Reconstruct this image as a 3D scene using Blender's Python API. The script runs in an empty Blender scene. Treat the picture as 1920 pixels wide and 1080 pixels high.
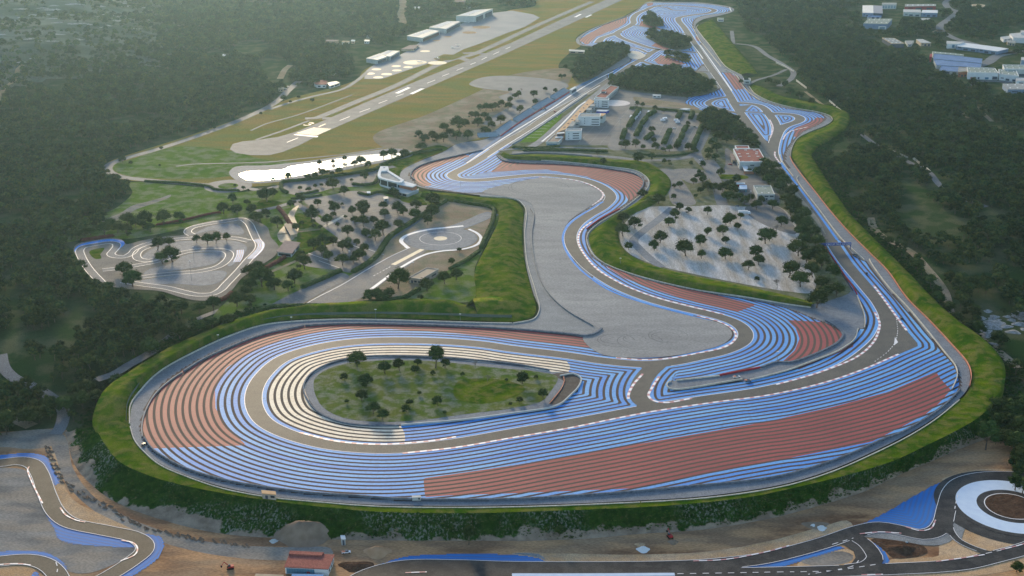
import bpy, bmesh, math, random
import numpy as np
from mathutils import Vector, Matrix
from mathutils.geometry import tessellate_polygon

# ------------------------------------------------------------------ camera, sky, sun, exposure
SC = bpy.context.scene
PITCH = math.radians(20.5); FPX = 2450.0; HCAM = 400.0
SUN_EL = math.radians(14.0); SUN_AZ = math.radians(-14.0)      # azimuth from +Y, negative = left
cam_d = bpy.data.cameras.new('camera'); cam = bpy.data.objects.new('camera', cam_d)
SC.collection.objects.link(cam); SC.camera = cam
cam.location = (0, 0, HCAM); cam.rotation_euler = (math.pi/2 - PITCH, 0, 0)
cam_d.sensor_width = 36.0; cam_d.lens = 36.0*FPX/1920.0
cam_d.clip_start = 1.0; cam_d.clip_end = 30000.0
world = bpy.data.worlds.new('World'); SC.world = world; world.use_nodes = True
wn = world.node_tree; bg = wn.nodes['Background']
sky = wn.nodes.new('ShaderNodeTexSky'); sky.sky_type = 'NISHITA'; sky.sun_disc = False
sky.sun_elevation = SUN_EL; sky.sun_rotation = SUN_AZ % (2*math.pi)
sky.altitude = 400; sky.air_density = 1.0; sky.dust_density = 0.9; sky.ozone_density = 1.6
wn.links.new(sky.outputs[0], bg.inputs[0]); bg.inputs[1].default_value = 0.15
sun_d = bpy.data.lights.new('sun', 'SUN'); sun_d.energy = 2.7; sun_d.angle = math.radians(9.0)
sun_d.color = (1.0, 0.78, 0.50)
sun = bpy.data.objects.new('sun', sun_d); SC.collection.objects.link(sun)
sdir = Vector((math.sin(SUN_AZ)*math.cos(SUN_EL), math.cos(SUN_AZ)*math.cos(SUN_EL), math.sin(SUN_EL)))
sun.rotation_euler = sdir.to_track_quat('Z', 'Y').to_euler()
SC.view_settings.view_transform = 'Standard'; SC.view_settings.look = 'None'
SC.view_settings.gamma = 1.0; SC.view_settings.exposure = 0.98
SC.cycles.max_bounces = 5; SC.cycles.diffuse_bounces = 2; SC.cycles.glossy_bounces = 2
SC.cycles.volume_bounces = 0; SC.cycles.transparent_max_bounces = 4; SC.cycles.caustics_reflective = False
COL = SC.collection
R = random.Random(7)
HAZE = 0.000032

# ------------------------------------------------------------------ helpers: where things stand
CP, SP = math.cos(PITCH), math.sin(PITCH)
def P2(px, py, z=0.0):
    """ground position of a spot seen at photo pixel (px,py) lying at height z"""
    dx = px-960.0; dy = 540.0-py
    d = (dx, CP*FPX + SP*dy, -SP*FPX + CP*dy)
    t = (z-HCAM)/d[2]
    return (d[0]*t, d[1]*t)
FLOOR = -11.0
def sm(a, b, x):
    t = np.clip((x-a)/(b-a), 0, 1); return t*t*(3-2*t)
def _unused(): pass
def vnoise(x, y, seed=0):
    xi = np.floor(x); yi = np.floor(y); xf = x-xi; yf = y-yi
    def h(a, b):
        v = np.sin(a*127.1+b*311.7+seed*74.7)*43758.5453; return v-np.floor(v)
    u = xf*xf*(3-2*xf); v = yf*yf*(3-2*yf)
    return (h(xi,yi)*(1-u)+h(xi+1,yi)*u)*(1-v)+(h(xi,yi+1)*(1-u)+h(xi+1,yi+1)*u)*v
def fnoise(x, y, seed=0):
    return vnoise(x,y,seed)*.55+vnoise(x*2.1,y*2.1,seed+3)*.28+vnoise(x*4.3,y*4.3,seed+5)*.17
def hgt(X, Y):
    X = np.asarray(X, float); Y = np.asarray(Y, float)
    w = sm(100, 350, X)
    y0 = 835*(1-w)+850*w; y1 = 950*(1-w)+1250*w
    h = FLOOR*(1-sm(0, 1, (Y-y0)/(y1-y0)))
    r = X/np.maximum(Y, 1)
    mh = sm(0.24, 0.36, -r)*sm(1500, 2300, Y)
    u = X*0.88+Y*0.47; v = -X*0.47+Y*0.88
    h = h + mh*(70*fnoise(u/700, v/330, 1)-10)+ sm(0.25, 0.34, -r)*sm(1700, 2000, Y)*9*fnoise(X/150, Y/150, 4)
    h = h + sm(0.27, 0.36, r)*sm(900, 1300, Y)*(1-sm(1600, 1850, Y))*9*fnoise(X/170, Y/170, 9)
    h = h + sm(3600, 7000, Y)*160*fnoise(X/1500, Y/900, 12)
    return h
def G(px, py):
    z = 0.0
    for _ in range(12):
        x, y = P2(px, py, z); z = float(hgt(x, y))
    return Vector((x, y, z))

def res(pts, step=5.0, closed=False):
    """smooth world polyline through pts (Catmull-Rom), evenly resampled"""
    p = [np.array(q[:2], float) for q in pts]; n = len(p); out = []
    rng = range(n) if closed else range(n-1)
    for i in rng:
        if closed: a, b, c, d = p[i-1], p[i], p[(i+1) % n], p[(i+2) % n]
        else:
            b, c = p[i], p[i+1]; a = p[i-1] if i else 2*b-c; d = p[i+2] if i+2 < n else 2*c-b
        # centripetal parametrisation
        L = np.linalg.norm(c-b); m = max(2, int(L/step)+1)
        t0 = 0; t1 = t0+max(np.linalg.norm(b-a), 1e-3)**.5; t2 = t1+max(L, 1e-3)**.5; t3 = t2+max(np.linalg.norm(d-c), 1e-3)**.5
        for k in range(m):
            t = t1+(t2-t1)*k/m
            A1 = (t1-t)/(t1-t0)*a+(t-t0)/(t1-t0)*b; A2 = (t2-t)/(t2-t1)*b+(t-t1)/(t2-t1)*c; A3 = (t3-t)/(t3-t2)*c+(t-t2)/(t3-t2)*d
            B1 = (t2-t)/(t2-t0)*A1+(t-t0)/(t2-t0)*A2; B2 = (t3-t)/(t3-t1)*A2+(t-t1)/(t3-t1)*A3
            out.append((t2-t)/(t2-t1)*B1+(t-t1)/(t2-t1)*B2)
    if not closed: out.append(p[-1])
    return np.array(out)
def evenly(p, n):
    s = np.concatenate([[0], np.cumsum(np.linalg.norm(np.diff(p, axis=0), axis=1))])
    t = np.linspace(0, s[-1], n)
    return np.stack([np.interp(t, s, p[:, k]) for k in range(p.shape[1])], 1)
def W(px, z=0.0): return [P2(a, b, z) for a, b in px]

# ------------------------------------------------------------------ helpers: materials
MATS = {}
def mat(name, c1, c2=None, rough=.9, scale=.05, c3=None, scale3=.6, amt3=.5, spec=.05, metal=0, randv=0.0, bump=0.0, stretch=None):
    if name in MATS: return MATS[name]
    m = bpy.data.materials.new(name); m.use_nodes = True; nt = m.node_tree; N = nt.nodes; L = nt.links
    b = N['Principled BSDF']; b.inputs['Roughness'].default_value = rough
    b.inputs['Specular IOR Level'].default_value = spec; b.inputs['Metallic'].default_value = metal
    col = None
    if c2 is None and not randv: b.inputs['Base Color'].default_value = (*c1, 1)
    else:
        geo = N.new('ShaderNodeNewGeometry'); vec = geo.outputs['Position']
        if stretch:
            mp = N.new('ShaderNodeMapping'); mp.inputs['Rotation'].default_value = (0, 0, stretch[0]); mp.inputs['Scale'].default_value = (stretch[1], stretch[2], 1)
            L.new(vec, mp.inputs[0]); vec = mp.outputs[0]
        def nz(sc, det=4, lo=.35, hi=.65):
            t = N.new('ShaderNodeTexNoise'); t.inputs['Scale'].default_value = sc; t.inputs['Detail'].default_value = det
            L.new(vec, t.inputs['Vector']); r = N.new('ShaderNodeMapRange'); r.inputs[1].default_value = lo; r.inputs[2].default_value = hi
            L.new(t.outputs[0], r.inputs[0]); return r.outputs[0]
        def mix(f, a, b2):
            x = N.new('ShaderNodeMix'); x.data_type = 'RGBA'
            if isinstance(f, float): x.inputs[0].default_value = f
            else: L.new(f, x.inputs[0])
            for s, v in ((6, a), (7, b2)):
                if isinstance(v, tuple): x.inputs[s].default_value = (*v, 1)
                else: L.new(v, x.inputs[s])
            return x.outputs[2]
        col = mix(nz(scale), c1, c2 or c1)
        if c3:
            f = nz(scale3, 5, .45, .6); mm = N.new('ShaderNodeMath'); mm.operation = 'MULTIPLY'; mm.inputs[1].default_value = amt3
            L.new(f, mm.inputs[0]); col = mix(mm.outputs[0], col, c3)
        if not randv and not name.startswith(('W_', 'Rf')) and scale < .12:
            hv = N.new('ShaderNodeHueSaturation'); rr = N.new('ShaderNodeMapRange'); rr.inputs[3].default_value = .80; rr.inputs[4].default_value = 1.22
            L.new(nz(1.1, 3, .36, .64), rr.inputs[0]); L.new(rr.outputs[0], hv.inputs['Value']); L.new(col, hv.inputs['Color']); col = hv.outputs[0]
        if randv:
            oi = N.new('ShaderNodeObjectInfo'); hs = N.new('ShaderNodeHueSaturation')
            r = N.new('ShaderNodeMapRange'); r.inputs[3].default_value = 1-randv; r.inputs[4].default_value = 1+randv
            L.new(oi.outputs['Random'], r.inputs[0]); L.new(r.outputs[0], hs.inputs['Value'])
            r2 = N.new('ShaderNodeMapRange'); r2.inputs[3].default_value = .475; r2.inputs[4].default_value = .53
            mu = N.new('ShaderNodeMath'); mu.operation = 'MULTIPLY'; mu.inputs[1].default_value = 7.31; fr = N.new('ShaderNodeMath'); fr.operation = 'FRACT'
            L.new(oi.outputs['Random'], mu.inputs[0]); L.new(mu.outputs[0], fr.inputs[0]); L.new(fr.outputs[0], r2.inputs[0]); L.new(r2.outputs[0], hs.inputs['Hue'])
            L.new(col, hs.inputs['Color']); col = hs.outputs[0]
        L.new(col, b.inputs['Base Color'])
        if bump:
            t = N.new('ShaderNodeTexNoise'); t.inputs['Scale'].default_value = scale3; t.inputs['Detail'].default_value = 6; L.new(vec, t.inputs['Vector'])
            bp = N.new('ShaderNodeBump'); bp.inputs['Strength'].default_value = .8; bp.inputs['Distance'].default_value = bump
            L.new(t.outputs[0], bp.inputs['Height']); L.new(bp.outputs[0], b.inputs['Normal'])
    MATS[name] = m; return m

# ------------------------------------------------------------------ helpers: objects
def link(name, verts, faces, m, parent=None, smooth=False, midx=None):
    me = bpy.data.meshes.new(name); me.from_pydata([tuple(v) for v in verts], [], [tuple(f) for f in faces])
    for x in (m if isinstance(m, (list, tuple)) else [m]): me.materials.append(x)
    if midx is not None: me.polygons.foreach_set('material_index', midx)
    if smooth: me.polygons.foreach_set('use_smooth', [True]*len(me.polygons))
    me.update(); o = bpy.data.objects.new(name, me); COL.objects.link(o)
    if parent: o.parent = parent
    return o
def tag(o, label=None, cat=None, group=None, kind=None):
    if label: o['label'] = label
    if cat: o['category'] = cat
    if group: o['group'] = group
    if kind: o['kind'] = kind
    return o
def root(name, loc, label, cat, group=None, rz=0):
    o = bpy.data.objects.new(name, None); COL.objects.link(o); o.location = loc; o.rotation_euler.z = rz
    return tag(o, label, cat, group)
SHN = [0]
def sheet(name, px, m, z=0.0, dz=0.0, smooth=True, kind='structure', label=None, cat=None, parent=None, thick=0.0):
    """flat sheet whose outline is seen at px on level z; dz lifts it a little"""
    w = W(px, z); SHN[0] = (SHN[0]+1) % 8; dz += SHN[0]*.003
    if smooth: w = res(w, 6.0, True)
    vs = [Vector((p[0], p[1], z+dz)) for p in w]
    tri = tessellate_polygon([vs]); fs = []
    for t in tri:
        a, b, c = (vs[i] for i in t); n = (b-a).cross(c-a)
        if abs(n.z) < 1e-6: continue
        fs.append(t if n.z > 0 else t[::-1])
    o = link(name, vs, fs, m, parent)
    if kind: o['kind'] = kind
    if label: tag(o, label, cat)
    return o
def ribbon(name, px, width, m, z=0.0, dz=0.03, step=4.0, closed=False, kind='structure', off=0.0, dash=None, world=None, w2=None):
    p = world if world is not None else res(W(px, z), step, closed)
    n = len(p)
    if closed: t = np.roll(p, -1, 0)-np.roll(p, 1, 0)
    else: t = np.gradient(p, axis=0)
    t /= np.maximum(np.linalg.norm(t, axis=1, keepdims=True), 1e-6); nr = np.stack([t[:, 1], -t[:, 0]], 1)
    a = p+nr*(off+width/2); b = p+nr*(off-width/2)
    s = np.concatenate([[0], np.cumsum(np.linalg.norm(np.diff(p, axis=0), axis=1))])
    vs = []; fs = []
    for i in range(n): vs += [(a[i, 0], a[i, 1], z+dz), (b[i, 0], b[i, 1], z+dz)]
    for i in range(n if closed else n-1):
        j = (i+1) % n
        if dash and (s[i] % dash) > dash*.5: continue
        fs.append((2*i, 2*j, 2*j+1, 2*i+1))
    o = link(name, vs, fs, m)
    uv = o.data.uv_layers.new(name='UV'); lv = np.zeros(len(o.data.loops), np.int32); o.data.loops.foreach_get('vertex_index', lv)
    ss = np.append(s, s[-1]+step)
    u = np.empty((len(lv), 2)); vi = lv//2; u[:, 0] = s[vi]/10; u[:, 1] = lv % 2
    uv.data.foreach_set('uv', u.ravel())
    if kind: o['kind'] = kind
    return o
def wall(name, px, h, th, m, label, z=0.0, step=5.0, cat='barrier', group=None, world=None, top=None):
    p = world if world is not None else res(W(px, z), step); n = len(p)
    t = np.gradient(p, axis=0); t /= np.maximum(np.linalg.norm(t, axis=1, keepdims=True), 1e-6); nr = np.stack([t[:, 1], -t[:, 0]], 1)*th/2
    vs = []; fs = []
    for i in range(n):
        for s, zz in ((1, z-.3), (1, z+h), (-1, z+h), (-1, z-.3)): vs.append((p[i, 0]+s*nr[i, 0], p[i, 1]+s*nr[i, 1], zz))
    for i in range(n-1):
        for k in range(4):
            fs.append((4*i+k, 4*i+(k+1) % 4, 4*i+4+(k+1) % 4, 4*i+4+k))
    fs += [(0, 1, 2, 3), (4*n-1, 4*n-2, 4*n-3, 4*n-4)]
    o = link(name, vs, fs, m); return tag(o, label, cat, group)
def hedge(px, w, h, label, z=0.0, step=1.6, group='clipped hedges', m=None, name='hedge'):
    p = res(W(px, z), step); n = len(p)
    t = np.gradient(p, axis=0); t /= np.maximum(np.linalg.norm(t, axis=1, keepdims=True), 1e-6); nr = np.stack([t[:, 1], -t[:, 0]], 1)
    prof = [(-.5, 0), (-.55, .35), (-.5, .75), (-.3, 1), (0, 1.05), (.3, 1), (.5, .75), (.55, .35), (.5, 0)]
    vs = []; fs = []; K = len(prof)
    for i in range(n):
        e = .3 if i in (0, n-1) else 1
        for a, b in prof:
            j = R.uniform(.75, 1.2); vs.append((p[i, 0]+nr[i, 0]*a*w*j*e+R.uniform(-.3, .3), p[i, 1]+nr[i, 1]*a*w*j*e+R.uniform(-.3, .3), z-.2+b*(h+.2)*R.uniform(.85, 1.12)*e))
    for i in range(n-1):
        for k in range(K-1): fs.append((K*i+k, K*i+K+k, K*i+K+k+1, K*i+k+1))
    for _ in range(int(n*10)):
        i = R.randrange(n); a, b = prof[R.randrange(K)]
        c = Vector((p[i, 0]+nr[i, 0]*a*w, p[i, 1]+nr[i, 1]*a*w, z+b*h)); q = len(vs); s = R.uniform(.25, .6)
        for _k in range(3): vs.append(c+Vector((R.uniform(-s, s), R.uniform(-s, s), R.uniform(-s, s)*.8)))
        fs.append((q, q+1, q+2))
    o = link(name, vs, fs, m or M_hedge); return tag(o, label, 'hedge', group)

def segd(P, A, B):
    d = B-A; L2 = (d**2).sum()
    if L2 < 1e-9: return np.hypot(P[:, 0]-A[0], P[:, 1]-A[1])
    t = np.clip(((P[:, 0]-A[0])*d[0]+(P[:, 1]-A[1])*d[1])/L2, 0, 1)
    return np.hypot(P[:, 0]-A[0]-t*d[0], P[:, 1]-A[1]-t*d[1])
def dline(P, L, cut=90.0):
    out = np.full(len(P), 1e6)
    for i in range(0, len(L)-1, 12):
        ch = L[i:i+13]; lo = ch.min(0)-cut; hi = ch.max(0)+cut
        k = np.where((P[:, 0] > lo[0]) & (P[:, 0] < hi[0]) & (P[:, 1] > lo[1]) & (P[:, 1] < hi[1]))[0]
        if not len(k): continue
        Q = P[k]; o = out[k]
        for j in range(len(ch)-1): o = np.minimum(o, segd(Q, ch[j], ch[j+1]))
        out[k] = o
    return out
def inside(P, poly):
    c = np.zeros(len(P), bool); n = len(poly); j = n-1
    for i in range(n):
        xi, yi = poly[i]; xj, yj = poly[j]
        if yi != yj:
            k = ((yi > P[:, 1]) != (yj > P[:, 1])) & (P[:, 0] < (xj-xi)*(P[:, 1]-yi)/(yj-yi)+xi)
            c ^= k
        j = i
    return c
def spoly(P, poly, cut=60.0):
    poly = np.array(poly); d = np.minimum(dline(P, np.vstack([poly, poly[:1]]), cut), 400.0)
    return np.where(inside(P, poly), -d, d)

# ------------------------------------------------------------------ materials
A_track = mat('worn_asphalt', (.105, .098, .085), (.135, .125, .105), rough=.62, scale=.03, c3=(.075, .072, .07), scale3=.12, amt3=.45, spec=.06)
A_dark = mat('dark_asphalt', (.045, .040, .042), (.065, .058, .058), rough=.7, scale=.05, c3=(.11, .10, .09), scale3=.3, amt3=.3)
A_serv = mat('service_asphalt', (.145, .165, .19), (.19, .21, .23), rough=.75, scale=.04, c3=(.26, .27, .28), scale3=.25, amt3=.35)
A_conc = mat('pale_runoff', (.25, .25, .245), (.32, .315, .30), rough=.8, scale=.012, c3=(.20, .20, .195), scale3=.06, amt3=.45, stretch=(.5, .5, 1.3))
A_road = mat('grey_road', (.14, .15, .16), (.18, .185, .19), rough=.75, scale=.05)
A_lot = mat('car_park_asphalt', (.13, .14, .15), (.19, .185, .18), rough=.75, scale=.03, c3=(.24, .215, .18), scale3=.09, amt3=.45)
A_pad = mat('paddock_asphalt', (.115, .115, .12), (.17, .165, .16), rough=.75, scale=.02, c3=(.24, .22, .19), scale3=.05, amt3=.5, stretch=(.6, .3, 1.5))
A_run = mat('runway_asphalt', (.135, .14, .15), (.165, .17, .175), rough=.75, scale=.02, c3=(.23, .225, .22), scale3=.08, amt3=.3)
A_new = mat('fresh_asphalt', (.030, .030, .032), (.050, .048, .046), rough=.6, scale=.05, c3=(.085, .08, .072), scale3=.15, amt3=.45)
A_newb = mat('fresh_asphalt_brown', (.055, .050, .042), (.075, .068, .055), rough=.6, scale=.05, c3=(.095, .088, .072), scale3=.15, amt3=.45)
M_white = mat('white_paint', (.72, .70, .68), (.82, .80, .78), rough=.5, scale=.4)
M_cream = mat('cream_paint', (.62, .50, .33), (.70, .60, .42), rough=.5, scale=.3)
M_blue = mat('blue_paint', (.035, .21, .62), (.05, .28, .70), rough=.5, scale=.1)
M_grass = mat('bright_grass', (.030, .082, .004), (.095, .135, .007), rough=1, scale=.05, c3=(.17, .15, .045), scale3=.13, amt3=.6, bump=1.6, spec=0)
M_field = mat('field_grass', (.085, .15, .02), (.13, .18, .03), rough=1, scale=.03, c3=(.27, .25, .18), scale3=.07, amt3=.5, bump=.3, spec=0)
M_dry = mat('dry_airfield_grass', (.22, .185, .045), (.30, .20, .07), rough=1, scale=.012, c3=(.16, .19, .06), scale3=.05, amt3=.6, spec=0, stretch=(.45, .4, 1.2))
M_island = mat('island_grass', (.075, .125, .02), (.14, .155, .04), rough=1, scale=.04, c3=(.30, .28, .24), scale3=.13, amt3=.45, bump=.3, spec=0)
M_bare = mat('bare_dirt', (.27, .20, .13), (.35, .28, .20), rough=1, scale=.03, c3=(.18, .19, .10), scale3=.07, amt3=.5, spec=0)
M_stony = mat('stony_ground', (.40, .38, .345), (.54, .52, .49), rough=1, scale=.11, c3=(.30, .235, .15), scale3=.06, amt3=.45, spec=0, bump=.3, stretch=(-.30, 1.6, .22))
M_sand = mat('pale_sand', (.46, .29, .15), (.54, .38, .23), rough=1, scale=.06, c3=(.34, .25, .17), scale3=.25, amt3=.4, spec=0)
M_gravel = mat('grey_gravel', (.16, .15, .135), (.30, .275, .24), rough=1, scale=.05, c3=(.36, .29, .21), scale3=.07, amt3=.5, spec=0, bump=.3, stretch=(1.1, .5, 1.3))
M_earth = mat('construction_earth', (.19, .10, .055), (.37, .25, .15), rough=1, scale=.03, c3=(.54, .31, .15), scale3=.07, amt3=.6, bump=.5, spec=0, stretch=(-.12, .45, 1.3))
M_soil = mat('dark_soil', (.075, .045, .030), (.12, .075, .05), rough=1, scale=.2, c3=(.05, .03, .02), scale3=.8, amt3=.6, bump=.8, spec=0)
M_rock = mat('pale_rock', (.28, .28, .27), (.38, .37, .35), rough=1, scale=.1, c3=(.16, .16, .13), scale3=.3, amt3=.6, bump=.6, spec=0)
M_forestfl = mat('forest_floor', (.022, .052, .014), (.045, .066, .026), rough=1, scale=.012, c3=(.17, .145, .09), scale3=.045, amt3=.38, spec=0)
M_hedge = mat('hedge_leaves', (.030, .055, .014), (.05, .085, .02), rough=.9, scale=.4, c3=(.07, .11, .03), scale3=1.2, amt3=.5, spec=.1)
M_redhedge = mat('red_hedge_leaves', (.13, .035, .03), (.20, .06, .045), rough=.9, scale=.4, c3=(.07, .06, .03), scale3=.8, amt3=.5, spec=.1)
M_wallc = mat('concrete_wall', (.50, .46, .38), (.60, .56, .47), rough=.85, scale=.1)
M_rail = mat('steel_rail', (.17, .18, .20), (.24, .25, .26), rough=.7, scale=.2, spec=.1)
M_tyre = mat('dark_tyre_wall', (.09, .11, .14), (.17, .20, .24), rough=.8, scale=.5)
M_orange = mat('orange_wall_paint', (.55, .20, .12), (.62, .28, .18), rough=.7, scale=.2)
M_redw = mat('red_wall_paint', (.32, .03, .04), (.38, .04, .05), rough=.6, scale=.2)

# ------------------------------------------------------------------ terrain
def axis(a, b, fine, far, n):
    c = np.arange(a, b+1, fine); g = fine; L = [c[0]]; Rr = [c[-1]]
    lo = []; hi = []; x = c[0]; y = c[-1]
    while x > -far: g *= 1.25; x -= g; lo.append(x)
    g = fine
    while y < n: g *= 1.25; y += g; hi.append(y)
    return np.concatenate([lo[::-1], c, hi])
gx = axis(-1500, 1500, 18, 6500, 6500); gy = axis(500, 3600, 18, 1500, 11000)
XX, YY = np.meshgrid(gx, gy); ZZ = hgt(XX, YY) - .25
nx, ny = len(gx), len(gy)
verts = np.stack([XX.ravel(), YY.ravel(), ZZ.ravel()], 1)
# ------------------------------------------------------------------ outlines traced on the photograph (pixels)
PAVE = [(243,790),(247,755),(268,722),(305,690),(370,655),(430,628),(495,608),(560,601),(640,598),(800,601),(900,604),(960,605),(998,598),(1010,582),(1003,550),(988,495),(983,440),(986,400),(980,383),(962,371),(900,366),(860,361),(800,354),(765,342),(750,331),(756,318),(785,303),(830,285),(862,268),(905,262),(950,240),(1000,210),(1060,172),(1100,150),(1140,125),(1170,106),(1165,95),(1120,88),(1090,85),(1080,76),(1088,66),(1118,50),(1158,37),(1190,21),(1219,3),(1240,3.5),(1300,4),(1342,8),(1372,14),(1375,21),(1350,29),(1322,35),(1308,42),(1304,50),(1312,62),(1330,85),(1352,117),(1364,129),(1390,141),(1396,150),(1403,163),(1416,177),(1445,192),(1490,204),(1535,212),(1555,219),(1558,226),(1545,235),(1515,247),(1495,258),(1483,280),(1482,295),(1492,310),(1515,342),(1545,382),(1590,435),(1630,475),(1662,507),(1700,560),(1742,602),(1782,645),(1812,680),(1819,703),(1815,727),(1798,748),(1750,785),(1700,815),(1640,845),(1560,880),(1480,905),(1400,920),(1300,932),(1200,938),(1100,943),(1000,946),(900,948),(800,948),(700,946),(600,939),(500,929),(420,913),(350,891),(300,869),(265,841),(248,815)]
w = res(W(PAVE), 20, True)
ins = inside(np.stack([XX.ravel(), YY.ravel()], 1), w)
verts[ins, 2] = np.minimum(verts[ins, 2], -2.0)
bb = spoly(verts[:, :2], w, 60)
near = (bb > 0) & (bb < 45) & (verts[:, 1] < 900); verts[near, 2] = np.minimum(verts[near, 2], FLOOR-.25)
hx, hy = verts[:, 0], np.maximum(verts[:, 1], 1)
hmask = sm(0.225, 0.29, -hx/hy)*sm(1850, 2300, hy+(-hx/hy-.25)*1500)*(hx < 0)
idx = np.arange(nx*ny).reshape(ny, nx)
fs = np.stack([idx[:-1, :-1], idx[:-1, 1:], idx[1:, 1:], idx[1:, :-1]], -1).reshape(-1, 4)
M_hill = mat('hill_scrub_and_limestone', (.075, .095, .065), (.125, .14, .095), rough=1, scale=.008, c3=(.22, .23, .21), scale3=.02, amt3=.45, spec=0, stretch=(.5, .35, 1.5))  # limestone scrub tone, lightened further to carry some distant haze in the colour

ter = link('ground', verts, fs.tolist(), M_forestfl, smooth=True); ter['kind'] = 'structure'
fm = hmask[np.array(fs)[:, 0]] > (.45+.3*(fnoise(verts[np.array(fs)[:, 0], 0]/60, verts[np.array(fs)[:, 0], 1]/60, 77)-.5)); ter.data.materials.append(M_hill); ter.data.polygons.foreach_set('material_index', fm.astype(np.int32))

sheet('circuit_asphalt', PAVE, A_serv, 0, -.08)

# ------------------------------------------------------------------ the main track: centre lines
M1 = [(1235,92),(1220,100),(1208,109),(1187,120),(1166,134),(1140,151),(1087,184),(1031,215),(985,246),(947,267),(910,292),(880,310),(858,321),(848,328),(856,335),(880,338),(910,337),(960,332),(1010,328),(1047,330),(1080,334),(1110,342),(1135,355),(1145,370),(1130,388),(1100,406),(1080,422),(1070,441),(1073,462),(1090,487),(1118,512),(1165,540),(1222,562),(1285,579),(1345,593),(1380,606),(1397,622),(1393,640),(1360,657),(1310,669),(1260,679),(1210,683),(1135,677),(1060,666),(960,654),(905,646),(830,640),(730,638),(655,642),(590,653),(530,673),(494,703),(477,733),(478,765),(497,792),(540,814),(610,833),(680,841),(740,842),(805,837),(870,828),(960,812),(1110,786),(1210,767),(1310,751),(1440,731),(1540,705),(1590,684),(1630,656),(1655,629),(1663,600),(1650,571),(1625,540),(1587,495),(1560,455),(1534,415),(1482,342),(1452,304),(1429,267),(1408,239),(1379,198),(1368,178),(1345,144),(1330,124),(1314,100),(1299,77),(1283,52),(1272,38),(1274,33),(1300,28),(1328,24.5),(1339,19),(1325,15),(1290,11.5),(1250,9.5),(1228,12),(1210,19),(1198,24),(1190,30),(1187,37),(1188,43),(1180,49),(1168,55),(1157,62),(1162,69),(1175,75),(1195,82),(1220,90),(1245,94),(1270,95),(1290,97),(1312,99)]
TR = [(M1, 12.5),
 ([(1232,684),(1215,700),(1203,718),(1199,735),(1203,750),(1222,764)], 14.5),
 ([(1203,114),(1225,121),(1255,127),(1290,132),(1328,135)], 9),
 ([(1160,61),(1145,66),(1130,71),(1121,80)], 14),
 ([(1124,78),(1140,83),(1168,87),(1195,91),(1212,98)], 8),
 ([(1188,47),(1212,51),(1240,56),(1262,61),(1290,63)], 8),
 ([(1228,11),(1250,14.5),(1263,19),(1285,20)], 8),
 ([(1376,193),(1400,194),(1420,197),(1432,203),(1442,214),(1450,225),(1455,238),(1456,252)], 13),
 ([(1441,213),(1465,213.5),(1485,215),(1497,219),(1500,224),(1493,229),(1475,235),(1463,243),(1456,255),(1451,270),(1449,285),(1454,304)], 14),
 ([(1394,209),(1412,210.5),(1432,212)], 6),
 ([(1364,182),(1345,185),(1333,189),(1328,194),(1334,199),(1350,204),(1368,209),(1388,213)], 9)]
TW = [(res(W(c), 4.0), w) for c, w in TR]
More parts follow.
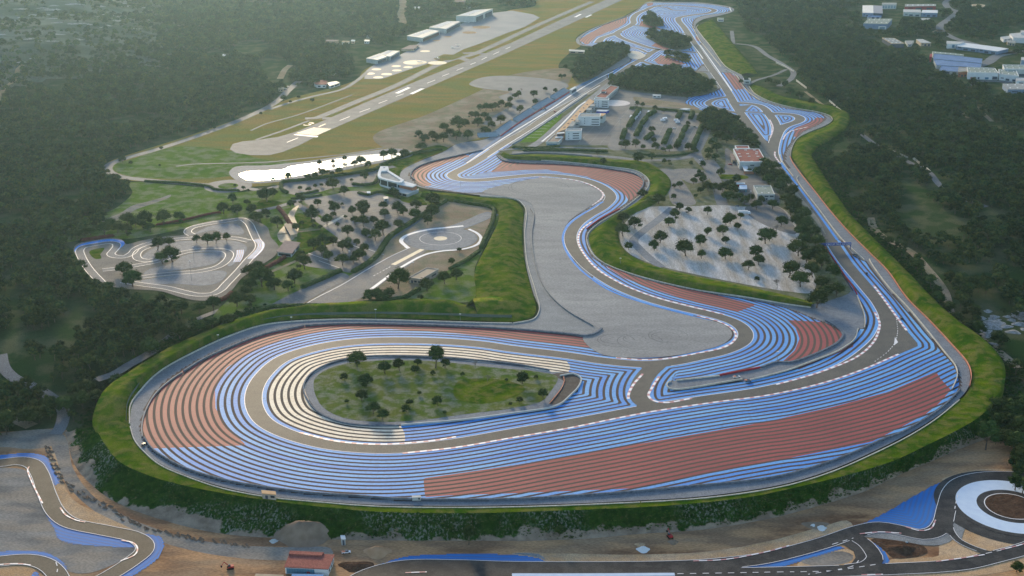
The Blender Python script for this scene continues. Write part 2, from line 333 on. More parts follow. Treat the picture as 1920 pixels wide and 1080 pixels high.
# wide corner where the short and long layouts meet
CORNER = [(1641,546),(1665,572),(1702,622),(1720,643),(1721,649),(1712,653),(1685,664.5),(1650,681),(1615,694.5),(1590,703.5),(1540,719),(1490,730.5),(1440,741),(1385,749),(1385,742),(1440,732),(1540,706),(1600,680),(1640,660),(1655,625),(1655,590),(1645,572),(1636,552)]
CORNER2 = [(1378,200),(1410,196),(1396,209),(1384,212)]
CORNER3 = [(1440,254),(1463,252),(1452,290),(1449,306),(1440,280)]
STRAIGHT_W = [(1402,262),(1409,240),(1440,285),(1456,306),(1483,342),(1535,413),(1530,420),(1480,372),(1440,318)]
PAINT = [
 [(268,805),(275,770),(295,735),(330,703),(380,672),(440,645),(500,624),(560,612),(640,607),(800,610),(960,618),(1060,626),(1100,632),(1150,640),(1110,530),(1128,497),(1150,503),(1200,522),(1300,545),(1400,562),(1470,577),(1520,596),(1560,612),(1578,625),(1573,640),(1540,660),(1480,681),(1430,692),(1345,708),(1265,716),(1252,724),(1262,732),(1400,712),(1480,693),(1565,661),(1585,649),(1603,632),(1608,617),(1621,617),(1622,600),(1618,580),(1607,556),(1590,527),(1568,490),(1546,458),(1570,449),(1592,474),(1610,486),(1621,490),(1630,503),(1660,540),(1694,578),(1733,623),(1766,661),(1788,686),(1795,705),(1797,728),(1762,763),(1690,808),(1655,822),(1590,851),(1515,877),(1440,895),(1285,911),(1175,921),(1060,929),(960,934),(755,936),(655,929),(580,924),(480,911),(425,901),(350,879),(290,845)],
 [(1452,288),(1466,292),(1468,304),(1476,316),(1468,318),(1455,302)],
 [(772,331),(780,317),(805,306),(855,294),(905,283),(925,277),(960,270),(931,291),(936,296),(948,302),(985,305),(1047,307),(1100,311),(1140,316),(1185,324),(1205,335),(1207,347),(1195,365),(1167,385),(1125,412),(1100,432),(1097,450),(1109,482),(1128,497),(1100,500),(1060,470),(1045,440),(1060,420),(1100,395),(1135,375),(1100,345),(1020,335),(975,341),(905,361),(830,356),(792,348)],
 [(1087.5,75),(1090,70),(1097,63),(1118,52.5),(1143,43),(1175,32.5),(1183,27.5),(1196,20),(1219,5.5),(1260,6),(1300,6.5),(1340,10),(1366,15),(1368,20),(1350,25),(1325,28),(1307,33),(1300,39),(1298,50),(1303,63),(1310,74),(1314,82),(1308,86),(1340,136),(1351,136),(1369,137),(1381,144),(1393,163),(1403,174),(1424,189),(1444,195),(1472,203),(1506,208),(1529,211.5),(1545,220),(1543,226),(1529,235),(1506,245),(1495,254),(1478,273),(1469,289),(1468,300),(1453,304),(1429,268),(1408,239),(1385,216),(1375,214),(1322,209),(1297,201),(1285,191),(1288,184),(1322,178),(1347,169),(1352,162),(1320,120),(1290,140),(1200,150),(1150,150),(1140,140),(1185,112),(1170,92),(1140,88),(1110,86),(1097,84)]]
RED = [
 [(250,842),(462,835),(425,800),(404,765),(403,730),(425,690),(470,660),(530,636),(600,622),(645,617.5),(730,617),(855,625),(960,636),(1113,652),(1120,640),(1120,600),(600,590),(300,650),(230,760)],
 [(794,897),(960,873),(1322,811),(1440,790),(1565,762),(1665,735),(1755,697),(1765,712),(1783,731),(1760,757),(1735,777),(1695,798),(1635,828),(1440,867),(1180,916),(1060,921),(960,925),(840,929),(797,932)],
 [(1476,600),(1564,605),(1600,620),(1600,650),(1500,692),(1450,692),(1463,682),(1490,657),(1499,635),(1492,615)],
 [(1135,499),(1165,500),(1230,522),(1300,540),(1340,553),(1417,572),(1382,585),(1305,567),(1222,541),(1170,521)],
 [(882,293),(840,305),(812,315),(800,325),(797,335),(810,348),(790,350),(765,330),(780,310),(860,286)],
 [(919,323),(942,304),(930,290),(1000,297),(1150,303),(1220,330),(1212,360),(1180,378),(1172,365),(1140,345),(1100,331),(1060,324),(1026,318),(972,319)],
 [(1097,83),(1085,74),(1143,41),(1176,31),(1175,41),(1160,52),(1135,62),(1118,69),(1103,83)],
 [(1202,39),(1220,45),(1242,55),(1220,53.5),(1198,49)], [(1221,86),(1230,80),(1256,91),(1250,94)],
 [(1226,112),(1239,103),(1286,119),(1275,122),(1234,120)], [(1357,137),(1369,136),(1383,146),(1395,167),(1378,168)],
 [(1488,256),(1490,240),(1523,227),(1531,220),(1549,222),(1529,242),(1497,258)], [(1303,69),(1309,67),(1313,76),(1307,77)], [(1212,7),(1225,4),(1224,9),(1215,12)]]
CREAM = [[(1056,704),(1063,678),(1000,662),(900,650),(800,646),(700,646),(600,656),(540,680),(500,715),(488,760),(530,806),(600,828),(700,838),(752,838),(749,797),(700,785),(650,770),(600,740),(700,700)]]

OVERRIDE = [([(1135,500),(1300,543),(1480,575),(1568,608),(1582,627),(1574,643),(1540,661),(1480,682),(1425,693),(1349,707),(1269,715),(1262,712),(1290,650),(1200,560)], M1[30:44]),
 ([(1058,610),(1400,560),(1520,590),(1585,628),(1575,640),(1540,661)][:0] or [(250,860),(240,790),(300,700),(420,630),(560,600),(960,610),(1130,632),(1150,660),(900,648),(700,640),(560,660),(490,710),(478,760),(540,814),(700,842),(740,900),(600,945),(350,900)], M1[42:63])]
def paint_field(y_lo, y_hi, step):
    polys = [res(W(p), 8, True) for p in PAINT]
    allp = np.vstack(polys); lo = allp.min(0); hi = allp.max(0)
    xs = np.arange(lo[0]-step, hi[0]+step, step); ys = np.arange(max(lo[1]-step, y_lo), min(hi[1]+step, y_hi)+step*.5, step)
    X, Y = np.meshgrid(xs, ys); P = np.stack([X.ravel(), Y.ravel()], 1)
    pm = np.full(len(P), 99.0)
    for q in polys: pm = np.minimum(pm, spoly(P, q, 12))
    keep = pm < step*1.5; K = P[keep]
    d = np.full(len(K), 300.0)
    for c, wd in TW: d = np.minimum(d, dline(K, c, 190)-wd/2)
    for cp in (CORNER, CORNER2, CORNER3): d = np.minimum(d, spoly(K, W(cp), 190))
    for q, sub in OVERRIDE:
        k = inside(K, np.array(W(q))); d[k] = dline(K[k], res(W(sub), 4.0), 190)-6.25
    rd = np.full(len(K), 99.0); cr = np.full(len(K), 99.0)
    for q in RED: rd = np.minimum(rd, spoly(K, np.array(W(q)), 12))
    for q in CREAM: cr = np.minimum(cr, spoly(K, res(W(q), 8, True), 12))
    mapi = -np.ones(len(P), int); mapi[keep] = np.arange(len(K)); g = mapi.reshape(X.shape)
    q = np.stack([g[:-1, :-1], g[:-1, 1:], g[1:, 1:], g[1:, :-1]], -1).reshape(-1, 4); q = q[(q >= 0).all(1)]
    return K, q, d, pm[keep], rd, cr
def paint_mat():
    m = bpy.data.materials.new('striped_runoff_paint'); m.use_nodes = True; nt = m.node_tree; N = nt.nodes; L = nt.links
    b = N['Principled BSDF']; b.inputs['Specular IOR Level'].default_value = .14
    def at(n):
        a = N.new('ShaderNodeAttribute'); a.attribute_name = n; return a.outputs['Fac']
    def mth(op, a, bb=None):
        x = N.new('ShaderNodeMath'); x.operation = op
        for i, v in enumerate((a, bb)):
            if v is None: continue
            if isinstance(v, (int, float)): x.inputs[i].default_value = v
            else: L.new(v, x.inputs[i])
        return x.outputs[0]
    def mix(f, a, c):
        x = N.new('ShaderNodeMix'); x.data_type = 'RGBA'; L.new(f, x.inputs[0]) if not isinstance(f, float) else setattr(x.inputs[0], 'default_value', f)
        for s, v in ((6, a), (7, c)):
            if isinstance(v, tuple): x.inputs[s].default_value = (*v, 1)
            else: L.new(v, x.inputs[s])
        return x.outputs[2]
    geo = N.new('ShaderNodeNewGeometry')
    def nz(sc, det=4, lo=.35, hi=.65):
        t = N.new('ShaderNodeTexNoise'); t.inputs['Scale'].default_value = sc; t.inputs['Detail'].default_value = det
        L.new(geo.outputs['Position'], t.inputs['Vector']); r = N.new('ShaderNodeMapRange'); r.inputs[1].default_value = lo; r.inputs[2].default_value = hi
        L.new(t.outputs[0], r.inputs[0]); return r.outputs[0]
    d = at('dist'); v = mth('DIVIDE', d, 4.85); f = mth('FRACT', v); st = mth('LESS_THAN', f, .60)
    st = mth('MULTIPLY', st, mth('LESS_THAN', at('paint'), 0.0)); st = mth('MULTIPLY', st, mth('GREATER_THAN', d, 0.0))
    k = mth('FLOOR', v); wnn = N.new('ShaderNodeTexWhiteNoise'); wnn.noise_dimensions = '1D'; L.new(k, wnn.inputs['W'])
    blue = mix(wnn.outputs[0], (.060, .27, .68), (.15, .42, .74)); blue = mix(mth('MULTIPLY', nz(.012, 2), .5), blue, (.030, .20, .64))
    red = mix(nz(.02, 3), (.30, .052, .058), (.235, .038, .048)); red = mix(mth('MULTIPLY', wnn.outputs[0], .35), red, (.37, .085, .085))
    pc = mix(mth('LESS_THAN', at('red'), 0.0), blue, red)
    cream = mix(nz(.1, 3), (.74, .62, .46), (.82, .72, .56))
    pc = mix(mth('MULTIPLY', mth('LESS_THAN', at('cream'), 0.0), mth('GREATER_THAN', d, 3.0)), pc, cream)
    wear = mth('MULTIPLY', nz(.5, 6, .50, .72), .35)
    asp = mix(nz(.05, 4), (.034, .026, .030), (.055, .045, .047)); asp = mix(mth('MULTIPLY', nz(.25, 4), .25), asp, (.10, .08, .07))
    pc = mix(wear, pc, asp)
    asp = mix(mth('LESS_THAN', at('red'), 0.0), asp, (.085, .055, .050))
    L.new(mix(st, asp, pc), b.inputs['Base Color'])
    r = mth('SUBTRACT', .85, mth('MULTIPLY', st, .2)); L.new(r, b.inputs['Roughness'])
    return m
M_paint = paint_mat()
for nm, a in (('painted_runoff', (600, 1300.0, 2.0)), ('painted_runoff', (1300.0, 4000, 3.0))):
    K, q, d, pm, rd, cr = paint_field(*a)
    o = link(nm, np.column_stack([K, np.full(len(K), .0)]), q.tolist(), M_paint)
    for n_, v_ in (('dist', d), ('paint', pm), ('red', rd), ('cream', cr)):
        at_ = o.data.attributes.new(n_, 'FLOAT', 'POINT'); at_.data.foreach_set('value', v_.astype(np.float32))
    o['kind'] = 'structure'

for i, (c, wd) in enumerate(TR): ribbon('race_track', None, wd, A_track, dz=.05+.004*i, world=TW[i][0])
for i, cp in enumerate((CORNER, CORNER2, CORNER3, STRAIGHT_W)): sheet('race_track', cp, A_track, 0, .016-.004*i, smooth=False)
sheet('race_track', [(1440,330),(1400,272),(1412,246),(1452,304),(1534,415),(1562,455),(1548,448),(1500,400)], A_track, 0, -.006, smooth=False)

# kerbs and white edge lines
def kerb_mat():
    m = bpy.data.materials.new('red_white_kerb'); m.use_nodes = True; nt = m.node_tree; N = nt.nodes; L = nt.links
    b = N['Principled BSDF']; b.inputs['Roughness'].default_value = .55
    uv = N.new('ShaderNodeUVMap'); sx = N.new('ShaderNodeSeparateXYZ'); L.new(uv.outputs[0], sx.inputs[0])
    m1 = N.new('ShaderNodeMath'); m1.operation = 'MULTIPLY'; m1.inputs[1].default_value = 1.25; L.new(sx.outputs[0], m1.inputs[0])
    fr = N.new('ShaderNodeMath'); fr.operation = 'FRACT'; L.new(m1.outputs[0], fr.inputs[0])
    lt = N.new('ShaderNodeMath'); lt.operation = 'LESS_THAN'; lt.inputs[1].default_value = .42; L.new(fr.outputs[0], lt.inputs[0])
    x = N.new('ShaderNodeMix'); x.data_type = 'RGBA'; L.new(lt.outputs[0], x.inputs[0]); x.inputs[6].default_value = (.78, .74, .74, 1); x.inputs[7].default_value = (.50, .22, .22, 1)
    L.new(x.outputs[2], b.inputs['Base Color']); return m
M_kerb = kerb_mat()
KERBS = [[(1307,592),(1345,602),(1368,613),(1379,625),(1377,638),(1358,651),(1310,662),(1260,671),(1210,674.5),(1155,671)],
 [(1110,415),(1091,430),(1084,448),(1091,470),(1120,505),(1150,524),(1182,540),(1235,559),(1285,572),(1358,590)],
 [(755,850),(855,839),(960,821),(1060,804),(1210,774),(1335,755),(1440,741),(1540,719),(1615,694),(1685,664)],
 [(1640,585),(1649,605),(1646,625),(1635,645),(1605,670),(1540,697),(1490,712),(1455,721)],
 [(1638,535),(1665,572),(1700,620)], [(1205,701),(1187,722),(1179,738),(1178,748)],
 [(1236,706),(1222,728),(1216,742),(1225,751),(1247,755),(1297,747)], [(562,811),(630,827),(705,833),(805,827),(855,819)],
 [(1010,332),(1072,337),(1110,348),(1130,362),(1128,372),(1110,385)], [(1515,238),(1485,245),(1474,252),(1468,262)],
 [(1453,284),(1453,292),(1458,300),(1463,306)], [(1443,224),(1449,238),(1448,248),(1444,258)]]
for k in KERBS: ribbon('kerb', k, 1.9, M_kerb, dz=.11, step=2.5)
for i, (c, wd) in enumerate(TW):
    for s in (1, -1):
        if i == 0 or i in (7, 8, 10, 3, 4): 
            # drop the line where it would run across another road
            t = np.gradient(c, axis=0); t /= np.linalg.norm(t, axis=1, keepdims=True); nr = np.stack([t[:, 1], -t[:, 0]], 1)
            e = c+nr*s*(wd/2-.1); ok = np.ones(len(e), bool)
            for j, (c2, w2) in enumerate(TW):
                if j != i: ok &= dline(e, c2, 20) > w2/2+.4
            if i == 0:
                for cp in (CORNER, CORNER2, CORNER3): ok &= ~inside(e, W(cp))
                ok &= ~((e[:, 0] > 160) & (e[:, 1] > 1060) & (e[:, 1] < 1600) & (s > 0) & (e[:, 0] < 400))
            run = []; wdt = .55 if i == 0 else .8
            segs = []
            for k2 in range(len(e)):
                if ok[k2]: run.append(e[k2])
                if (not ok[k2] or k2 == len(e)-1):
                    if len(run) > 4: segs.append(np.array(run))
                    run = []
            for sg in segs: ribbon('white_line', None, wdt, M_white, dz=.085, world=sg)
# blue edge bands of the long straight and of the pale run-off
for px, wd in (([(1461,304),(1490,341),(1542,411),(1570,450)], 2.6),
               ([(1131,378),(1100,397),(1070,418),(1056,441),(1059,465),(1076,492),(1102,517),(1150,547),(1215,570),(1300,592)], 2.2)):
    ribbon('blue_line', px, wd, M_blue, dz=.10)
for px in ([(1312,84),(1352,140),(1372,170)], [(1283,64),(1311,100),(1318,110)]): ribbon('white_line', px, 2.0, M_white, dz=.1)
# dashed guide line and arrow in the wide corner
ribbon('dashed_line', [(1681,598),(1683,622),(1678,642),(1664,660),(1640,678)], .5, M_white, dz=.12, dash=5, step=1)
sheet('white_arrow_mark', [(1676,648),(1684,642),(1678,632)], M_white, 0, .12, smooth=False)

# pale run-off between the corners
RUNOFF = [(905,360),(975,340),(1022,333),(1072,338),(1105,348),(1128,362),(1124,374),(1095,394),(1068,414),(1054,440),(1056,462),(1072,490),(1098,516),(1145,547),(1220,573),(1308,596),(1350,606),(1370,619),(1371,632),(1352,647),(1308,659),(1255,668),(1205,671),(1150,669),(1122,662),(1093,632),(1122,620),(1060,580),(1025,545),(1003,490),(998,440),(1003,400),(990,378),(950,369)]
sheet('pale_runoff', RUNOFF, A_conc, 0, .16)
A_conc2 = mat('mid_runoff', (.19, .20, .20), (.24, .25, .25), rough=.8, scale=.02, c3=(.29, .30, .30), scale3=.1, amt3=.4)
sheet('service_runoff', [(1093,632),(1122,620),(1060,580),(1025,545),(1005,495),(998,440),(1000,400),(989,384),(984,400),(982,440),(986,495),(1000,550),(1010,580),(998,600),(960,608),(900,606),(900,610),(960,616),(1060,624)], A_conc2, 0, .12)
def islandring():
    sheet('island_service_road', [(572,728),(585,703),(620,684),(680,672),(760,671),(860,676),(960,685),(1020,696),(1072,700),(1090,712),(1086,727),(1070,742),(1052,758),(1030,764),(960,774),(880,784),(750,797),(690,797),(640,791),(600,773),(580,750)], A_serv, 0, .14)
    sheet('island_grass', [(588,722),(592,708),(615,692),(650,682),(700,677),(760,675.5),(850,681),(940,691),(1000,696),(1043,705),(1046,712),(1030,737),(1015,753),(960,766),(880,776),(780,789),(700,791),(645,784),(608,766),(592,742)], M_island, 0, .20)
    sheet('island_track', [(1033,703),(1060,699),(1082,706),(1088,716),(1080,732),(1066,746),(1038,759),(1030,757),(1052,730),(1058,715)], A_dark, 0, .18)
    sheet('island_grass', [(860,715),(900,710),(955,715),(985,730),(950,750),(890,758),(855,748)], M_grass, 0, .24)
islandring()
# service spit between the two halves
sheet('service_spit', [(1251,724),(1256,717),(1269,713),(1347,706),(1425,691),(1457,681),(1480,680),(1540,659),(1572,642),(1580,627),(1566,612),(1530,592),(1520,578),(1560,562),(1590,552),(1600,545),(1608,556),(1618,582),(1621,600),(1619,616),(1608,617),(1602,634),(1583,651),(1565,661),(1515,679),(1477,694),(1399,713),(1396,710),(1261,730)], A_serv, 0, .16, smooth=False)

# ------------------------------------------------------------------ grass banks
def bank(name, A, Rg, B, hr, hb, m, za=0.0, skirt=-2.5, n=None, rough=.45, taper=(0, 0)):
    a = res(W(A, za), 6); r = res(W(Rg, hr), 6); b = res(W(B, hb), 6)
    n = n or max(len(a), len(b)); a, r, b = evenly(a, n), evenly(r, n), evenly(b, n)
    rows = []
    for k in range(5):
        t = k/4; rows.append(np.column_stack([a+(r-a)*t, np.full(n, za+(hr-za)*(t*t*(3-2*t)))]))
    for k in range(1, 5):
        t = k/4; rows.append(np.column_stack([r+(b-r)*t, np.full(n, hr+(hb-hr)*(t*t*(3-2*t)))]))
    rows.append(np.column_stack([b+(b-r)*.02, np.full(n, skirt)]))
    rows[0] = rows[0].copy(); rows[0][:, 2] = za-.06
    V = np.stack(rows, 1)
    jit = (fnoise(V[..., 0]/14, V[..., 1]/14, 2)-.5)*rough*3
    V[:, 1:-1, 2] += jit[:, 1:-1]
    f = np.ones(n); t_ = np.linspace(0, 1, n)
    if taper[0]: f *= sm(0, taper[0], t_)
    if taper[1]: f *= sm(0, taper[1], 1-t_)
    V[:, 1:-1, 2] = za+(V[:, 1:-1, 2]-za)*f[:, None]
    K = V.shape[1]; idx = np.arange(n*K).reshape(n, K)
    q = np.stack([idx[:-1, :-1], idx[:-1, 1:], idx[1:, 1:], idx[1:, :-1]], -1).reshape(-1, 4)
    o = link(name, V.reshape(-1, 3), q.tolist(), m, smooth=True); o['kind'] = 'structure'; return o

bank('grass_bank', [(245,803),(244,785),(249,755),(272,720),(310,688),(372,653),(432,626),(497,606),(562,598),(640,595),(700,595),(800,598),(900,601)],
     [(212,802),(206,772),(228,730),(262,706),(350,652),(437,608),(520,581),(600,569),(690,565),(780,564),(888,562)],
     [(179,802),(172,785),(180,758),(200,726),(232,703),(310,655),(350,636),(425,605),(500,582),(560,576),(640,574),(700,568),(760,560),(880,566)], 6, 3.5, M_grass, skirt=-9, taper=(.14, .05))
bank('grass_bank', [(900,601),(960,603),(994,596),(1005,582),(998,550),(984,495),(978,440),(981,400),(974,384),(956,373),(900,369),(860,364),(797,358)],
     [(886,560),(925,556),(955,560),(958,535),(950,495),(950,445),(958,405),(950,390),(930,380),(890,372),(850,367),(792,360)],
     [(872,575),(890,560),(893,540),(890,510),(900,485),(918,450),(932,420),(936,400),(928,389),(910,384),(870,378),(840,373),(788,366)], 4.5, 2.0, M_grass, skirt=-1.5)
# inner bank of the S bends
bank('grass_bank', [(937,290),(948,297),(985,300),(1047,302),(1100,306),(1140,311),(1188,318),(1212,330),(1219,347),(1207,368),(1172,393),(1130,418),(1106,437),(1106,460),(1120,482),(1150,501),(1200,517),(1300,541),(1400,556),(1470,568),(1520,576)],
     [(945,285),(955,292),(990,294),(1047,296),(1100,299),(1145,303),(1195,308),(1228,322),(1236,342),(1225,362),(1190,386),(1150,405),(1128,432),(1125,452),(1142,474),(1168,492),(1215,508),(1300,530),(1400,546),(1470,559),(1522,571)],
     [(946,286),(960,290),(1000,290),(1047,291),(1100,294),(1150,299),(1205,303),(1248,326),(1258,345),(1245,368),(1214,388),(1176,405),(1160,428),(1160,448),(1168,465),(1190,484),(1240,502),(1300,517),(1400,537),(1470,552),(1526,568)], 4.0, 1.0, M_grass, skirt=-.6)
# long outer bank, south-east side
bank('grass_bank', [(1306,49),(1314,62),(1332,85),(1354,116),(1366,128),(1390,139)],
     [(1318,44),(1330,60),(1350,85),(1372,112),(1385,125),(1400,137)],
     [(1335,35),(1352,55),(1375,82),(1400,112),(1412,126),(1420,138)], 3, 1, M_grass)
bank('grass_bank', [(1404,161),(1418,176),(1447,190),(1492,202),(1537,210),(1558,218),(1562,226),(1547,237),(1517,249),(1497,259),(1486,279),(1485,293),(1495,309),(1518,341),(1548,381),(1593,434),(1633,474),(1665,506),(1703,559),(1745,601),(1785,644),(1815,679),(1823,703),(1819,727),(1806,745)],
     [(1408,157),(1428,171),(1458,184),(1505,196),(1548,203),(1570,211),(1575,226),(1560,242),(1530,256),(1510,268),(1503,284),(1506,297),(1518,312),(1540,345),(1570,385),(1612,430),(1652,470),(1690,512),(1722,556),(1768,596),(1815,635),(1850,672),(1860,702),(1852,730),(1830,756)],
     [(1412,155),(1440,168),(1468,181),(1515,190),(1560,199),(1588,210),(1592,228),(1575,248),(1545,266),(1528,278),(1522,290),(1528,302),(1542,325),(1565,360),(1595,402),(1640,448),(1685,492),(1712,520),(1750,560),(1800,604),(1850,640),(1880,675),(1886,702),(1876,734),(1846,768)], 5, 2.5, M_grass, skirt=-14, taper=(.03, .12))
# ------------------------------------------------------------------ the green shoulder and the steep slope down to the building site
SH_A = [(1806,745),(1798,750),(1752,787),(1702,817),(1642,847),(1562,882),(1482,907),(1402,922),(1300,934.5),(1200,940.5),(1100,945),(1000,948.5),(900,950),(800,950),(700,948),(600,941),(500,931),(420,915),(348,893),(298,871),(263,843),(246,817),(244,795)]
SH_B = [(1850,768),(1836,782),(1792,808),(1735,836),(1675,864),(1590,890),(1500,912),(1410,931),(1300,944),(1200,951),(1100,955.5),(1000,959),(900,962),(800,962),(700,959),(600,950),(500,938),(415,924),(340,909),(275,890),(225,866),(198,835),(178,800)]
FOOT = [(1905,800),(1870,815),(1800,842),(1745,866),(1700,885),(1620,922),(1530,950),(1440,973),(1310,994),(1200,1001),(1100,1010),(1000,1014),(900,1014),(800,1014),(700,1013),(600,1011),(500,1008),(410,1000),(325,981),(225,946),(172,910),(140,872),(122,810)]
def strip(name, A, B, za, zb, m, n=220, rows=10, rough=0.0, attr=False, dz=0.0, lip=0.0):
    a = evenly(res(W(A, za), 5), n); b = evenly(res(W(B, zb), 5), n); V = []
    for k in range(rows+1):
        t = k/rows; z = za+(zb-za)*(t if not lip else (t**1.15)); V.append(np.column_stack([a+(b-a)*t, np.full(n, z)+dz]))
    V = np.stack(V, 1)
    if rough: V[:, 1:-1, 2] += ((fnoise(V[..., 0]/6, V[..., 1]/6, 8)-.5)*rough*2)[:, 1:-1]
    K = rows+1; idx = np.arange(n*K).reshape(n, K)
    q = np.stack([idx[:-1, :-1], idx[:-1, 1:], idx[1:, 1:], idx[1:, :-1]], -1).reshape(-1, 4)[:, ::-1]
    o = link(name, V.reshape(-1, 3), q.tolist(), m, smooth=True); o['kind'] = 'structure'
    if attr:
        at_ = o.data.attributes.new('down', 'FLOAT', 'POINT'); at_.data.foreach_set('value', np.tile(np.linspace(0, 1, K), n).astype(np.float32))
    return o
strip('grass_shoulder', SH_A, SH_B, 0, 0, M_grass, rows=6, rough=.25, dz=.02)
def slope_mat():
    m = bpy.data.materials.new('slope_scrub'); m.use_nodes = True; nt = m.node_tree; N = nt.nodes; L = nt.links
    b = N['Principled BSDF']; b.inputs['Roughness'].default_value = 1; b.inputs['Specular IOR Level'].default_value = 0
    geo = N.new('ShaderNodeNewGeometry')
    def nz(sc, det, lo, hi, st=None):
        t = N.new('ShaderNodeTexNoise'); t.inputs['Scale'].default_value = sc; t.inputs['Detail'].default_value = det
        v = geo.outputs['Position']
        if st:
            mp = N.new('ShaderNodeMapping'); mp.inputs['Scale'].default_value = st; L.new(v, mp.inputs[0]); v = mp.outputs[0]
        L.new(v, t.inputs['Vector']); r = N.new('ShaderNodeMapRange'); r.inputs[1].default_value = lo; r.inputs[2].default_value = hi; L.new(t.outputs[0], r.inputs[0]); return r.outputs[0]
    def mix(f, a, c):
        x = N.new('ShaderNodeMix'); x.data_type = 'RGBA'; L.new(f, x.inputs[0])
        for s, v in ((6, a), (7, c)):
            if isinstance(v, tuple): x.inputs[s].default_value = (*v, 1)
            else: L.new(v, x.inputs[s])
        return x.outputs[2]
    def mth(op, a, c):
        x = N.new('ShaderNodeMath'); x.operation = op
        for i, v in enumerate((a, c)):
            if isinstance(v, (int, float)): x.inputs[i].default_value = v
            else: L.new(v, x.inputs[i])
        return x.outputs[0]
    g = mix(nz(.25, 5, .35, .65), (.010, .042, .004), (.030, .075, .008))
    pale = nz(.8, 6, .50, .60, (1.0, .6, .8)); zone = nz(.02, 4, .47, .58)
    g = mix(mth('MULTIPLY', pale, zone), g, (.17, .18, .14))
    at = N.new('ShaderNodeAttribute'); at.attribute_name = 'down'
    e = mix(nz(.15, 4, .35, .65), (.20, .15, .11), (.34, .27, .20))
    edge = mth('ADD', at.outputs['Fac'], mth('MULTIPLY', mth('SUBTRACT', nz(.05, 6, .3, .7), .5), .8))
    x = N.new('ShaderNodeMapRange'); x.inputs[1].default_value = .72; x.inputs[2].default_value = .78; L.new(edge, x.inputs[0])
    L.new(mix(x.outputs[0], g, e), b.inputs['Base Color'])
    t = N.new('ShaderNodeTexNoise'); t.inputs['Scale'].default_value = .7; t.inputs['Detail'].default_value = 6; L.new(geo.outputs['Position'], t.inputs['Vector'])
    bp = N.new('ShaderNodeBump'); bp.inputs['Strength'].default_value = 1; bp.inputs['Distance'].default_value = 1.2; L.new(t.outputs[0], bp.inputs['Height']); L.new(bp.outputs[0], b.inputs['Normal'])
    return m
strip('steep_slope', SH_B, FOOT, 0, FLOOR, slope_mat(), n=420, rows=14, rough=1.1, attr=True, dz=.0)

# ------------------------------------------------------------------ building site and the new small circuit in the foreground
Z = FLOOR
sheet('building_site_ground', [(-200,812),(-60,812),(40,808),(100,803),(125,806),(150,860),(230,930),(330,965),(500,985),(900,990),(1200,985),(1500,940),(1700,870),(1830,815),(1880,800),(1915,860),(2000,905),(2120,905),(2140,1250),(-230,1250)], M_earth, Z, 0, smooth=False)
sheet('dirt_road', [(118,815),(138,880),(175,930),(235,968),(330,1003),(420,1020),(520,1026),(620,1028),(620,1045),(500,1050),(400,1040),(320,1022),(230,990),(160,945),(120,900),(100,850),(98,812)], M_gravel, Z, .05)
sheet('dirt_road', [(0,812),(60,806),(100,806),(100,835),(60,842),(0,838),(-60,845),(-60,815)], M_gravel, Z, .07)
for px in ([(100,848),(135,935),(190,965),(262,1000),(300,1030),(260,1062),(215,1090),(180,1090),(230,1050),(268,1030),(260,1005),(190,985),(130,970),(105,930),(90,880)],
           [(960,1038),(1040,1038),(1200,1040),(1330,1034),(1440,1015),(1550,985),(1588,976),(1600,988),(1540,1005),(1440,1037),(1350,1052),(1200,1056),(960,1056)],
           [(1765,900),(1790,890),(1840,880),(1890,880),(1960,884),(1960,898),(1890,889),(1840,889),(1795,902)],
           [(1495,1058),(1530,1042),(1590,1030),(1608,1040),(1610,1052),(1590,1062),(1500,1066)],
           [(1668,1050),(1760,1042),(1760,1025),(1790,1010),(1845,1040),(1830,1046),(1760,1056),(1668,1062)],
           [(1808,974),(1850,1000),(1960,1008),(1960,1022),(1905,1032),(1858,1040),(1820,1024),(1800,1010)],
           [(1560,1090),(1700,1075),(1830,1062),(1960,1035),(1960,1052),(1800,1085),(1700,1095)],
           [(-40,1060),(30,1058),(58,1062),(70,1078),(72,1100),(-40,1100)]): sheet('sand_strip', px, M_sand, Z, .08)
sheet('infield_gravel', [(-60,885),(30,878),(50,883),(62,900),(85,950),(95,975),(130,1000),(200,1012),(245,1015),(255,1028),(230,1050),(165,1075),(130,1072),(100,1045),(50,1035),(-60,1040)], M_gravel, Z, .1)
sheet('infield_gravel', [(1500,1052),(1580,1034),(1600,1042),(1590,1055),(1520,1060)], M_gravel, Z, .12)
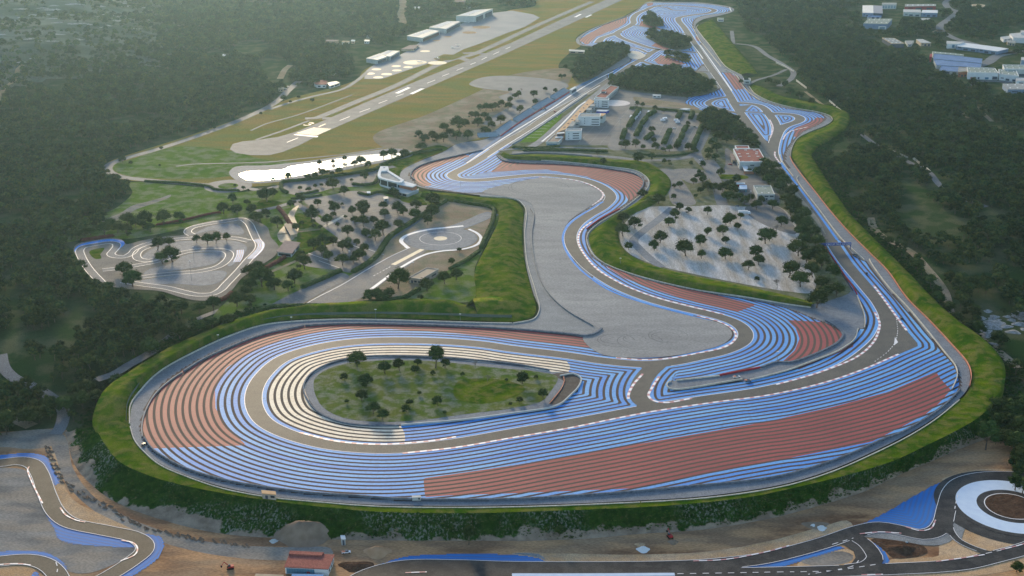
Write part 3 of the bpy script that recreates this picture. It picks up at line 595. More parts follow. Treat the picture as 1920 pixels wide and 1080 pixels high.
def bluemat():
    m = bpy.data.materials.new('striped_blue_runoff'); m.use_nodes = True; nt = m.node_tree; N = nt.nodes; L = nt.links
    b = N['Principled BSDF']; b.inputs['Roughness'].default_value = .7; b.inputs['Specular IOR Level'].default_value = .1
    at = N.new('ShaderNodeAttribute'); at.attribute_name = 'dist'
    a = N.new('ShaderNodeMath'); a.operation = 'MULTIPLY'; a.inputs[1].default_value = 2.2; L.new(at.outputs['Fac'], a.inputs[0])
    s = N.new('ShaderNodeMath'); s.operation = 'SINE'; L.new(a.outputs[0], s.inputs[0])
    geo = N.new('ShaderNodeNewGeometry'); t = N.new('ShaderNodeTexNoise'); t.inputs['Scale'].default_value = .06; L.new(geo.outputs['Position'], t.inputs['Vector'])
    r = N.new('ShaderNodeMapRange'); r.inputs[1].default_value = -.6; r.inputs[2].default_value = 1; L.new(s.outputs[0], r.inputs[0])
    x = N.new('ShaderNodeMix'); x.data_type = 'RGBA'; L.new(r.outputs[0], x.inputs[0]); x.inputs[6].default_value = (.028, .18, .50, 1); x.inputs[7].default_value = (.09, .13, .22, 1)
    y = N.new('ShaderNodeMix'); y.data_type = 'RGBA'; L.new(t.outputs[0], y.inputs[0]); L.new(x.outputs[2], y.inputs[6]); y.inputs[7].default_value = (.022, .16, .48, 1)
    L.new(y.outputs[2], b.inputs['Base Color']); return m
M_bluer = bluemat()
FT = [([(-60,872),(0,869),(37,865),(60,870),(74,888),(90,932),(106,962),(132,981),(200,996),(250,1007),(270,1020),(270,1034),(246,1054),(212,1076),(150,1110)], 11.5, A_newb),
      ([(-60,1062),(0,1053),(50,1050),(82,1057),(105,1075),(120,1110)], 11.5, A_newb),
      ([(650,1100),(690,1078),(755,1062),(860,1061),(960,1064),(1285,1062),(1385,1054),(1440,1046),(1540,1020),(1615,995),(1652,989),(1702,998),(1727,1003),(1752,998),(1766,984),(1774,955),(1785,922),(1803,905),(1840,895),(1896,893),(1940,898),(1985,915)], 12.0, A_new),
      ([(650,1110),(730,1086),(860,1078),(1200,1079),(1440,1075),(1590,1071),(1690,1067),(1765,1063),(1815,1057),(1865,1045),(1920,1030),(1985,1006)], 12.0, A_new),
      ([(1600,1006),(1622,1020),(1636,1037),(1640,1048),(1625,1062),(1590,1068)], 10.0, A_new),
      ([(1779,985),(1784,999),(1797,1014),(1822,1027),(1860,1040)], 5.0, A_new)]
FW = [(res(W(c, Z), 4), w) for c, w, m in FT]
for cx, cy, r in ((1150,636,9),(1155,638,13),(1190,636,8),(1248,632,10),(1253,630,14),(1200,640,16),(1010,352,30),(1030,350,38)):
    disc_ = P2(cx, cy, 0); vs = []; fs = []; n = 60
    for i in range(n):
        a = 2*math.pi*i/n
        for rr0 in (r, r+.35): vs.append((disc_[0]+rr0*math.cos(a)*1.1, disc_[1]+rr0*math.sin(a), .18+.001*cx % .01))
    for i in range(int(n*.8)): j = i+1; fs.append((2*i, 2*i+1, 2*j+1, 2*j))
    link('tyre_marks', vs, fs, mat('tyre_mark_grey', (.13, .13, .13), rough=.9))['kind'] = 'structure'
def blue_area(px):
    poly = res(W(px, Z), 6, True); lo = poly.min(0); hi = poly.max(0); st = 1.1
    X, Y = np.meshgrid(np.arange(lo[0]-st, hi[0]+st, st), np.arange(lo[1]-st, hi[1]+st, st)); P = np.stack([X.ravel(), Y.ravel()], 1)
    keep = spoly(P, poly, 6) < 0; K = P[keep]; d = np.full(len(K), 99.0)
    for c, w in FW: d = np.minimum(d, dline(K, c, 60)-w/2)
    mp = -np.ones(len(P), int); mp[keep] = np.arange(len(K)); g = mp.reshape(X.shape)
    q = np.stack([g[:-1, :-1], g[:-1, 1:], g[1:, 1:], g[1:, :-1]], -1).reshape(-1, 4); q = q[(q >= 0).all(1)]
    o = link('blue_runoff', np.column_stack([K, np.full(len(K), Z+.16)]), q.tolist(), M_bluer); o['kind'] = 'structure'
    at_ = o.data.attributes.new('dist', 'FLOAT', 'POINT'); at_.data.foreach_set('value', d.astype(np.float32))
for px in ([(-20,857),(30,850),(62,849),(88,856),(100,875),(113,905),(102,912),(88,895),(60,875),(0,868)], [(85,965),(98,990),(108,1012),(130,1020),(200,1026),(252,1027),(258,1018),(200,1000),(130,985),(100,970)],
           [(262,1001),(300,1005),(309,1014),(307,1030),(296,1050),(262,1074),(200,1105),(170,1105),(230,1065),(265,1040),(270,1015)],
           [(-20,1038),(50,1031),(90,1036),(115,1050),(128,1068),(110,1072),(80,1052),(0,1050)], [(55,1082),(62,1072),(72,1072),(72,1100),(55,1100)],
           [(700,1072),(710,1060),(745,1046),(795,1040),(960,1039.5),(1000,1044),(1022,1050),(1020,1060),(960,1062),(760,1062)],
           [(1600,990),(1635,973),(1665,957),(1720,925),(1764,904),(1782,905),(1775,930),(1768,975),(1750,996),(1727,1000),(1690,996),(1655,988)],
           [(1599,1011),(1612,1006),(1630,1012),(1648,1023),(1662,1037),(1669,1058),(1645,1060),(1640,1040),(1625,1022)],
           [(1330,1072),(1440,1055),(1500,1038),(1562,1024),(1588,1027),(1560,1036),(1510,1051),(1465,1065),(1400,1073)]): blue_area(px)
sheet('grey_runoff', [(1020,1049),(1000,1043),(960,1038),(1010,1039),(1023,1050)], A_conc2, Z, .13)
sheet('grey_runoff', [(1612,1005),(1640,996),(1660,994),(1700,1003),(1727,1009),(1760,1006),(1778,1000),(1788,1010),(1765,1022),(1735,1023),(1690,1015),(1650,1010)], A_conc2, Z, .22)
sheet('grey_runoff', [(1790,960),(1809,972),(1803,1010),(1800,1018),(1786,1005),(1784,990)], A_conc2, Z, .22)
sheet('dark_soil_heap', [(1632,1012),(1660,1009),(1700,1017),(1733,1025),(1738,1036),(1720,1044),(1675,1047),(1662,1036),(1645,1022)], M_soil, Z, .20)
for i, (c, w, m) in enumerate(FT): ribbon('new_race_track', None, w, m, z=Z, dz=.30+.01*i, world=FW[i][0])
sheet('new_race_track', [(1560,1012),(1600,1000),(1612,1008),(1636,1030),(1640,1062),(1560,1070),(1596,1058),(1604,1046),(1600,1034),(1585,1024)], A_new, Z, .28, smooth=False)
# round manoeuvring pad
c0 = Vector(P2(1896, 950, Z)); rr = 33.0
def disc(name, c, r0, r1, m, z, n=72, ry=1.0):
    vs = []; fs = []
    for i in range(n):
        a = 2*math.pi*i/n
        vs += [(c[0]+r0*math.cos(a), c[1]+r0*ry*math.sin(a), z), (c[0]+r1*math.cos(a), c[1]+r1*ry*math.sin(a), z)]
    for i in range(n):
        j = (i+1) % n; fs.append((2*i, 2*i+1, 2*j+1, 2*j))
    o = link(name, vs, fs, m); o['kind'] = 'structure'; return o
M_pad = mat('pale_blue_paint', (.52, .62, .74), (.58, .68, .78), rough=.5, scale=.2)
disc('round_pad', c0, 0.01, 46, A_new, Z+.24); disc('round_pad_ring', c0, 20.5, 33, M_pad, Z+.42); disc('round_pad_soil', c0, .01, 15.5, M_soil, Z+.40); disc('white_line', c0, 15.5, 16.1, M_white, Z+.43)
disc('round_pad', c0, 16.0, 36.5, A_new, Z+.37)
for i, (c, wd) in enumerate(FW):
    t = np.gradient(c, axis=0); t /= np.linalg.norm(t, axis=1, keepdims=True); nr = np.stack([t[:, 1], -t[:, 0]], 1)
    for s in (1, -1):
        e = c+nr*s*(wd/2-.3); ok = np.ones(len(e), bool)
        for j, (c2, w2) in enumerate(FW):
            if j != i: ok &= dline(e, c2, 20) > w2/2+.2
        ok &= (np.hypot(e[:, 0]-c0[0], e[:, 1]-c0[1]) > 36.5)
        run = []; segs = []
        for k2 in range(len(e)):
            if ok[k2]: run.append(e[k2])
            if not ok[k2] or k2 == len(e)-1:
                if len(run) > 3: segs.append(np.array(run))
                run = []
        for sg in segs: ribbon('white_line', None, .38, M_white, z=Z, dz=.45, world=sg)
M_kerb2 = M_kerb
for k in ([(55,876),(52,881),(60,905),(80,945)], [(113,953),(124,967),(145,977),(160,980)], [(228,1014),(250,1019),(258,1030),(252,1042),(226,1053)], [(1300,1053),(1360,1050),(1440,1035),(1480,1024)],
          [(1612,1002),(1650,998.5),(1690,1001)], [(1698,989),(1725,996),(1745,992),(1754,976)], [(1755,1054),(1800,1048),(1846,1041)], [(1876,1032),(1905,1025),(1935,1016)], [(-20,1061),(35,1058),(58,1061)], [(760,1075),(800,1073.5)], [(1615,1079),(1655,1078)]):
    ribbon('kerb', k, .9, M_kerb, z=Z, dz=.5, step=2)
for k in ([(960,1079),(1100,1079),(1265,1078)],): ribbon('white_line', k, 3.0, M_pad, z=Z, dz=.46)
for k in ([(1270,1077),(1440,1074),(1560,1071),(1645,1059)], [(1790,955),(1793,940),(1797,925)], [(1560,1022),(1600,1010)], [(1848,1039),(1880,1032)], [(1610,1052),(1600,1062),(1560,1071),(1515,1078)], [(105,1055),(108,1066),(106,1080)], [(772,1002),(1782,994)][:0]):
    if k: ribbon('dashed_line', k, .55, M_white, z=Z, dz=.47, dash=7, step=1.2)
# site road edge of broken rock teeth along the haul road
rows = res(W([(92,838),(105,880),(130,912),(190,945),(260,985),(330,1003),(400,1015),(460,1022)], Z), 7.5)
vs = []; fs = []
for p in rows:
    for _ in range(3):
        a = R.uniform(-.4, .4)-.8; w = R.uniform(3, 5); b = len(vs); x, y = p[0]+R.uniform(-2, 2), p[1]+R.uniform(-1.5, 1.5)
        for dx, dy, z in ((-w/2, -.8, 0), (w/2, -.8, 0), (w/2, .8, 0), (-w/2, .8, 0), (-w/3, 0, .9), (w/3, 0, .9)):
            vs.append((x+dx*math.cos(a)-dy*math.sin(a), y+dx*math.sin(a)+dy*math.cos(a), Z+z))
        fs += [(b, b+1, b+5, b+4), (b+2, b+3, b+4, b+5), (b+1, b+2, b+5), (b+3, b, b+4)]
o = link('spoil_ridges', vs, fs, mat('brown_spoil', (.16, .11, .08), (.24, .17, .12), rough=1, scale=.3)); o['kind'] = 'stuff'; tag(o, 'row of small brown spoil ridges beside the dirt haul road')
def heap(px, r, h, m, label, z=Z, ry=.8, seed=0, name='soil_heap', cat='heap'):
    x, y = P2(*px, z); n = 20; k = 8; vs = [(x, y, z+h)]; fs = []
    rr_ = random.Random(seed+int(px[0]))
    for i in range(1, k+1):
        for j in range(n):
            a = 2*math.pi*j/n; q = i/k; u = r*q*(1+.18*math.sin(3*a+seed)+rr_.uniform(-.06, .06))
            vs.append((x+u*math.cos(a), y+u*ry*math.sin(a), z-.2+(h+.2)*(math.cos(q*math.pi)*.5+.5)*rr_.uniform(.88, 1.1) if i < k else z-.4))
    for j in range(n): fs.append((0, 1+j, 1+(j+1) % n))
    for i in range(k-1):
        for j in range(n): fs.append((1+i*n+j, 1+(i+1)*n+j, 1+(i+1)*n+(j+1) % n, 1+i*n+(j+1) % n))
    o = link(name, vs, fs, m, smooth=True); return tag(o, label, cat)
M_ochre = mat('ochre_soil', (.40, .24, .13), (.48, .30, .18), rough=1, scale=.2, spec=0)
M_brownh = mat('brown_soil', (.22, .16, .11), (.28, .21, .15), rough=1, scale=.2, spec=0)
heap((708,1036), 9, 4, M_ochre, 'orange soil heap beside the start of the new blue run-off')
heap((668,1062), 13, 1.2, M_soil, 'low dark brown soil patch right of the red roofed building', ry=.6)
heap((572,1004), 24, 9.5, M_brownh, 'large bare brown earth mound dumped against the green slope', ry=.55)
heap((1690,1030), 12, 2.2, M_soil, 'dark rough soil heap inside the new circuit loop', ry=.6)
heap((1262,1017), 4, 1.6, M_brownh, 'small brown stone pile beside the red digger')
heap((1200,1022), 4, 1.4, M_sand, 'small pale stone pile left of the red digger')
heap((1530,985), 10, 1.6, M_brownh, 'low brown soil heap behind the tipped white bags', ry=.6)

# ------------------------------------------------------------------ the flat land on top: airfield, car parks, roads
AIR = [(193,318),(205,303),(240,290),(330,262),(420,232),(480,212),(540,186),(600,170),(640,160),(670,148),(684,130),(760,100),(860,60),(960,18),(1000,12),(1010,-20),(1250,-20),(1215,6),(1188,20),(1158,36),(1118,49),(1086,65),(1079,76),(1088,86),(1072,96),(1050,130),(1110,148),(1060,171),(1000,209),(950,239),(905,261),(862,267),(830,284),(785,302),(756,318),(700,322),(640,330),(560,342),(470,350),(400,348),(320,342),(240,338),(205,328)]
sheet('airfield_grass', AIR, M_dry, 0, -.10)
sheet('bare_ground', [(700,255),(800,215),(900,170),(960,140),(1060,128),(1060,165),(1000,205),(940,238),(900,258),(850,272),(800,285),(740,283)], M_bare, 0, -.04)
sheet('green_grass', [(205,308),(240,300),(330,275),(420,280),(500,300),(560,305),(440,318),(430,330),(330,335),(240,330)], M_field, 0, -.05)
sheet('green_grass', [(700,318),(760,292),(820,272),(840,278),(790,298),(755,315),(745,330),(712,330)], M_grass, 0, -.03)
sheet('runway', [(478,263),(520,257),(555,247),(600,229),(700,186),(800,144.5),(957,81),(1045,40),(1135,0),(1165,-14),(1215,-14),(1167,0),(960,95),(800,165),(700,208),(600,252),(560,273),(530,285),(505,291),(470,291),(443,287),(431,280),(436,270),(455,265)], A_run, 0, .02, smooth=False)
ribbon('taxiway', [(572,222),(592,221),(612,214),(660,194),(740,161.5),(820,122),(850,111),(880,104),(930,83),(975,62),(1040,33),(1110,3)], 13, A_run, dz=.0)
for px in ([(604,222),(618,222),(626,227),(622,231)], [(828,112),(855,108),(884,117),(872,121)], [(868,100),(890,99),(915,104),(900,107)]): ribbon('taxiway', px, 14, A_run, dz=.01)
ribbon('perimeter_track', [(480,262),(530,245),(580,226)], 5, A_run, dz=.0)
sheet('apron', [(683,148),(686,133),(700,122),(740,108),(765,95),(800,70),(850,50),(915,25),(960,20),(1000,27),(1012,33),(985,50),(950,62),(905,80),(870,92),(845,105),(810,117),(760,133),(716,148)], mat('apron_concrete', (.165,.185,.215), (.20,.215,.24), rough=.7, scale=.02), 0, .0, smooth=False)
sheet('grass_wedge', [(812,111),(832,101.5),(856,103),(866,106),(850,112),(838,113)], M_dry, 0, .05, smooth=False)
for x, y, a in ((797,96,9),(820,118,16),(778,117,20),(743,124,8),(765,126,8),(706,130,8),(744,132,8),(694,138,8),(725,139,9),(709,145,8),(840,69,7),(818,76,7),(880,61,14),(903,51,18)):
    p = P2(x, y); k = 2450*(.350+(y-540)/2450*-.0+((y-540)/2450)*.937)/400; disc('concrete_patch', p, .01, a/1.05, M_sand if y < 80 else M_cream, .05, 32)
# runway paint
def quadpx(name, q, m=M_white, dz=.09): return sheet(name, q, m, 0, dz, smooth=False)
for i in range(12):
    u0, u1 = (i+.12)/12, (i+.78)/12
    A_, B_, C_, D_ = (554.5,250), (588,239), (622,241.5), (594,254)
    L_ = lambda a, b, t: (a[0]+(b[0]-a[0])*t, a[1]+(b[1]-a[1])*t)
    quadpx('runway_marking', [L_(A_, D_, u0), L_(B_, C_, u0), L_(B_, C_, u1), L_(A_, D_, u1)], M_cream)
for q in ([(740,174.5),(765,163.5),(770,165),(747,175.5)], [(768,175.5),(789,166),(796.5,166),(774,177)], [(1076,32),(1087,26.5),(1091,26.8),(1081,32.2)], [(1096,32.5),(1107,27.5),(1111,28),(1100,33)],
          [(554,251.5),(597,255.5),(595,257.5),(550,253)]): quadpx('runway_marking', q)
for a, b in (((538,267),(559,258.5)),((637,226),(656,218.5)),((674,210.5),(693.5,203.5)),((742,181),(757,176)),((710,194),(726,188)),((801,156),(816,150)),((829,143),(842,138)),((856,132),(869,127)),((882,121),(892,117)),((903,112),(913,107)),((925,102),(936,97)),((948,92),(957,88))):
    ribbon('runway_marking', [a, b], 1.3, M_white, dz=.09)
tcu = bpy.data.curves.new('runway_number', 'FONT'); tcu.body = '31'; tcu.size = 26; tcu.align_x = 'CENTER'; tcu.space_character = 1.5
to = bpy.data.objects.new('runway_number', tcu); COL.objects.link(to)
pa, pb = Vector(P2(600,236.5)), Vector(P2(660,210)); dr = (pb-pa).normalized()
to.matrix_world = Matrix(((dr.y, dr.x, 0, pa.x-10), (-dr.x, dr.y, 0, pa.y), (0, 0, 1, .10), (0, 0, 0, 1)))
to.data.materials.append(M_cream); me_ = bpy.data.meshes.new_from_object(to); mw = to.matrix_world.copy(); bpy.data.objects.remove(to); to = bpy.data.objects.new('runway_number', me_); COL.objects.link(to); to.matrix_world = mw; to['kind'] = 'structure'
sheet('grey_hardstanding', [(880,158),(905,145),(940,142),(1040,150),(1066,160),(1050,172),(1000,200),(975,214),(940,232),(925,236),(905,232),(930,215),(958,195),(935,182),(955,172),(900,165)], A_road, 0, .0)
for px, w in (([(110,230),(90,255),(60,268)], 5), ([(560,152),(540,170),(522,188),(498,203),(430,233),(350,262),(285,283),(235,297),(207,308),(203,320),(225,331),(280,338),(340,343),(390,347),(430,349)], 11),
              ([(455,352),(490,356),(520,350),(560,343),(640,331),(700,320),(740,312)], 9), ([(330,312),(360,308),(430,306),(500,304),(560,298),(640,290),(720,277)], 3.5),
              ([(505,205),(545,192),(590,180),(640,168),(668,152),(690,134)], 7), ([(660,178),(560,215),(500,232),(470,245)], 3)):
    if len(px) == 3 and px[0] == (110,230): continue
    ribbon('perimeter_road', px, w, A_road, dz=.06)
disc('roundabout', P2(428,349), 0.01, 26, A_road, .08, ry=1.0); disc('roundabout_island', P2(428,348.7), .01, 11, M_field, .14, ry=1.0)
sheet('green_field', [(245,342),(330,347),(400,354),(455,362),(492,374),(500,385),(480,397),(430,401),(400,404),(330,418),(290,420),(230,416),(195,405),(225,385),(248,362)], M_field, 0, .06)
sheet('green_field', [(110,405),(200,408),(330,420),(400,404),(470,400),(495,410),(470,412),(400,420),(340,430),(250,447),(180,446),(110,455)], M_field, 0, .02)
sheet('stream_bed', [(190,415),(225,400),(250,385),(290,375),(320,365),(318,370),(290,381),(255,393),(235,406),(200,418)], M_gravel, 0, .1)
# pond
M_water = mat('pond_water', (.02, .03, .035), rough=.06, spec=1.0)
WB = M_water.node_tree.nodes['Principled BSDF']; WB.inputs['Roughness'].default_value = .16; WB.inputs['Specular IOR Level'].default_value = 1.0
tx = M_water.node_tree.nodes.new('ShaderNodeTexNoise'); tx.inputs['Scale'].default_value = .35; tg = M_water.node_tree.nodes.new('ShaderNodeNewGeometry'); bp = M_water.node_tree.nodes.new('ShaderNodeBump')
bp.inputs['Distance'].default_value = .35; bp.inputs['Strength'].default_value = .6; M_water.node_tree.links.new(tg.outputs['Position'], tx.inputs['Vector']); M_water.node_tree.links.new(tx.outputs[0], bp.inputs['Height']); M_water.node_tree.links.new(bp.outputs[0], WB.inputs['Normal'])
sheet('pond_bank', [(430,322),(445,312),(500,310),(560,304),(620,296),(690,284),(730,279),(760,280),(775,285),(772,292),(745,300),(700,308),(640,320),(560,335),(500,343),(460,343),(440,336)], A_serv, 0, .08)
sheet('pond_water', [(449,326),(470,321.5),(530,318),(545,312),(600,304),(660,293.5),(720,288),(735,285.5),(756,289),(748,295),(700,303),(650,312.5),(600,321.5),(550,331),(500,338.5),(465,337.5),(452,332)], M_water, 0, .14)

# ---- infield between the pit straight and the long straight
INF = [(934,290),(945,281),(980,263),(1010,243),(1060,208),(1110,174),(1138,158),(1148,148),(1170,138),(1190,127),(1205,125),(1250,128),(1290,134),(1318,136),(1332,152),(1345,166),(1322,177),(1288,183),(1284,190),(1290,198),(1306,204),(1330,211),(1375,216),(1390,232),(1420,268),(1440,297),(1468,335),(1495,372),(1530,415),(1545,448),(1556,475),(1572,508),(1588,532),(1594,548),(1560,562),(1526,570),(1470,560),(1400,545),(1300,528),(1215,506),(1165,490),(1140,472),(1124,452),(1127,432),(1150,404),(1192,384),(1226,361),(1234,342),(1226,323),(1195,309),(1145,304),(1047,297),(990,296),(955,293)]
M_scrub = mat('scrub_ground', (.11, .125, .055), (.17, .165, .09), rough=1, scale=.04, c3=(.26, .24, .18), scale3=.12, amt3=.4, spec=0)
sheet('infield_ground', INF, M_scrub, 0, .20)
D = .26
sheet('sandy_verge', [(1392,232),(1400,238),(1445,298),(1500,368),(1535,412),(1548,440),(1536,425),(1490,365),(1440,300),(1410,262)], mat('sandy_asphalt', (.22,.21,.175), (.27,.25,.20), rough=.9, scale=.1), 0, D+.02)
sheet('paddock', [(1052,272),(1072,246),(1100,212),(1135,184),(1155,168),(1190,172),(1240,178),(1290,184),(1285,190),(1292,200),(1310,206),(1280,204),(1230,202),(1190,200),(1178,215),(1150,262),(1140,272),(1090,272)], A_pad, 0, D)
sheet('paddock_stain', [(1190,182),(1250,190),(1290,196),(1310,205),(1260,202),(1200,195)], M_bare, 0, D+.03)
disc('round_white_pad', P2(1152,193.5), .01, 22, mat('pad_pale', (.55,.50,.46), (.64,.58,.54), rough=.6, scale=.2), D+.04, ry=.9)
sheet('car_park', [(1142,268),(1180,205),(1215,206),(1262,210),(1300,212),(1318,214),(1312,240),(1305,262),(1298,280),(1250,284),(1230,280),(1150,282),(1140,276)], A_lot, 0, D)
ribbon('infield_road', [(960,286),(1040,287),(1100,291),(1160,296),(1200,301),(1250,300),(1290,295),(1305,285),(1318,262),(1330,240),(1345,232),(1372,238),(1385,262)], 10, A_road, dz=D+.05)
ribbon('infield_road', [(935,283),(960,280),(1010,276),(1060,277),(1140,279)], 5, A_serv, dz=D+.07)
ribbon('infield_road', [(1305,285),(1312,300),(1330,318),(1345,345),(1350,370),(1355,385)], 12, A_road, dz=D+.09)
ribbon('infield_road', [(1330,300),(1365,330),(1400,333)], 10, A_road, dz=D+.07)
sheet('car_park', [(1233,318),(1262,318),(1280,340),(1300,370),(1302,384),(1268,386),(1250,350)], A_lot, 0, D+.02)
sheet('car_park', [(1264,318),(1310,318),(1330,335),(1300,345),(1282,338)], A_lot, 0, D+.03)
sheet('yard', [(1362,278),(1400,312),(1440,345),(1462,370),(1452,386),(1400,385),(1375,350),(1350,335),(1360,310)], A_pad, 0, D+.01)
sheet('lawn', [(1342,328),(1400,330),(1402,335),(1350,336)], M_grass, 0, D+.05)
STONY = [(1206,392),(1222,388),(1300,387),(1352,385),(1400,388),(1452,386),(1472,395),(1500,440),(1505,470),(1520,500),(1530,535),(1520,550),(1470,546),(1400,534),(1300,514),(1240,500),(1190,482),(1170,466),(1162,447),(1164,432),(1180,410)]
sheet('stony_car_park', STONY, M_stony, 0, D+.04)
ribbon('stony_track', [(1262,390),(1235,412),(1205,435),(1188,452),(1200,468),(1222,488),(1240,502)], 9, A_serv, dz=D+.08)
sheet('paved_yard', [(1400,388),(1456,388),(1480,410),(1490,440),(1440,425),(1405,405)], A_lot, 0, D+.06)
M_strip = mat('grass_verge_strip', (.10, .19, .02), (.14, .22, .03), rough=1, scale=.1, spec=0)
sheet('pit_lane_grass', [(974,268),(985,258),(1030,228),(1056,212),(1048,226),(1010,262),(1004,266)], M_strip, 0, D+.08, smooth=False)
for t in np.linspace(.12, .9, 8):
    a = (979+72*t, 264-50*t); b = (1006+44*t, 264-48*t)
    ribbon('white_line', [a, b], .6, M_white, dz=D+.10)
ribbon('pit_lane', [(985,282),(1012,266),(1056,228),(1090,200),(1118,178),(1150,152)], 11, A_serv, dz=D+.12)
ribbon('white_line', [(1016,266),(1040,246),(1072,214),(1085,200),(1098,191)], 2.4, M_white, dz=D+.16)
sheet('pit_apron', [(1020,266),(1042,248),(1080,214),(1104,190),(1108,192),(1062,240),(1040,262),(1036,268)], mat('pit_floor', (.25,.20,.16),(.30,.24,.19), rough=.8, scale=.1), 0, D+.14, smooth=False)
ribbon('white_line', [(875,306),(905,285),(943,260),(985,234),(1040,200),(1085,169),(1125,146),(1150,134)], 2.6, M_white, dz=.12)
ribbon('blue_line', [(868,303),(905,280),(943,254),(985,228),(1040,194),(1085,163),(1120,144)], 5, mat('dark_blue_paint', (.05,.13,.26), (.07,.17,.32), rough=.6, scale=.1), dz=.115)
ribbon('white_line', [(914,295),(948,273),(990,247),(1036,217),(1090,180),(1125,160)], 1.4, M_white, dz=.125)
ribbon('pale_edge', [(950,270),(990,247),(1036,217),(1090,184),(1135,158)], 5.0, A_serv, dz=.12, off=4)
sheet('pale_pad', [(1180,97),(1193,96),(1208,102),(1210,105),(1198,111),(1190,112),(1180,108)], mat('cream_pad', (.50,.46,.38),(.56,.52,.44), rough=.7, scale=.1), 0, .2)
# forest floors inside the circuit
ISL = {'F1': [(1207,45),(1206,32),(1214,23),(1226,26),(1234,40),(1243,49),(1225,50)], 'F2': [(1211,63),(1225,57),(1260,61),(1280,68),(1294,80),(1293,91),(1270,94),(1240,86),(1222,76)],
       'F3': [(1247,103),(1250,97),(1266,100),(1280,103),(1291,108),(1290,117),(1270,113),(1255,108)], 'F4': [(1141,162),(1148,146),(1170,138),(1188,129),(1250,124),(1290,129),(1306,141),(1325,150),(1339,162),(1335,171),(1322,176),(1290,182),(1240,178),(1165,168)],
       'F5': [(1072,140),(1085,117),(1110,98),(1128,88),(1175,92),(1180,102),(1165,112),(1135,132),(1100,152),(1085,155)], 'F6': [(1312,222),(1325,207),(1372,216),(1395,237),(1415,262),(1422,282),(1400,277),(1385,256),(1360,250),(1322,250)]}
for k in ISL:
    ym = sum(q[1] for q in ISL[k])/len(ISL[k])
    if k != 'F5': ISL[k] = [(a, b+(6.5 if b < ym else 0)) for a, b in ISL[k]]
for k, v in ISL.items():
    if k != 'F5': sheet('forest_clearing_floor', v, M_scrub, 0, .30)
sheet('scrub', ISL['F5'], M_scrub, 0, .02)

# ---- south-west car parks
sheet('sw_ground', [(445,362),(500,356),(560,344),(640,332),(700,322),(745,330),(770,350),(840,378),(885,384),(925,392),(935,402),(918,445),(900,480),(890,505),(893,540),(880,566),(760,560),(700,568),(640,575),(560,577),(500,583),(430,606),(400,600),(430,560),(480,520),(520,480),(510,450),(490,415),(490,385)][::1], M_field, 0, .03)
sheet('car_park', [(527,356),(530,344),(570,339),(640,331),(700,320),(712,330),(705,345),(670,350),(630,352),(600,360),(565,366),(545,364)], A_lot, 0, .10)
sheet('car_park', [(572,375),(620,366),(660,358),(705,362),(740,372),(790,380),(812,390),(800,402),(760,430),(735,445),(705,482),(690,495),(660,512),(640,508),(570,498),(560,490),(610,455),(640,440),(612,425),(600,400)], A_lot, 0, .12)
sheet('brown_patch', [(570,385),(600,388),(640,400),(625,410),(590,400)], M_bare, 0, .09)
for px in ([(545,376),(575,395),(600,415),(620,430),(640,445),(665,470)], [(480,396),(520,388),(560,376),(600,365)], [(690,478),(725,450),(770,422),(800,398),(818,385)]): ribbon('park_road', px, 8, A_road, dz=.16)
for px in ([(608,425),(647,404)],): ribbon('pale_path', px, 4, M_wallc, dz=.2)
for px in ([(508,510),(545,494),(580,478)], [(600,430),(560,435),(520,440)]): ribbon('pale_path', px, 4, M_bare, dz=.2)
for x, y in ((650,455),(668,462),(700,470),(600,482),(620,496)): ribbon('white_line', [(x-22,y-7),(x+20,y+8)], .5, M_white, dz=.18)
sheet('gravel_ground', [(832,378),(880,385),(924,391),(928,402),(912,445),(900,466),(860,492),(842,506),(800,530),(760,558),(700,566),(640,575),(575,574),(540,578),(600,545),(650,520),(700,487),(738,445),(800,405)], M_bare, 0, .11)
sheet('parking_strip', [(500,580),(560,545),(640,512),(655,520),(610,545),(575,565),(545,577)], A_lot, 0, .20)
sheet('skid_track', [(575,571),(600,552),(650,526),(690,500),(745,475),(775,459),(800,470),(765,500),(720,530),(690,552),(660,568),(640,574),(590,574)], A_lot, 0, .22, smooth=False)
cs = P2(826, 447.5)
disc('skid_pad', cs, .01, 36, A_serv, .26); ribbon('skid_arm', [(846,430),(870,422),(895,412),(910,405),(925,400)], 17, A_serv, dz=.24)
ribbon('white_line', [(869,424),(845,426.5),(810,430),(780,436),(760,443),(752,452),(760,461),(766,466)], 4.0, M_white, dz=.30)
ribbon('white_line', [(879,430),(895,438),(902,448),(893,460),(865,468),(830,471),(800,477),(760,497),(690,547)], 3.2, M_white, dz=.30)
ribbon('white_line', [(766,466),(735,480),(690,505),(640,535),(595,558),(577,568)], .7, M_white, dz=.31)
ribbon('cream_line', [(737,497),(792,468)], 5.0, M_cream, dz=.32); disc('white_spot', cs, .01, 6.5, M_cream, .31)
disc('dashed_ring', cs, 20.0, 20.4, M_white, .30)
ribbon('dashed_line', [(700,518),(733,500)], .8, M_white, dz=.32, dash=5, step=1)
sheet('lawn', [(540,420),(560,400),(578,405),(586,425),(560,430)], M_grass, 0, .14); sheet('lawn', [(556,455),(575,432),(610,432),(630,440),(628,455),(600,462),(565,465)], M_grass, 0, .14)
sheet('lawn', [(520,495),(545,480),(560,470),(600,465),(570,480),(540,500)], M_grass, 0, .14); sheet('lawn', [(500,545),(520,520),(560,505),(600,512),(630,510),(590,530),(550,550),(510,575)], M_field, 0, .14)
sheet('lawn', [(750,368),(775,365),(800,385),(780,383),(755,378)], M_grass, 0, .14)
sheet('lawn', [(480,360),(520,357),(530,370),(500,375)], M_field, 0, .12); sheet('lawn', [(490,375),(530,380),(520,388),(485,395)], M_grass, 0, .12)
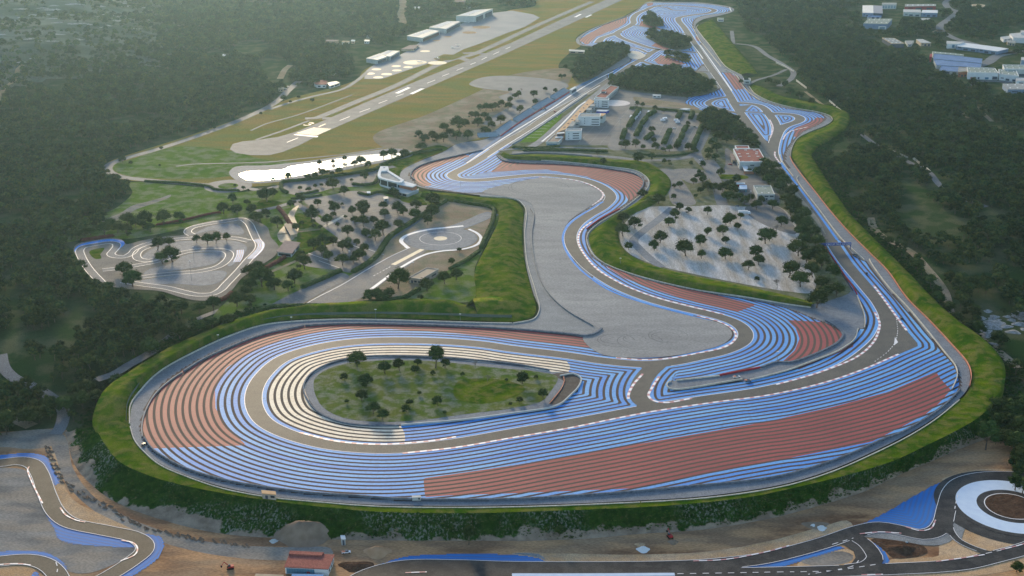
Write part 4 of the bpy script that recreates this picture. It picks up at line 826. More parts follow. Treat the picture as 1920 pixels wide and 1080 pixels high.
sheet('terrace', [(545,395),(560,385),(552,405),(560,430),(545,452),(530,455),(520,440),(535,420)], mat('sandy_paving', (.34,.27,.18), (.40,.33,.24), rough=.6, scale=.1), 0, .18)
# ---- go-kart circuit
sheet('kart_ground', [(138,466),(148,456),(180,450),(205,446),(228,449),(238,458),(262,452),(300,445),(345,440),(345,430),(370,420),(420,411),(460,408),(480,415),(500,425),(508,445),(522,462),(515,480),(485,500),(455,520),(430,548),(405,561),(375,564),(340,558),(300,546),(240,542),(200,535),(175,520),(150,490)], mat('kart_ground_dirt', (.19,.17,.145), (.25,.22,.18), rough=.9, scale=.06), 0, .14)
sheet('kart_pad', [(267,490),(280,470),(320,455),(380,451),(440,452),(462,462),(455,480),(430,500),(420,488),(400,473),(350,476),(310,490)], A_serv, 0, .19); sheet('kart_pad', [(270,515),(330,507),(400,495),(415,480),(405,474),(350,478),(320,494),(280,505)], A_serv, 0, .20)
sheet('kart_pad', [(262,528),(330,516),(420,508),(425,515),(405,532),(375,536),(330,532),(280,534)], A_serv, 0, .19)
sheet('kart_pad', [(365,440),(395,424),(440,420),(455,440),(420,438),(400,432)], A_serv, 0, .19)
sheet('kart_lawn', [(168,471),(180,467),(195,465),(188,478),(190,485),(180,486)], M_grass, 0, .22)
sheet('kart_blue', [(140,467),(152,458),(180,452),(205,448.5),(228,451),(234,457),(225,466),(218,472),(213,470),(222,460),(215,456),(180,459),(158,465),(150,475),(142,474)], M_blue, 0, .21)
for i, px in enumerate(([(190,530),(167,505),(152,480),(150,469),(157,463),(180,458.5),(205,455),(217,457),(219,462),(213,470),(208,477),(215,481),(232,482),(246,476),(256,466),(275,458),(305,452.5),(342,448),(400,446),(440,447),(468,453)],
          [(360,441),(352,436),(358,428),(380,422),(430,414),(452,411),(465,418),(474,434),(480,447),(486,458),(484,468),(467,486),(449,507),(424,533),(412,545),(396,552),(370,553),(341,547),(312,540),(268,534),(230,528)],
          [(265,520),(305,515),(345,511.5),(367,510),(405,502),(424,490),(430,476),(420,470),(392,468.5),(355,471.5),(330,478),(300,489),(262,497),(225,503),(192,507)],
          [(300,484),(280,489),(262,487),(256,480),(262,470),(278,463)])):
    ribbon('kart_track', px, 7.0, A_road, dz=.26+.01*i, step=2.5)
    for s in (1, -1): ribbon('kart_line', px, .5, M_white, dz=.31+.01*i, off=s*3.7, step=2.5)
for px in ([(466,452),(474,458),(472,468),(455,485)], [(435,470),(434,480),(428,492)]):
    for k in range(4): ribbon('kart_line', px, .8, M_blue, dz=.36, off=-5-1.8*k, step=2.5)
# ---- left woods: paths and road
for px, w, m in (([(345,612),(320,632),(280,662),(240,685),(215,700),(180,712)], 9, A_pad), ([(5,678),(12,700),(35,713),(55,722),(90,740),(112,760),(118,775),(112,800)], 8, A_road), ([(430,590),(405,600),(370,600),(440,570),(480,548)], 6, A_road)):
    ribbon('woodland_road', px, w, m, dz=.0, world=None, z=0.0) if m is not A_road or w == 6 else None
def draped(name, px, w, m, dz=.25, step=6):
    pts = [G(*p) for p in px]; c = res([(p.x, p.y) for p in pts], step); t = np.gradient(c, axis=0); t /= np.linalg.norm(t, axis=1, keepdims=True); nr = np.stack([t[:, 1], -t[:, 0]], 1)
    vs = []; fs = []; K = 4
    for i in range(len(c)):
        for k in range(K+1):
            q = c[i]+nr[i]*w*(.5-k/K); vs.append((q[0], q[1], float(hgt(q[0], q[1]))+dz))
    for i in range(len(c)-1):
        for k in range(K): a = i*(K+1)+k; fs.append((a, a+K+1, a+K+2, a+1))
    o = link(name, vs, fs, m, smooth=True); o['kind'] = 'structure'; return c
ROADS = []
for px, w, m in (([(2,665),(8,690),(25,708),(50,720),(85,738),(110,757),(119,772),(114,800),(104,815)], 9, A_road), ([(60,800),(35,790),(0,785)], 10, M_bare),
                 ([(0,200),(8,165),(28,150),(35,128),(45,120)], 7, M_bare), ([(755,-5),(756,15),(752,28),(757,48)], 16, M_bare), ([(525,148),(535,130),(545,122)], 10, M_bare),
                 ([(1350,60),(1335,58),(1345,68),(1365,85),(1380,96)], 5, A_road), ([(1372,58),(1375,82)], 7, A_road), ([(1380,82),(1410,86),(1440,105),(1470,122),(1487,135),(1483,148),(1460,162)], 9, A_road),
                 ([(1400,160),(1420,150),(1448,142),(1475,130)], 6, A_road), ([(1510,172),(1540,195),(1570,215),(1575,225)], 5, M_bare), ([(1600,238),(1640,270),(1700,302),(1740,322),(1765,350),(1810,375),(1850,388)], 7, A_road),
                 ([(1632,408),(1640,430),(1665,450),(1705,470),(1735,500),(1770,545),(1790,600),(1860,650),(1910,690)], 8, M_bare), ([(1783,-4),(1773,7),(1782,17),(1794,21),(1783,33),(1762,50),(1768,60),(1795,74),(1825,82),(1850,92),(1880,100),(1905,97),(1925,92)], 14, A_road),
                 ([(1790,170),(1815,185),(1835,205),(1860,228)], 6, M_bare), ([(1800,205),(1815,222)], 5, M_bare), ([(1820,128),(1850,118),(1870,105),(1905,97)], 18, A_road), ([(1690,62),(1750,60),(1765,56)], 14, M_bare), ([(1812,160),(1850,152),(1900,155)], 12, A_road)):
    ROADS.append((draped('track_through_woods' if m is M_bare else 'woodland_road', px, w, m), w))

# bushes and tufts on the steep slope
def slope_tufts():
    r = np.random.RandomState(4); a = evenly(res(W(SH_B, 0), 5), 900); b = evenly(res(W(FOOT, FLOOR), 5), 900); out = []
    for _ in range(9000):
        i = r.randint(0, 900); t = r.rand()**.9
        p = a[i]+(b[i]-a[i])*t+r.uniform(-1, 1, 2)
        if t > (.66-.20*float(sm(-120, -230, 0) if 0 else sm(60, 260, -p[0])))+.38*fnoise(p[0]/18, p[1]/18, 31): continue
        out.append((p[0], p[1], FLOOR*t**1.0-.25))
    return np.array(out)
SLOPE_PTS = slope_tufts()

# bay lines and lane lines of the car parks
for a, b in (((1062,266),(1088,240)), ((1085,268),(1115,236)), ((1105,270),(1140,232)), ((1125,271),(1160,228)), ((1150,240),(1178,206)), ((1060,256),(1145,262)), ((1085,232),(1160,240))): ribbon('lane_line', [a, b], .45, A_conc, dz=D+.06)
for a, b in (((1200,255),(1222,222)), ((1230,262),(1250,225)), ((1255,272),(1272,236)), ((1285,272),(1302,240)), ((1182,258),(1200,228)), ((1225,236),(1262,238)), ((1285,246),(1312,247)), ((1240,222),(1262,223))): ribbon('lane_line', [a, b], .6, A_conc, dz=D+.06)
for k in range(9): ribbon('lane_line', [(1240+k*6, 322+k*6.6), (1262+k*4.5, 320+k*6.6)], .4, A_conc, dz=D+.07)
for a, b in (((585,392),(650,372)), ((610,402),(690,380)), ((640,412),(720,392)), ((660,425),(750,402)), ((545,352),(640,340)), ((640,345),(700,333)), ((690,372),(790,395)), ((675,440),(745,412))): ribbon('lane_line', [a, b], .7, A_conc, dz=.17)
for k in range(10): ribbon('lane_line', [(512+k*14, 579-k*6.6), (522+k*14, 583-k*6.4)], .4, A_conc, dz=.26)
for k in range(0): ribbon('stony_row', [(1228+k*20, 392+(k%3)), (1196+k*24, 478+k*4)], 1.2, A_serv, dz=D+.075)

# ------------------------------------------------------------------ trees
M_pine = mat('pine_needles', (.020, .042, .012), (.042, .065, .016), rough=.9, scale=.25, c3=(.085, .10, .022), scale3=.9, amt3=.45, spec=.03, randv=.25)
M_fpine = mat('forest_pine_needles', (.015, .038, .013), (.036, .058, .018), rough=.95, scale=.02, c3=(.125, .125, .026), scale3=.4, amt3=.5, spec=.02, randv=.40)
M_light = mat('pale_leaves', (.11, .13, .05), (.15, .17, .08), rough=.9, scale=.3, randv=.1, spec=.1)
M_bark = mat('bark', (.10, .075, .055), (.15, .115, .085), rough=.95, scale=.8, spec=.1)
ICO = bmesh.new(); bmesh.ops.create_icosphere(ICO, subdivisions=1, radius=1); ICOV = [v.co.copy() for v in ICO.verts]; ICOF = [[v.index for v in f.verts] for f in ICO.faces]; ICO.free()
def limb(vs, fs, a, b, ra, rb, n=6):
    a, b = Vector(a), Vector(b); d = (b-a).normalized(); u = d.orthogonal().normalized(); w = d.cross(u); q = len(vs)
    for c, r in ((a, ra), (b, rb)):
        for i in range(n): an = 2*math.pi*i/n; vs.append(c+(u*math.cos(an)+w*math.sin(an))*r)
    for i in range(n): j = (i+1) % n; fs.append((q+i, q+j, q+n+j, q+n+i))
def tree_geo(seed, style='umbrella', dense=1.0):
    """crown about 10 m wide; returns trunk and crown vertices/faces"""
    r = random.Random(seed); tv, tf, cv, cf = [], [], [], []
    if style == 'umbrella': H, base, flat, nl, RX = r.uniform(8.4, 10.0), 2.6, .85, int(13*dense)+5, 3.3
    elif style == 'tall': H, base, flat, nl, RX = r.uniform(11, 13), 4.5, .95, int(11*dense)+3, 3.0
    elif style == 'round': H, base, flat, nl, RX = r.uniform(7.5, 9), 2.2, .85, int(10*dense)+3, 3.0
    else: H, base, flat, nl, RX = r.uniform(8.5, 11), 3.4, .8, int(7*dense)+2, 3.3
    lean = Vector((r.uniform(-.9, .9), r.uniform(-.9, .9), 0)); fork = Vector((lean.x*.6, lean.y*.6, base*.62)); cz = (base+H)/2
    limb(tv, tf, (0, 0, -.6), fork, .36, .26)
    for i in range(nl):
        a = i*2.399+r.uniform(-.4, .4); rad = RX*math.sqrt((i+.4)/nl)*r.uniform(.85, 1.15)
        top = (1-(rad/(RX*1.15))**2); c = Vector((lean.x+rad*math.cos(a), lean.y+rad*math.sin(a), base+.8+(H-base-1.9)*(top*r.uniform(.65, 1)+(r.uniform(-.25, .05) if top < .5 else 0))))
        s = r.uniform(1.4, 2.25)*(1.15 if top > .5 else .92); sz = s*flat*r.uniform(.75, 1.15)
        if i % 3 == 0 and style != 'far': limb(tv, tf, fork, c-Vector((0, 0, sz*.5)), .17, .06, 4)
        q = len(cv)
        for v in ICOV: k = r.uniform(.60, .95); cv.append(c+Vector((v.x*s*k, v.y*s*k, v.z*sz*k)))
        cf += [tuple(q+j for j in f) for f in ICOF]
        for _ in range(int((58 if style != 'far' else 16)*dense)):
            th = r.uniform(0, 6.283); z = r.uniform(-.75, 1); rr_ = math.sqrt(1-z*z); n = Vector((rr_*math.cos(th), rr_*math.sin(th), z)); k = r.uniform(.72, 1.22)
            p = c+Vector((n.x*s*k, n.y*s*k, n.z*sz*k)); L = r.uniform(.28, .62) if style != 'far' else r.uniform(.5, 1.0)
            u = Vector((r.gauss(0, 1), r.gauss(0, 1), r.gauss(0, .6))).normalized(); w = u.cross(n+Vector((r.gauss(0, .5), r.gauss(0, .5), r.gauss(0, .5)))).normalized()
            q = len(cv); cv += [p-u*L, p+w*L*.7, p+u*L]; cf.append((q, q+1, q+2))
    return tv, tf, cv, cf, H
def mesh(name, v, f, m):
    me = bpy.data.meshes.new(name); me.from_pydata([tuple(x) for x in v], [], f)
    for x in (m if isinstance(m, list) else [m]): me.materials.append(x)
    me.update(); return me
TREES = {}
for st, seeds in (('umbrella', range(7)), ('tall', range(20, 24)), ('round', range(40, 44)), ('forest', range(60, 67))):
    for k, sd in enumerate(seeds):
        tv, tf, cv, cf, H = tree_geo(sd, st, 1.0)
        mm = M_fpine if st == 'forest' else M_pine
        TREES[(st, k)] = (mesh('trunk', tv, tf, M_bark), mesh('crown', cv, cf, mm), H)
LIGHT = mesh('crown', *tree_geo(91, 'round')[2:4], M_light)
def bare_geo(seed):
    r = random.Random(seed); v, f = [], []
    def grow(a, d, L, rad, lv):
        b = a+d*L; limb(v, f, a, b, rad, rad*.65, 4)
        if lv == 0: return
        for _ in range(4 if lv > 1 else 3):
            nd = (d+Vector((r.gauss(0, .55), r.gauss(0, .55), r.gauss(0, .25)))).normalized(); grow(b, nd, L*.72, rad*.6, lv-1)
    grow(Vector((0, 0, -.3)), Vector((0, 0, 1)), 2.6, .25, 4); return v, f
BARE = mesh('branches', *bare_geo(3), mat('grey_branches', (.17, .15, .13), (.22, .19, .165), rough=1, scale=1))
NUMW = ['leftmost', 'second from the left', 'third from the left', 'fourth from the left', 'fifth from the left', 'sixth from the left', 'seventh from the left', 'eighth from the left', 'ninth from the left', 'tenth from the left',
        'eleventh from the left', 'twelfth from the left', 'thirteenth from the left', 'fourteenth from the left', 'fifteenth from the left', 'sixteenth from the left', 'seventeenth from the left', 'eighteenth from the left', 'nineteenth from the left', 'twentieth from the left',
        'twenty-first from the left', 'twenty-second from the left', 'twenty-third from the left', 'twenty-fourth from the left', 'twenty-fifth from the left', 'twenty-sixth from the left', 'twenty-seventh from the left', 'twenty-eighth from the left', 'twenty-ninth from the left', 'thirtieth from the left',
        'thirty-first from the left', 'thirty-second from the left', 'thirty-third from the left', 'thirty-fourth from the left', 'thirty-fifth from the left']
def pxm(py, z=0): return FPX*(SP+(py-540)/FPX*CP)/(HCAM-z)
TREE_SPOTS = []
def place(px, py, wpx, place_txt, group, st='umbrella', z=None, ordn='', name='umbrella_pine', cat='tree', loc=None, sc=None):
    if loc is None: loc = G(px, py) if z is None else Vector((*P2(px, py, z), z))
    wm = (wpx/pxm(py, loc.z) if wpx else 0); s = sc or wm/7.9
    size = 'small' if s < .85 else ('broad' if s > 1.35 else 'medium')
    r = random.Random(int(px*13+py*7)); k = r.randrange(sum(1 for q in TREES if q[0] == st)) if st in ('umbrella', 'tall', 'round', 'forest') else 0
    if st == 'bare': lab = f'bare leafless tree {place_txt}, {ordn}' if ordn else f'bare leafless tree {place_txt}'
    elif st == 'round': lab = f'{size} round dark tree {place_txt}' + (f', {ordn}' if ordn else ''); name = 'bush'; cat = 'bush'  # these are small round-crowned trees with trunks, not bushes
    elif st == 'light': lab = f'pale green leafy tree {place_txt}'
    else: lab = f'{size} dark pine {place_txt}' + (f', {ordn}' if ordn else '')
    o = root(name if st != 'bare' else 'bare_tree', loc, lab, cat, group, r.uniform(0, 6.28))
    hs = {'umbrella': 1.0, 'tall': 1.15, 'round': .95}.get(st, 1.0)
    o.scale = (s, s, s*hs*r.uniform(.9, 1.05) if s < 1.2 else s*hs*.85)
    if st == 'bare': b = bpy.data.objects.new('branches', BARE); COL.objects.link(b); b.parent = o; return o
    tm, cm, H = TREES[(st, k)] if st != 'light' else (TREES[('round', 0)][0], LIGHT, 8)
    for nm, me in (('trunk', tm), ('crown', cm)):
        c = bpy.data.objects.new(nm, me); COL.objects.link(c); c.parent = o
    TREE_SPOTS.append((loc.x, loc.y)); return o
FPN = [0]
def grove(lst, txt, group, z=0.12, name='umbrella_pine'):
    lst = sorted(lst, key=lambda t: t[0])
    for i, t in enumerate(lst):
        st = t[3] if len(t) > 3 else ('round' if t[2]/pxm(t[1]) < 5.5 else 'umbrella')
        place(t[0], t[1], t[2], txt, group, st, z=z, ordn=NUMW[min(i, 34)], name=name); FPN[0] += (name == 'forest_pine' and st in ('umbrella', 'tall'))
grove([(1168,443,26),(1191,429,25),(1170,418,22),(1267,416,18,'tall'),(1274,394,14),(1253,423,19),(1292,401,12),(1327,403,15),(1369,420,24),(1361,422,16),(1382,430,13),(1356,441,21),(1325,442,15),(1237,456,24),(1179,469,15),(1227,469,18),(1286,480,33),(1312,460,23),(1315,485,16),(1361,457,14),(1360,485,25),(1388,410,12),(1435,457,30),(1416,482,25),(1422,496,22),(1403,506,21),(1419,527,10)], 'in the stony car park', 'pines dotted over the stony car park', z=.3)
grove([(1478,520,33),(1501,538,32),(1457,541,24,'bare'),(1456,434,18,'bare'),(1442,452,24),(1464,425,22)], 'at the stony car park east end', 'trees at the east end of the stony car park', z=.3)
grove([(1440,318,22),(1452,322,22),(1446,338,24),(1460,342,24),(1470,352,26),(1462,362,24),(1480,372,26),(1474,385,24),(1490,392,28),(1482,403,26),(1502,411,28),(1494,425,26),(1512,432,28),(1500,446,26),(1522,448,28),(1508,462,26),(1530,466,28),(1497,480,34),(1530,488,32),(1512,492,28),(1540,505,30),(1524,520,28),(1562,522,28),(1540,540,26),(1552,536,28,'light'),(1531,577,34),(1568,556,28),(1548,556,24)], 'in the belt beside the straight', 'pines of the belt beside the long straight', z=.3, name='forest_pine')
grove([(627,399,20),(584,392,9),(584,414,28),(613,422,21),(624,407,11),(588,420,10),(588,428,10),(601,430,10),(660,404,15),(681,398,25),(680,407,16),(648,410,8),(666,421,15),(682,425,22),(652,441,22),(567,382,18),(596,386,14),(621,385,10),(545,389,13),(641,385,6),(632,425,9)], 'in the upper western car park', 'pines of the upper western car park')
grove([(701,419,15),(719,394,16),(722,409,19),(745,399,22),(756,403,18),(782,394,21),(779,410,22),(719,439,29),(747,429,20),(687,445,18),(704,451,21),(740,370,20),(809,382,25),(809,407,26),(817,390,20),(801,421,17),(862,472,10),(846,496,12)], 'east in the western car park', 'pines of the eastern western car park')
grove([(610,461,25),(624,460,16),(587,467,25),(567,479,10),(668,461,13),(642,470,22),(655,469,14),(603,480,19),(617,490,19),(642,497,24),(672,487,24),(682,472,16),(664,494,15),(572,505,28),(654,457,13,'light'),(555,432,14),(567,422,10)], 'in the lower western car park', 'pines of the lower western car park')
grove([(746,541,40),(801,545,27),(834,532,25),(855,525,22),(692,566,24),(705,562,26),(718,568,24),(788,563,12),(728,560,22)], 'around the flat roofed kiosk', 'trees around the flat roofed kiosk')
grove([(625,355,25),(645,366,18),(540,338,14),(562,356,9),(591,352,8),(602,350,8),(579,360,10),(660,341,7),(685,337,15),(637,329,14),(665,312,12),(677,307,17),(690,316,12),(719,297,15),(735,296,19),(757,295,18),(746,297,7),(790,285,20),(512,341,9),(605,330,14),(615,326,9),(624,329,9),(577,337,12),(590,336,12),(599,311,10),(646,302,9),(624,307,8)], 'along the shore of the pond', 'trees around the pond')
grove([(501,378,28),(512,370,18),(492,374,16),(485,417,20),(501,410,17),(521,427,22),(492,537,40),(552,531,28),(515,543,26),(541,545,22),(485,507,20),(472,545,26),(505,525,18)], 'around the go-kart clubhouse', 'pines around the go-kart clubhouse')
grove([(231,515,28),(249,537,35),(306,495,24),(324,491,32),(295,469,26),(317,462,20),(369,455,15),(389,457,22),(405,457,18),(425,452,14),(470,520,28)], 'inside the go-kart circuit', 'pines inside the go-kart circuit', z=.2)
grove([(145,449,20),(171,442,22),(196,440,26),(220,437,22),(240,442,25),(239,420,25),(270,430,18),(275,420,28),(282,435,18),(307,421,28),(340,418,22),(420,401,24),(437,382,16),(445,402,22),(465,387,13),(470,403,20),(478,415,20),(158,440,20),(208,428,22),(255,425,20)], 'in the row behind the kart circuit', 'pines in the row behind the go-kart circuit', name='forest_pine')
grove([(341,587,30),(374,587,22),(401,582,28),(444,575,30),(462,557,25),(472,575,25),(425,610,24),(400,615,24),(384,615,18),(370,622,28),(337,637,35)], 'between kart circuit and bank', 'pines between the go-kart circuit and the grass bank', name='forest_pine')
grove([(221,727,32),(281,667,36),(127,772,36),(155,765,34),(180,757,30),(54,795,42),(15,802,35),(170,742,30),(140,745,28),(90,778,30)], 'at the left woods lower edge', 'pines at the lower edge of the left woods', z=None, name='forest_pine')
grove([(669,686,33),(722,700,24),(749,695,21),(783,687,14),(779,700,16),(817,690,30,'tall'),(834,690,18,'round'),(812,703,10),(891,689,18,'bare'),(867,705,9),(914,717,16,'bare'),(949,715,7),(647,712,15,'round'),(687,725,27),(679,752,21),(651,756,9),(786,740,9),(769,760,15,'round'),(762,772,18,'round'),(820,760,18),(700,776,24),(716,786,24,'round'),(834,777,8),(957,760,8),(979,719,23),(1006,710,9),(1019,748,18),(973,755,14)], 'on the grass island', 'trees on the grass island inside the hairpin', z=.2)
grove([(957,173,8),(977,172,7,'bare'),(1000,182,14),(1003,196,11),(1022,172,8),(1042,174,8),(965,185,10),(972,183,11),(974,212,13),(952,206,15),(955,194,11),(940,200,12),(924,208,16),(911,208,15),(901,208,13),(891,223,15),(909,224,15),(897,236,17),(938,232,17),(923,240,13),(907,250,15),(915,252,12),(885,222,12),(930,205,14)], 'behind the far grandstands', 'trees behind the far grandstands', z=0)
grove([(786,260,15),(810,262,18),(797,267,17),(820,268,17),(832,266,18),(832,245,17),(855,262,18),(877,262,18),(862,245,28),(872,238,17),(845,255,16),(895,238,17),(915,230,12)], 'left of the near grandstand', 'trees left of the near grandstand', z=0)
grove([(245,308,8),(302,281,8),(300,312,5),(230,305,13),(390,245,6),(403,242,6),(545,193,6),(560,185,7),(585,192,8),(532,190,12),(490,215,6),(440,350,6),(456,356,8),(466,360,7)], 'beside the perimeter road', 'trees beside the perimeter road', z=0)
grove([(1058,146,7),(1077,150,9),(1052,148,8),(1090,145,8),(1060,130,9)], 'beside the grey hardstanding', 'trees beside the grey hardstanding', z=0)
# trees of the infield
CP_T = [(1165,276,10),(1173,278,16),(1192,276,16),(1206,280,9),(1230,282,14),(1226,268,10),(1244,286,10),(1270,278,12),(1255,285,12),(1290,283,14),(1296,278,8),(1302,288,12),(1326,300,12),(1195,200,9),(1204,201,8),(1227,207,9),(1245,212,9),(1290,235,8),(1288,240,8),(1222,248,12),(1338,270,12),(1334,276,14),(1330,292,16),(1342,302,14),(1345,285,20),(1350,330,14),(1318,315,12),(1310,325,8),(1255,305,7),(1245,308,9),(1196,305,22),(1222,300,14),(1132,308,12),(1120,290,9),(1092,283,5)]
grove(CP_T, 'around the paddock parking', 'trees around the paddock car park', z=.3)
grove([(1313,338,18),(1300,346,12),(1316,345,14),(1305,371,8),(1328,358,20),(1340,360,18),(1314,363,12),(1275,352,12),(1263,352,9),(1262,374,10),(1235,382,22),(1203,370,20,'round'),(1275,393,10),(1295,310,8),(1257,311,7),(1296,306,6),(1375,366,22),(1365,378,24),(1385,378,18),(1395,385,16),(1355,360,20),(1418,393,20),(1428,383,14),(1408,378,14),(1448,392,20),(1380,345,16),(1368,352,18)], 'below the red roofed hall', 'trees between the red hall and the stony car park', z=.3, name='forest_pine')
grove([(1430,313,18),(1442,322,20),(1436,330,20),(1425,325,16),(1418,330,14),(1452,338,22),(1440,345,22),(1405,325,10),(1398,300,8),(1350,262,18),(1342,262,16),(1362,268,18),(1375,258,16),(1385,266,14)], 'beside the red roofed hall', 'trees beside the red roofed hall', z=.3, name='forest_pine')
grove([(1720,510,27),(1690,480,12),(1665,460,16),(1760,572,26),(1774,588,24),(1790,608,26),(1815,625,26),(1832,628,30),(1875,650,30),(1690,440,20),(1706,452,14)], 'beside the eastern dirt path', 'pines beside the dirt path east of the bank', z=None, name='forest_pine')
grove([(1397,155,9),(1390,158,9),(1455,162,14),(1442,157,13),(1470,165,12),(1482,178,14),(1500,185,14),(1520,195,12)], 'near the marshal hut', 'trees near the marshal hut', z=None, name='forest_pine')
place(879, 1021, 22, 'standing alone at the foot of the green slope', 'single trees of the building site', 'tall', z=Z+.3)
place(1848, 842, 42, 'standing beside the dirt bank above the round pad', 'single trees of the building site', 'tall', z=Z+.6)
place(1048, 1005, 22, 'standing at the foot of the green slope below the red stripes', 'single trees of the building site', 'round', z=Z+2.2)
place(1905, 1072, 24, 'standing at the lower right corner beside the new track', 'single trees of the building site', 'round', z=Z+.2)
grove([(1868,778,40),(1895,790,44),(1912,820,44),(1875,805,36),(1900,850,46),(1918,870,44),(1855,795,34),(1885,835,36)], 'above the round pad', 'pines on the slope at the right edge', z=None, name='forest_pine')

# ---- the woods: nearest pines one by one, the rest as one mass
def ppx(px): return np.array([P2(a, b, 0) for a, b in px])
FORL = ppx([(-330,-80),(1008,-80),(1003,10),(975,14),(930,12),(905,14),(860,22),(842,32),(800,48),(765,60),(740,80),(715,96),(672,118),(655,145),(610,150),(590,166),(545,164),(520,172),(500,198),(430,225),(350,252),(280,273),(215,293),(200,302),(192,318),(215,338),(245,350),(232,372),(205,395),(195,410),(215,416),(235,425),(190,432),(150,440),(130,452),(120,466),(150,510),(190,545),(260,566),(330,585),(350,600),(400,610),(340,632),(300,650),(245,690),(200,710),(170,735),(130,770),(60,795),(-330,835)])
FORR = ppx([(1376,-80),(1382,8),(1388,30),(1400,55),(1432,72),(1490,128),(1512,165),(1545,186),(1592,208),(1604,232),(1585,262),(1548,276),(1540,290),(1545,315),(1562,345),(1590,385),(1640,438),(1660,455),(1700,490),(1730,520),(1760,555),(1800,592),(1850,625),(1892,665),(1905,700),(1900,735),(1880,750),(1905,900),(2250,900),(2250,-80)])
FORT = ppx([(1000,-80),(1400,-80),(1378,4),(1345,3),(1225,-2),(1190,-30),(1012,-30)])
CLEAR = [ppx(q) for q in ([(1685,335),(1715,345),(1745,385),(1790,415),(1835,425),(1800,448),(1760,455),(1720,445),(1690,432),(1680,400)],[(1835,572),(1880,575),(1945,600),(1945,655),(1900,655),(1870,645),(1842,612)],
 [(1606,0),(1705,-6),(1770,5),(1765,38),(1745,46),(1692,38),(1680,60),(1640,66),(1612,60)],[(1645,70),(1700,70),(1757,72),(1758,92),(1700,102),(1650,94)],[(1720,95),(1760,92),(1850,105),(1925,112),(2050,110),(2050,190),(2050,184),(1860,184),(1850,162),(1812,160),(1790,152),(1750,142)],
 [(1765,72),(1830,74),(1905,90),(1900,112),(1835,108),(1765,98)],[(1868,56),(1980,50),(1980,92),(1885,92),(1868,80)],[(1818,2),(1865,5),(1860,20),(1815,18)],[(1525,262),(1560,262),(1600,245),(1590,215),(1565,205)],
 [(440,80),(475,76),(515,85),(505,100),(470,110),(440,105)],[(835,0),(905,-2),(945,4),(912,12),(850,14)],[(603,74),(640,68),(690,72),(705,84),(650,92),(610,88)],[(480,118),(520,105),(560,130),(540,150),(560,160),(510,165)],
 [(18,545),(38,540),(42,640),(48,672),(30,668),(22,620)],[(240,285),(300,262),(380,240),(400,248),(300,283),(262,300)],[(30,118),(60,115),(72,125),(40,130)],[(1690,305),(1705,300),(1712,345),(1700,352)],
 [(560,80),(590,78),(600,90),(570,94)],[(655,90),(700,84),(725,90),(690,112),(660,125)],[(195,415),(240,405),(250,420),(200,425)],[(1560,300),(1540,262),(1580,255),(1600,280)])]
def scatter(poly_list, spacing, ylo, yhi, seed, jitter=.42, xr=(-1300, 1500)):
    r = np.random.RandomState(seed); xs = np.arange(xr[0], xr[1], spacing); ys = np.arange(ylo, yhi, spacing*.9)
    X, Y = np.meshgrid(xs, ys); X = X+(np.arange(len(ys)) % 2)[:, None]*spacing/2
    P = np.stack([X.ravel(), Y.ravel()], 1)+r.uniform(-jitter, jitter, (X.size, 2))*spacing
    P = P[np.abs(P[:, 0]) < .45*P[:, 1]+40]
    k = np.zeros(len(P), bool)
    for q in poly_list: k |= inside(P, q)
    return P[k]
pts = scatter([FORL, FORR, FORT], 8.0, 700, 3250, 3)
for q in CLEAR: pts = pts[~inside(pts, q)]
for c, w in ROADS: pts = pts[dline(pts, c, 20) > w/2+2.0]
for px, w in (([(345,612),(320,632),(280,662),(240,685),(215,700),(180,712)], 9),): pts = pts[dline(pts, res(W(px), 8), 20) > w/2+3]
# sparse where the photograph shows open woodland and the scrubby hills
dx_ = fnoise(pts[:, 0]/45, pts[:, 1]/45, 21)
r_ = pts[:, 0]/pts[:, 1]
hill = sm(0.235, 0.30, -r_)*sm(1900, 2350, pts[:, 1]+(-r_-.25)*1500)
openw = (pts[:, 1] < 1060) & (pts[:, 0] < 0)
rnd = np.random.RandomState(5).rand(len(pts))
keep = (dx_ > .36+.07*openw) & (rnd > hill*.80) & (rnd > .12)
pts = pts[keep]
ts = np.array(TREE_SPOTS); 
near_ = np.zeros(len(pts), bool)
for x, y in ts: near_ |= (np.abs(pts[:, 0]-x) < 5) & (np.abs(pts[:, 1]-y) < 5)
pts = pts[~near_]
zz = hgt(pts[:, 0], pts[:, 1])
dist = np.hypot(pts[:, 0], pts[:, 1])
# in view?
X, Y = pts[:, 0], pts[:, 1]; dc = Y*CP+(HCAM-zz-6)*SP; u = 960+FPX*X/dc; v = 540-FPX*(Y*SP-(HCAM-zz-6)*CP)/dc
vis = (u > -5) & (u < 1925) & (v > -5) & (v < 1085)
order = np.argsort(np.where(vis, dist, 1e9)); nearest = order[:300-FPN[0]]; rest = np.ones(len(pts), bool); rest[nearest] = False
rest &= (u > -160) & (u < 2080) & (v > -60)
def side(x, y): return 'in the left woods' if x < 0 else 'in the right woods'
R2 = random.Random(11)
LM = [('by the pale path at the left edge', 30, 705), ('above the slanted grey road', 215, 685), ('behind the left grass bank', 330, 640), ('below the kart circuit', 270, 585), ('by the green strip at the left edge', 30, 610), ('near the dirt road of the building site', 90, 785), ('left of the blue kart corner', 100, 500),
      ('in the middle of the lower left woods', 140, 640), ('above the woodland parking', 160, 700), ('left of the kart straight', 150, 560), ('at the far left edge', 5, 540), ('at the lower right edge', 1900, 860), ('right of the grass bank bend', 1895, 700), ('by the pale rock slabs', 1860, 600), ('by the eastern dirt path', 1780, 560), ('in the right woods behind the path', 1850, 520)]
bucket = {}
for i in nearest:
    k = min(range(len(LM)), key=lambda q: (LM[q][1]-u[i])**2+((LM[q][2]-v[i])*1.6)**2); bucket.setdefault(k, []).append(i)
LAB = {}
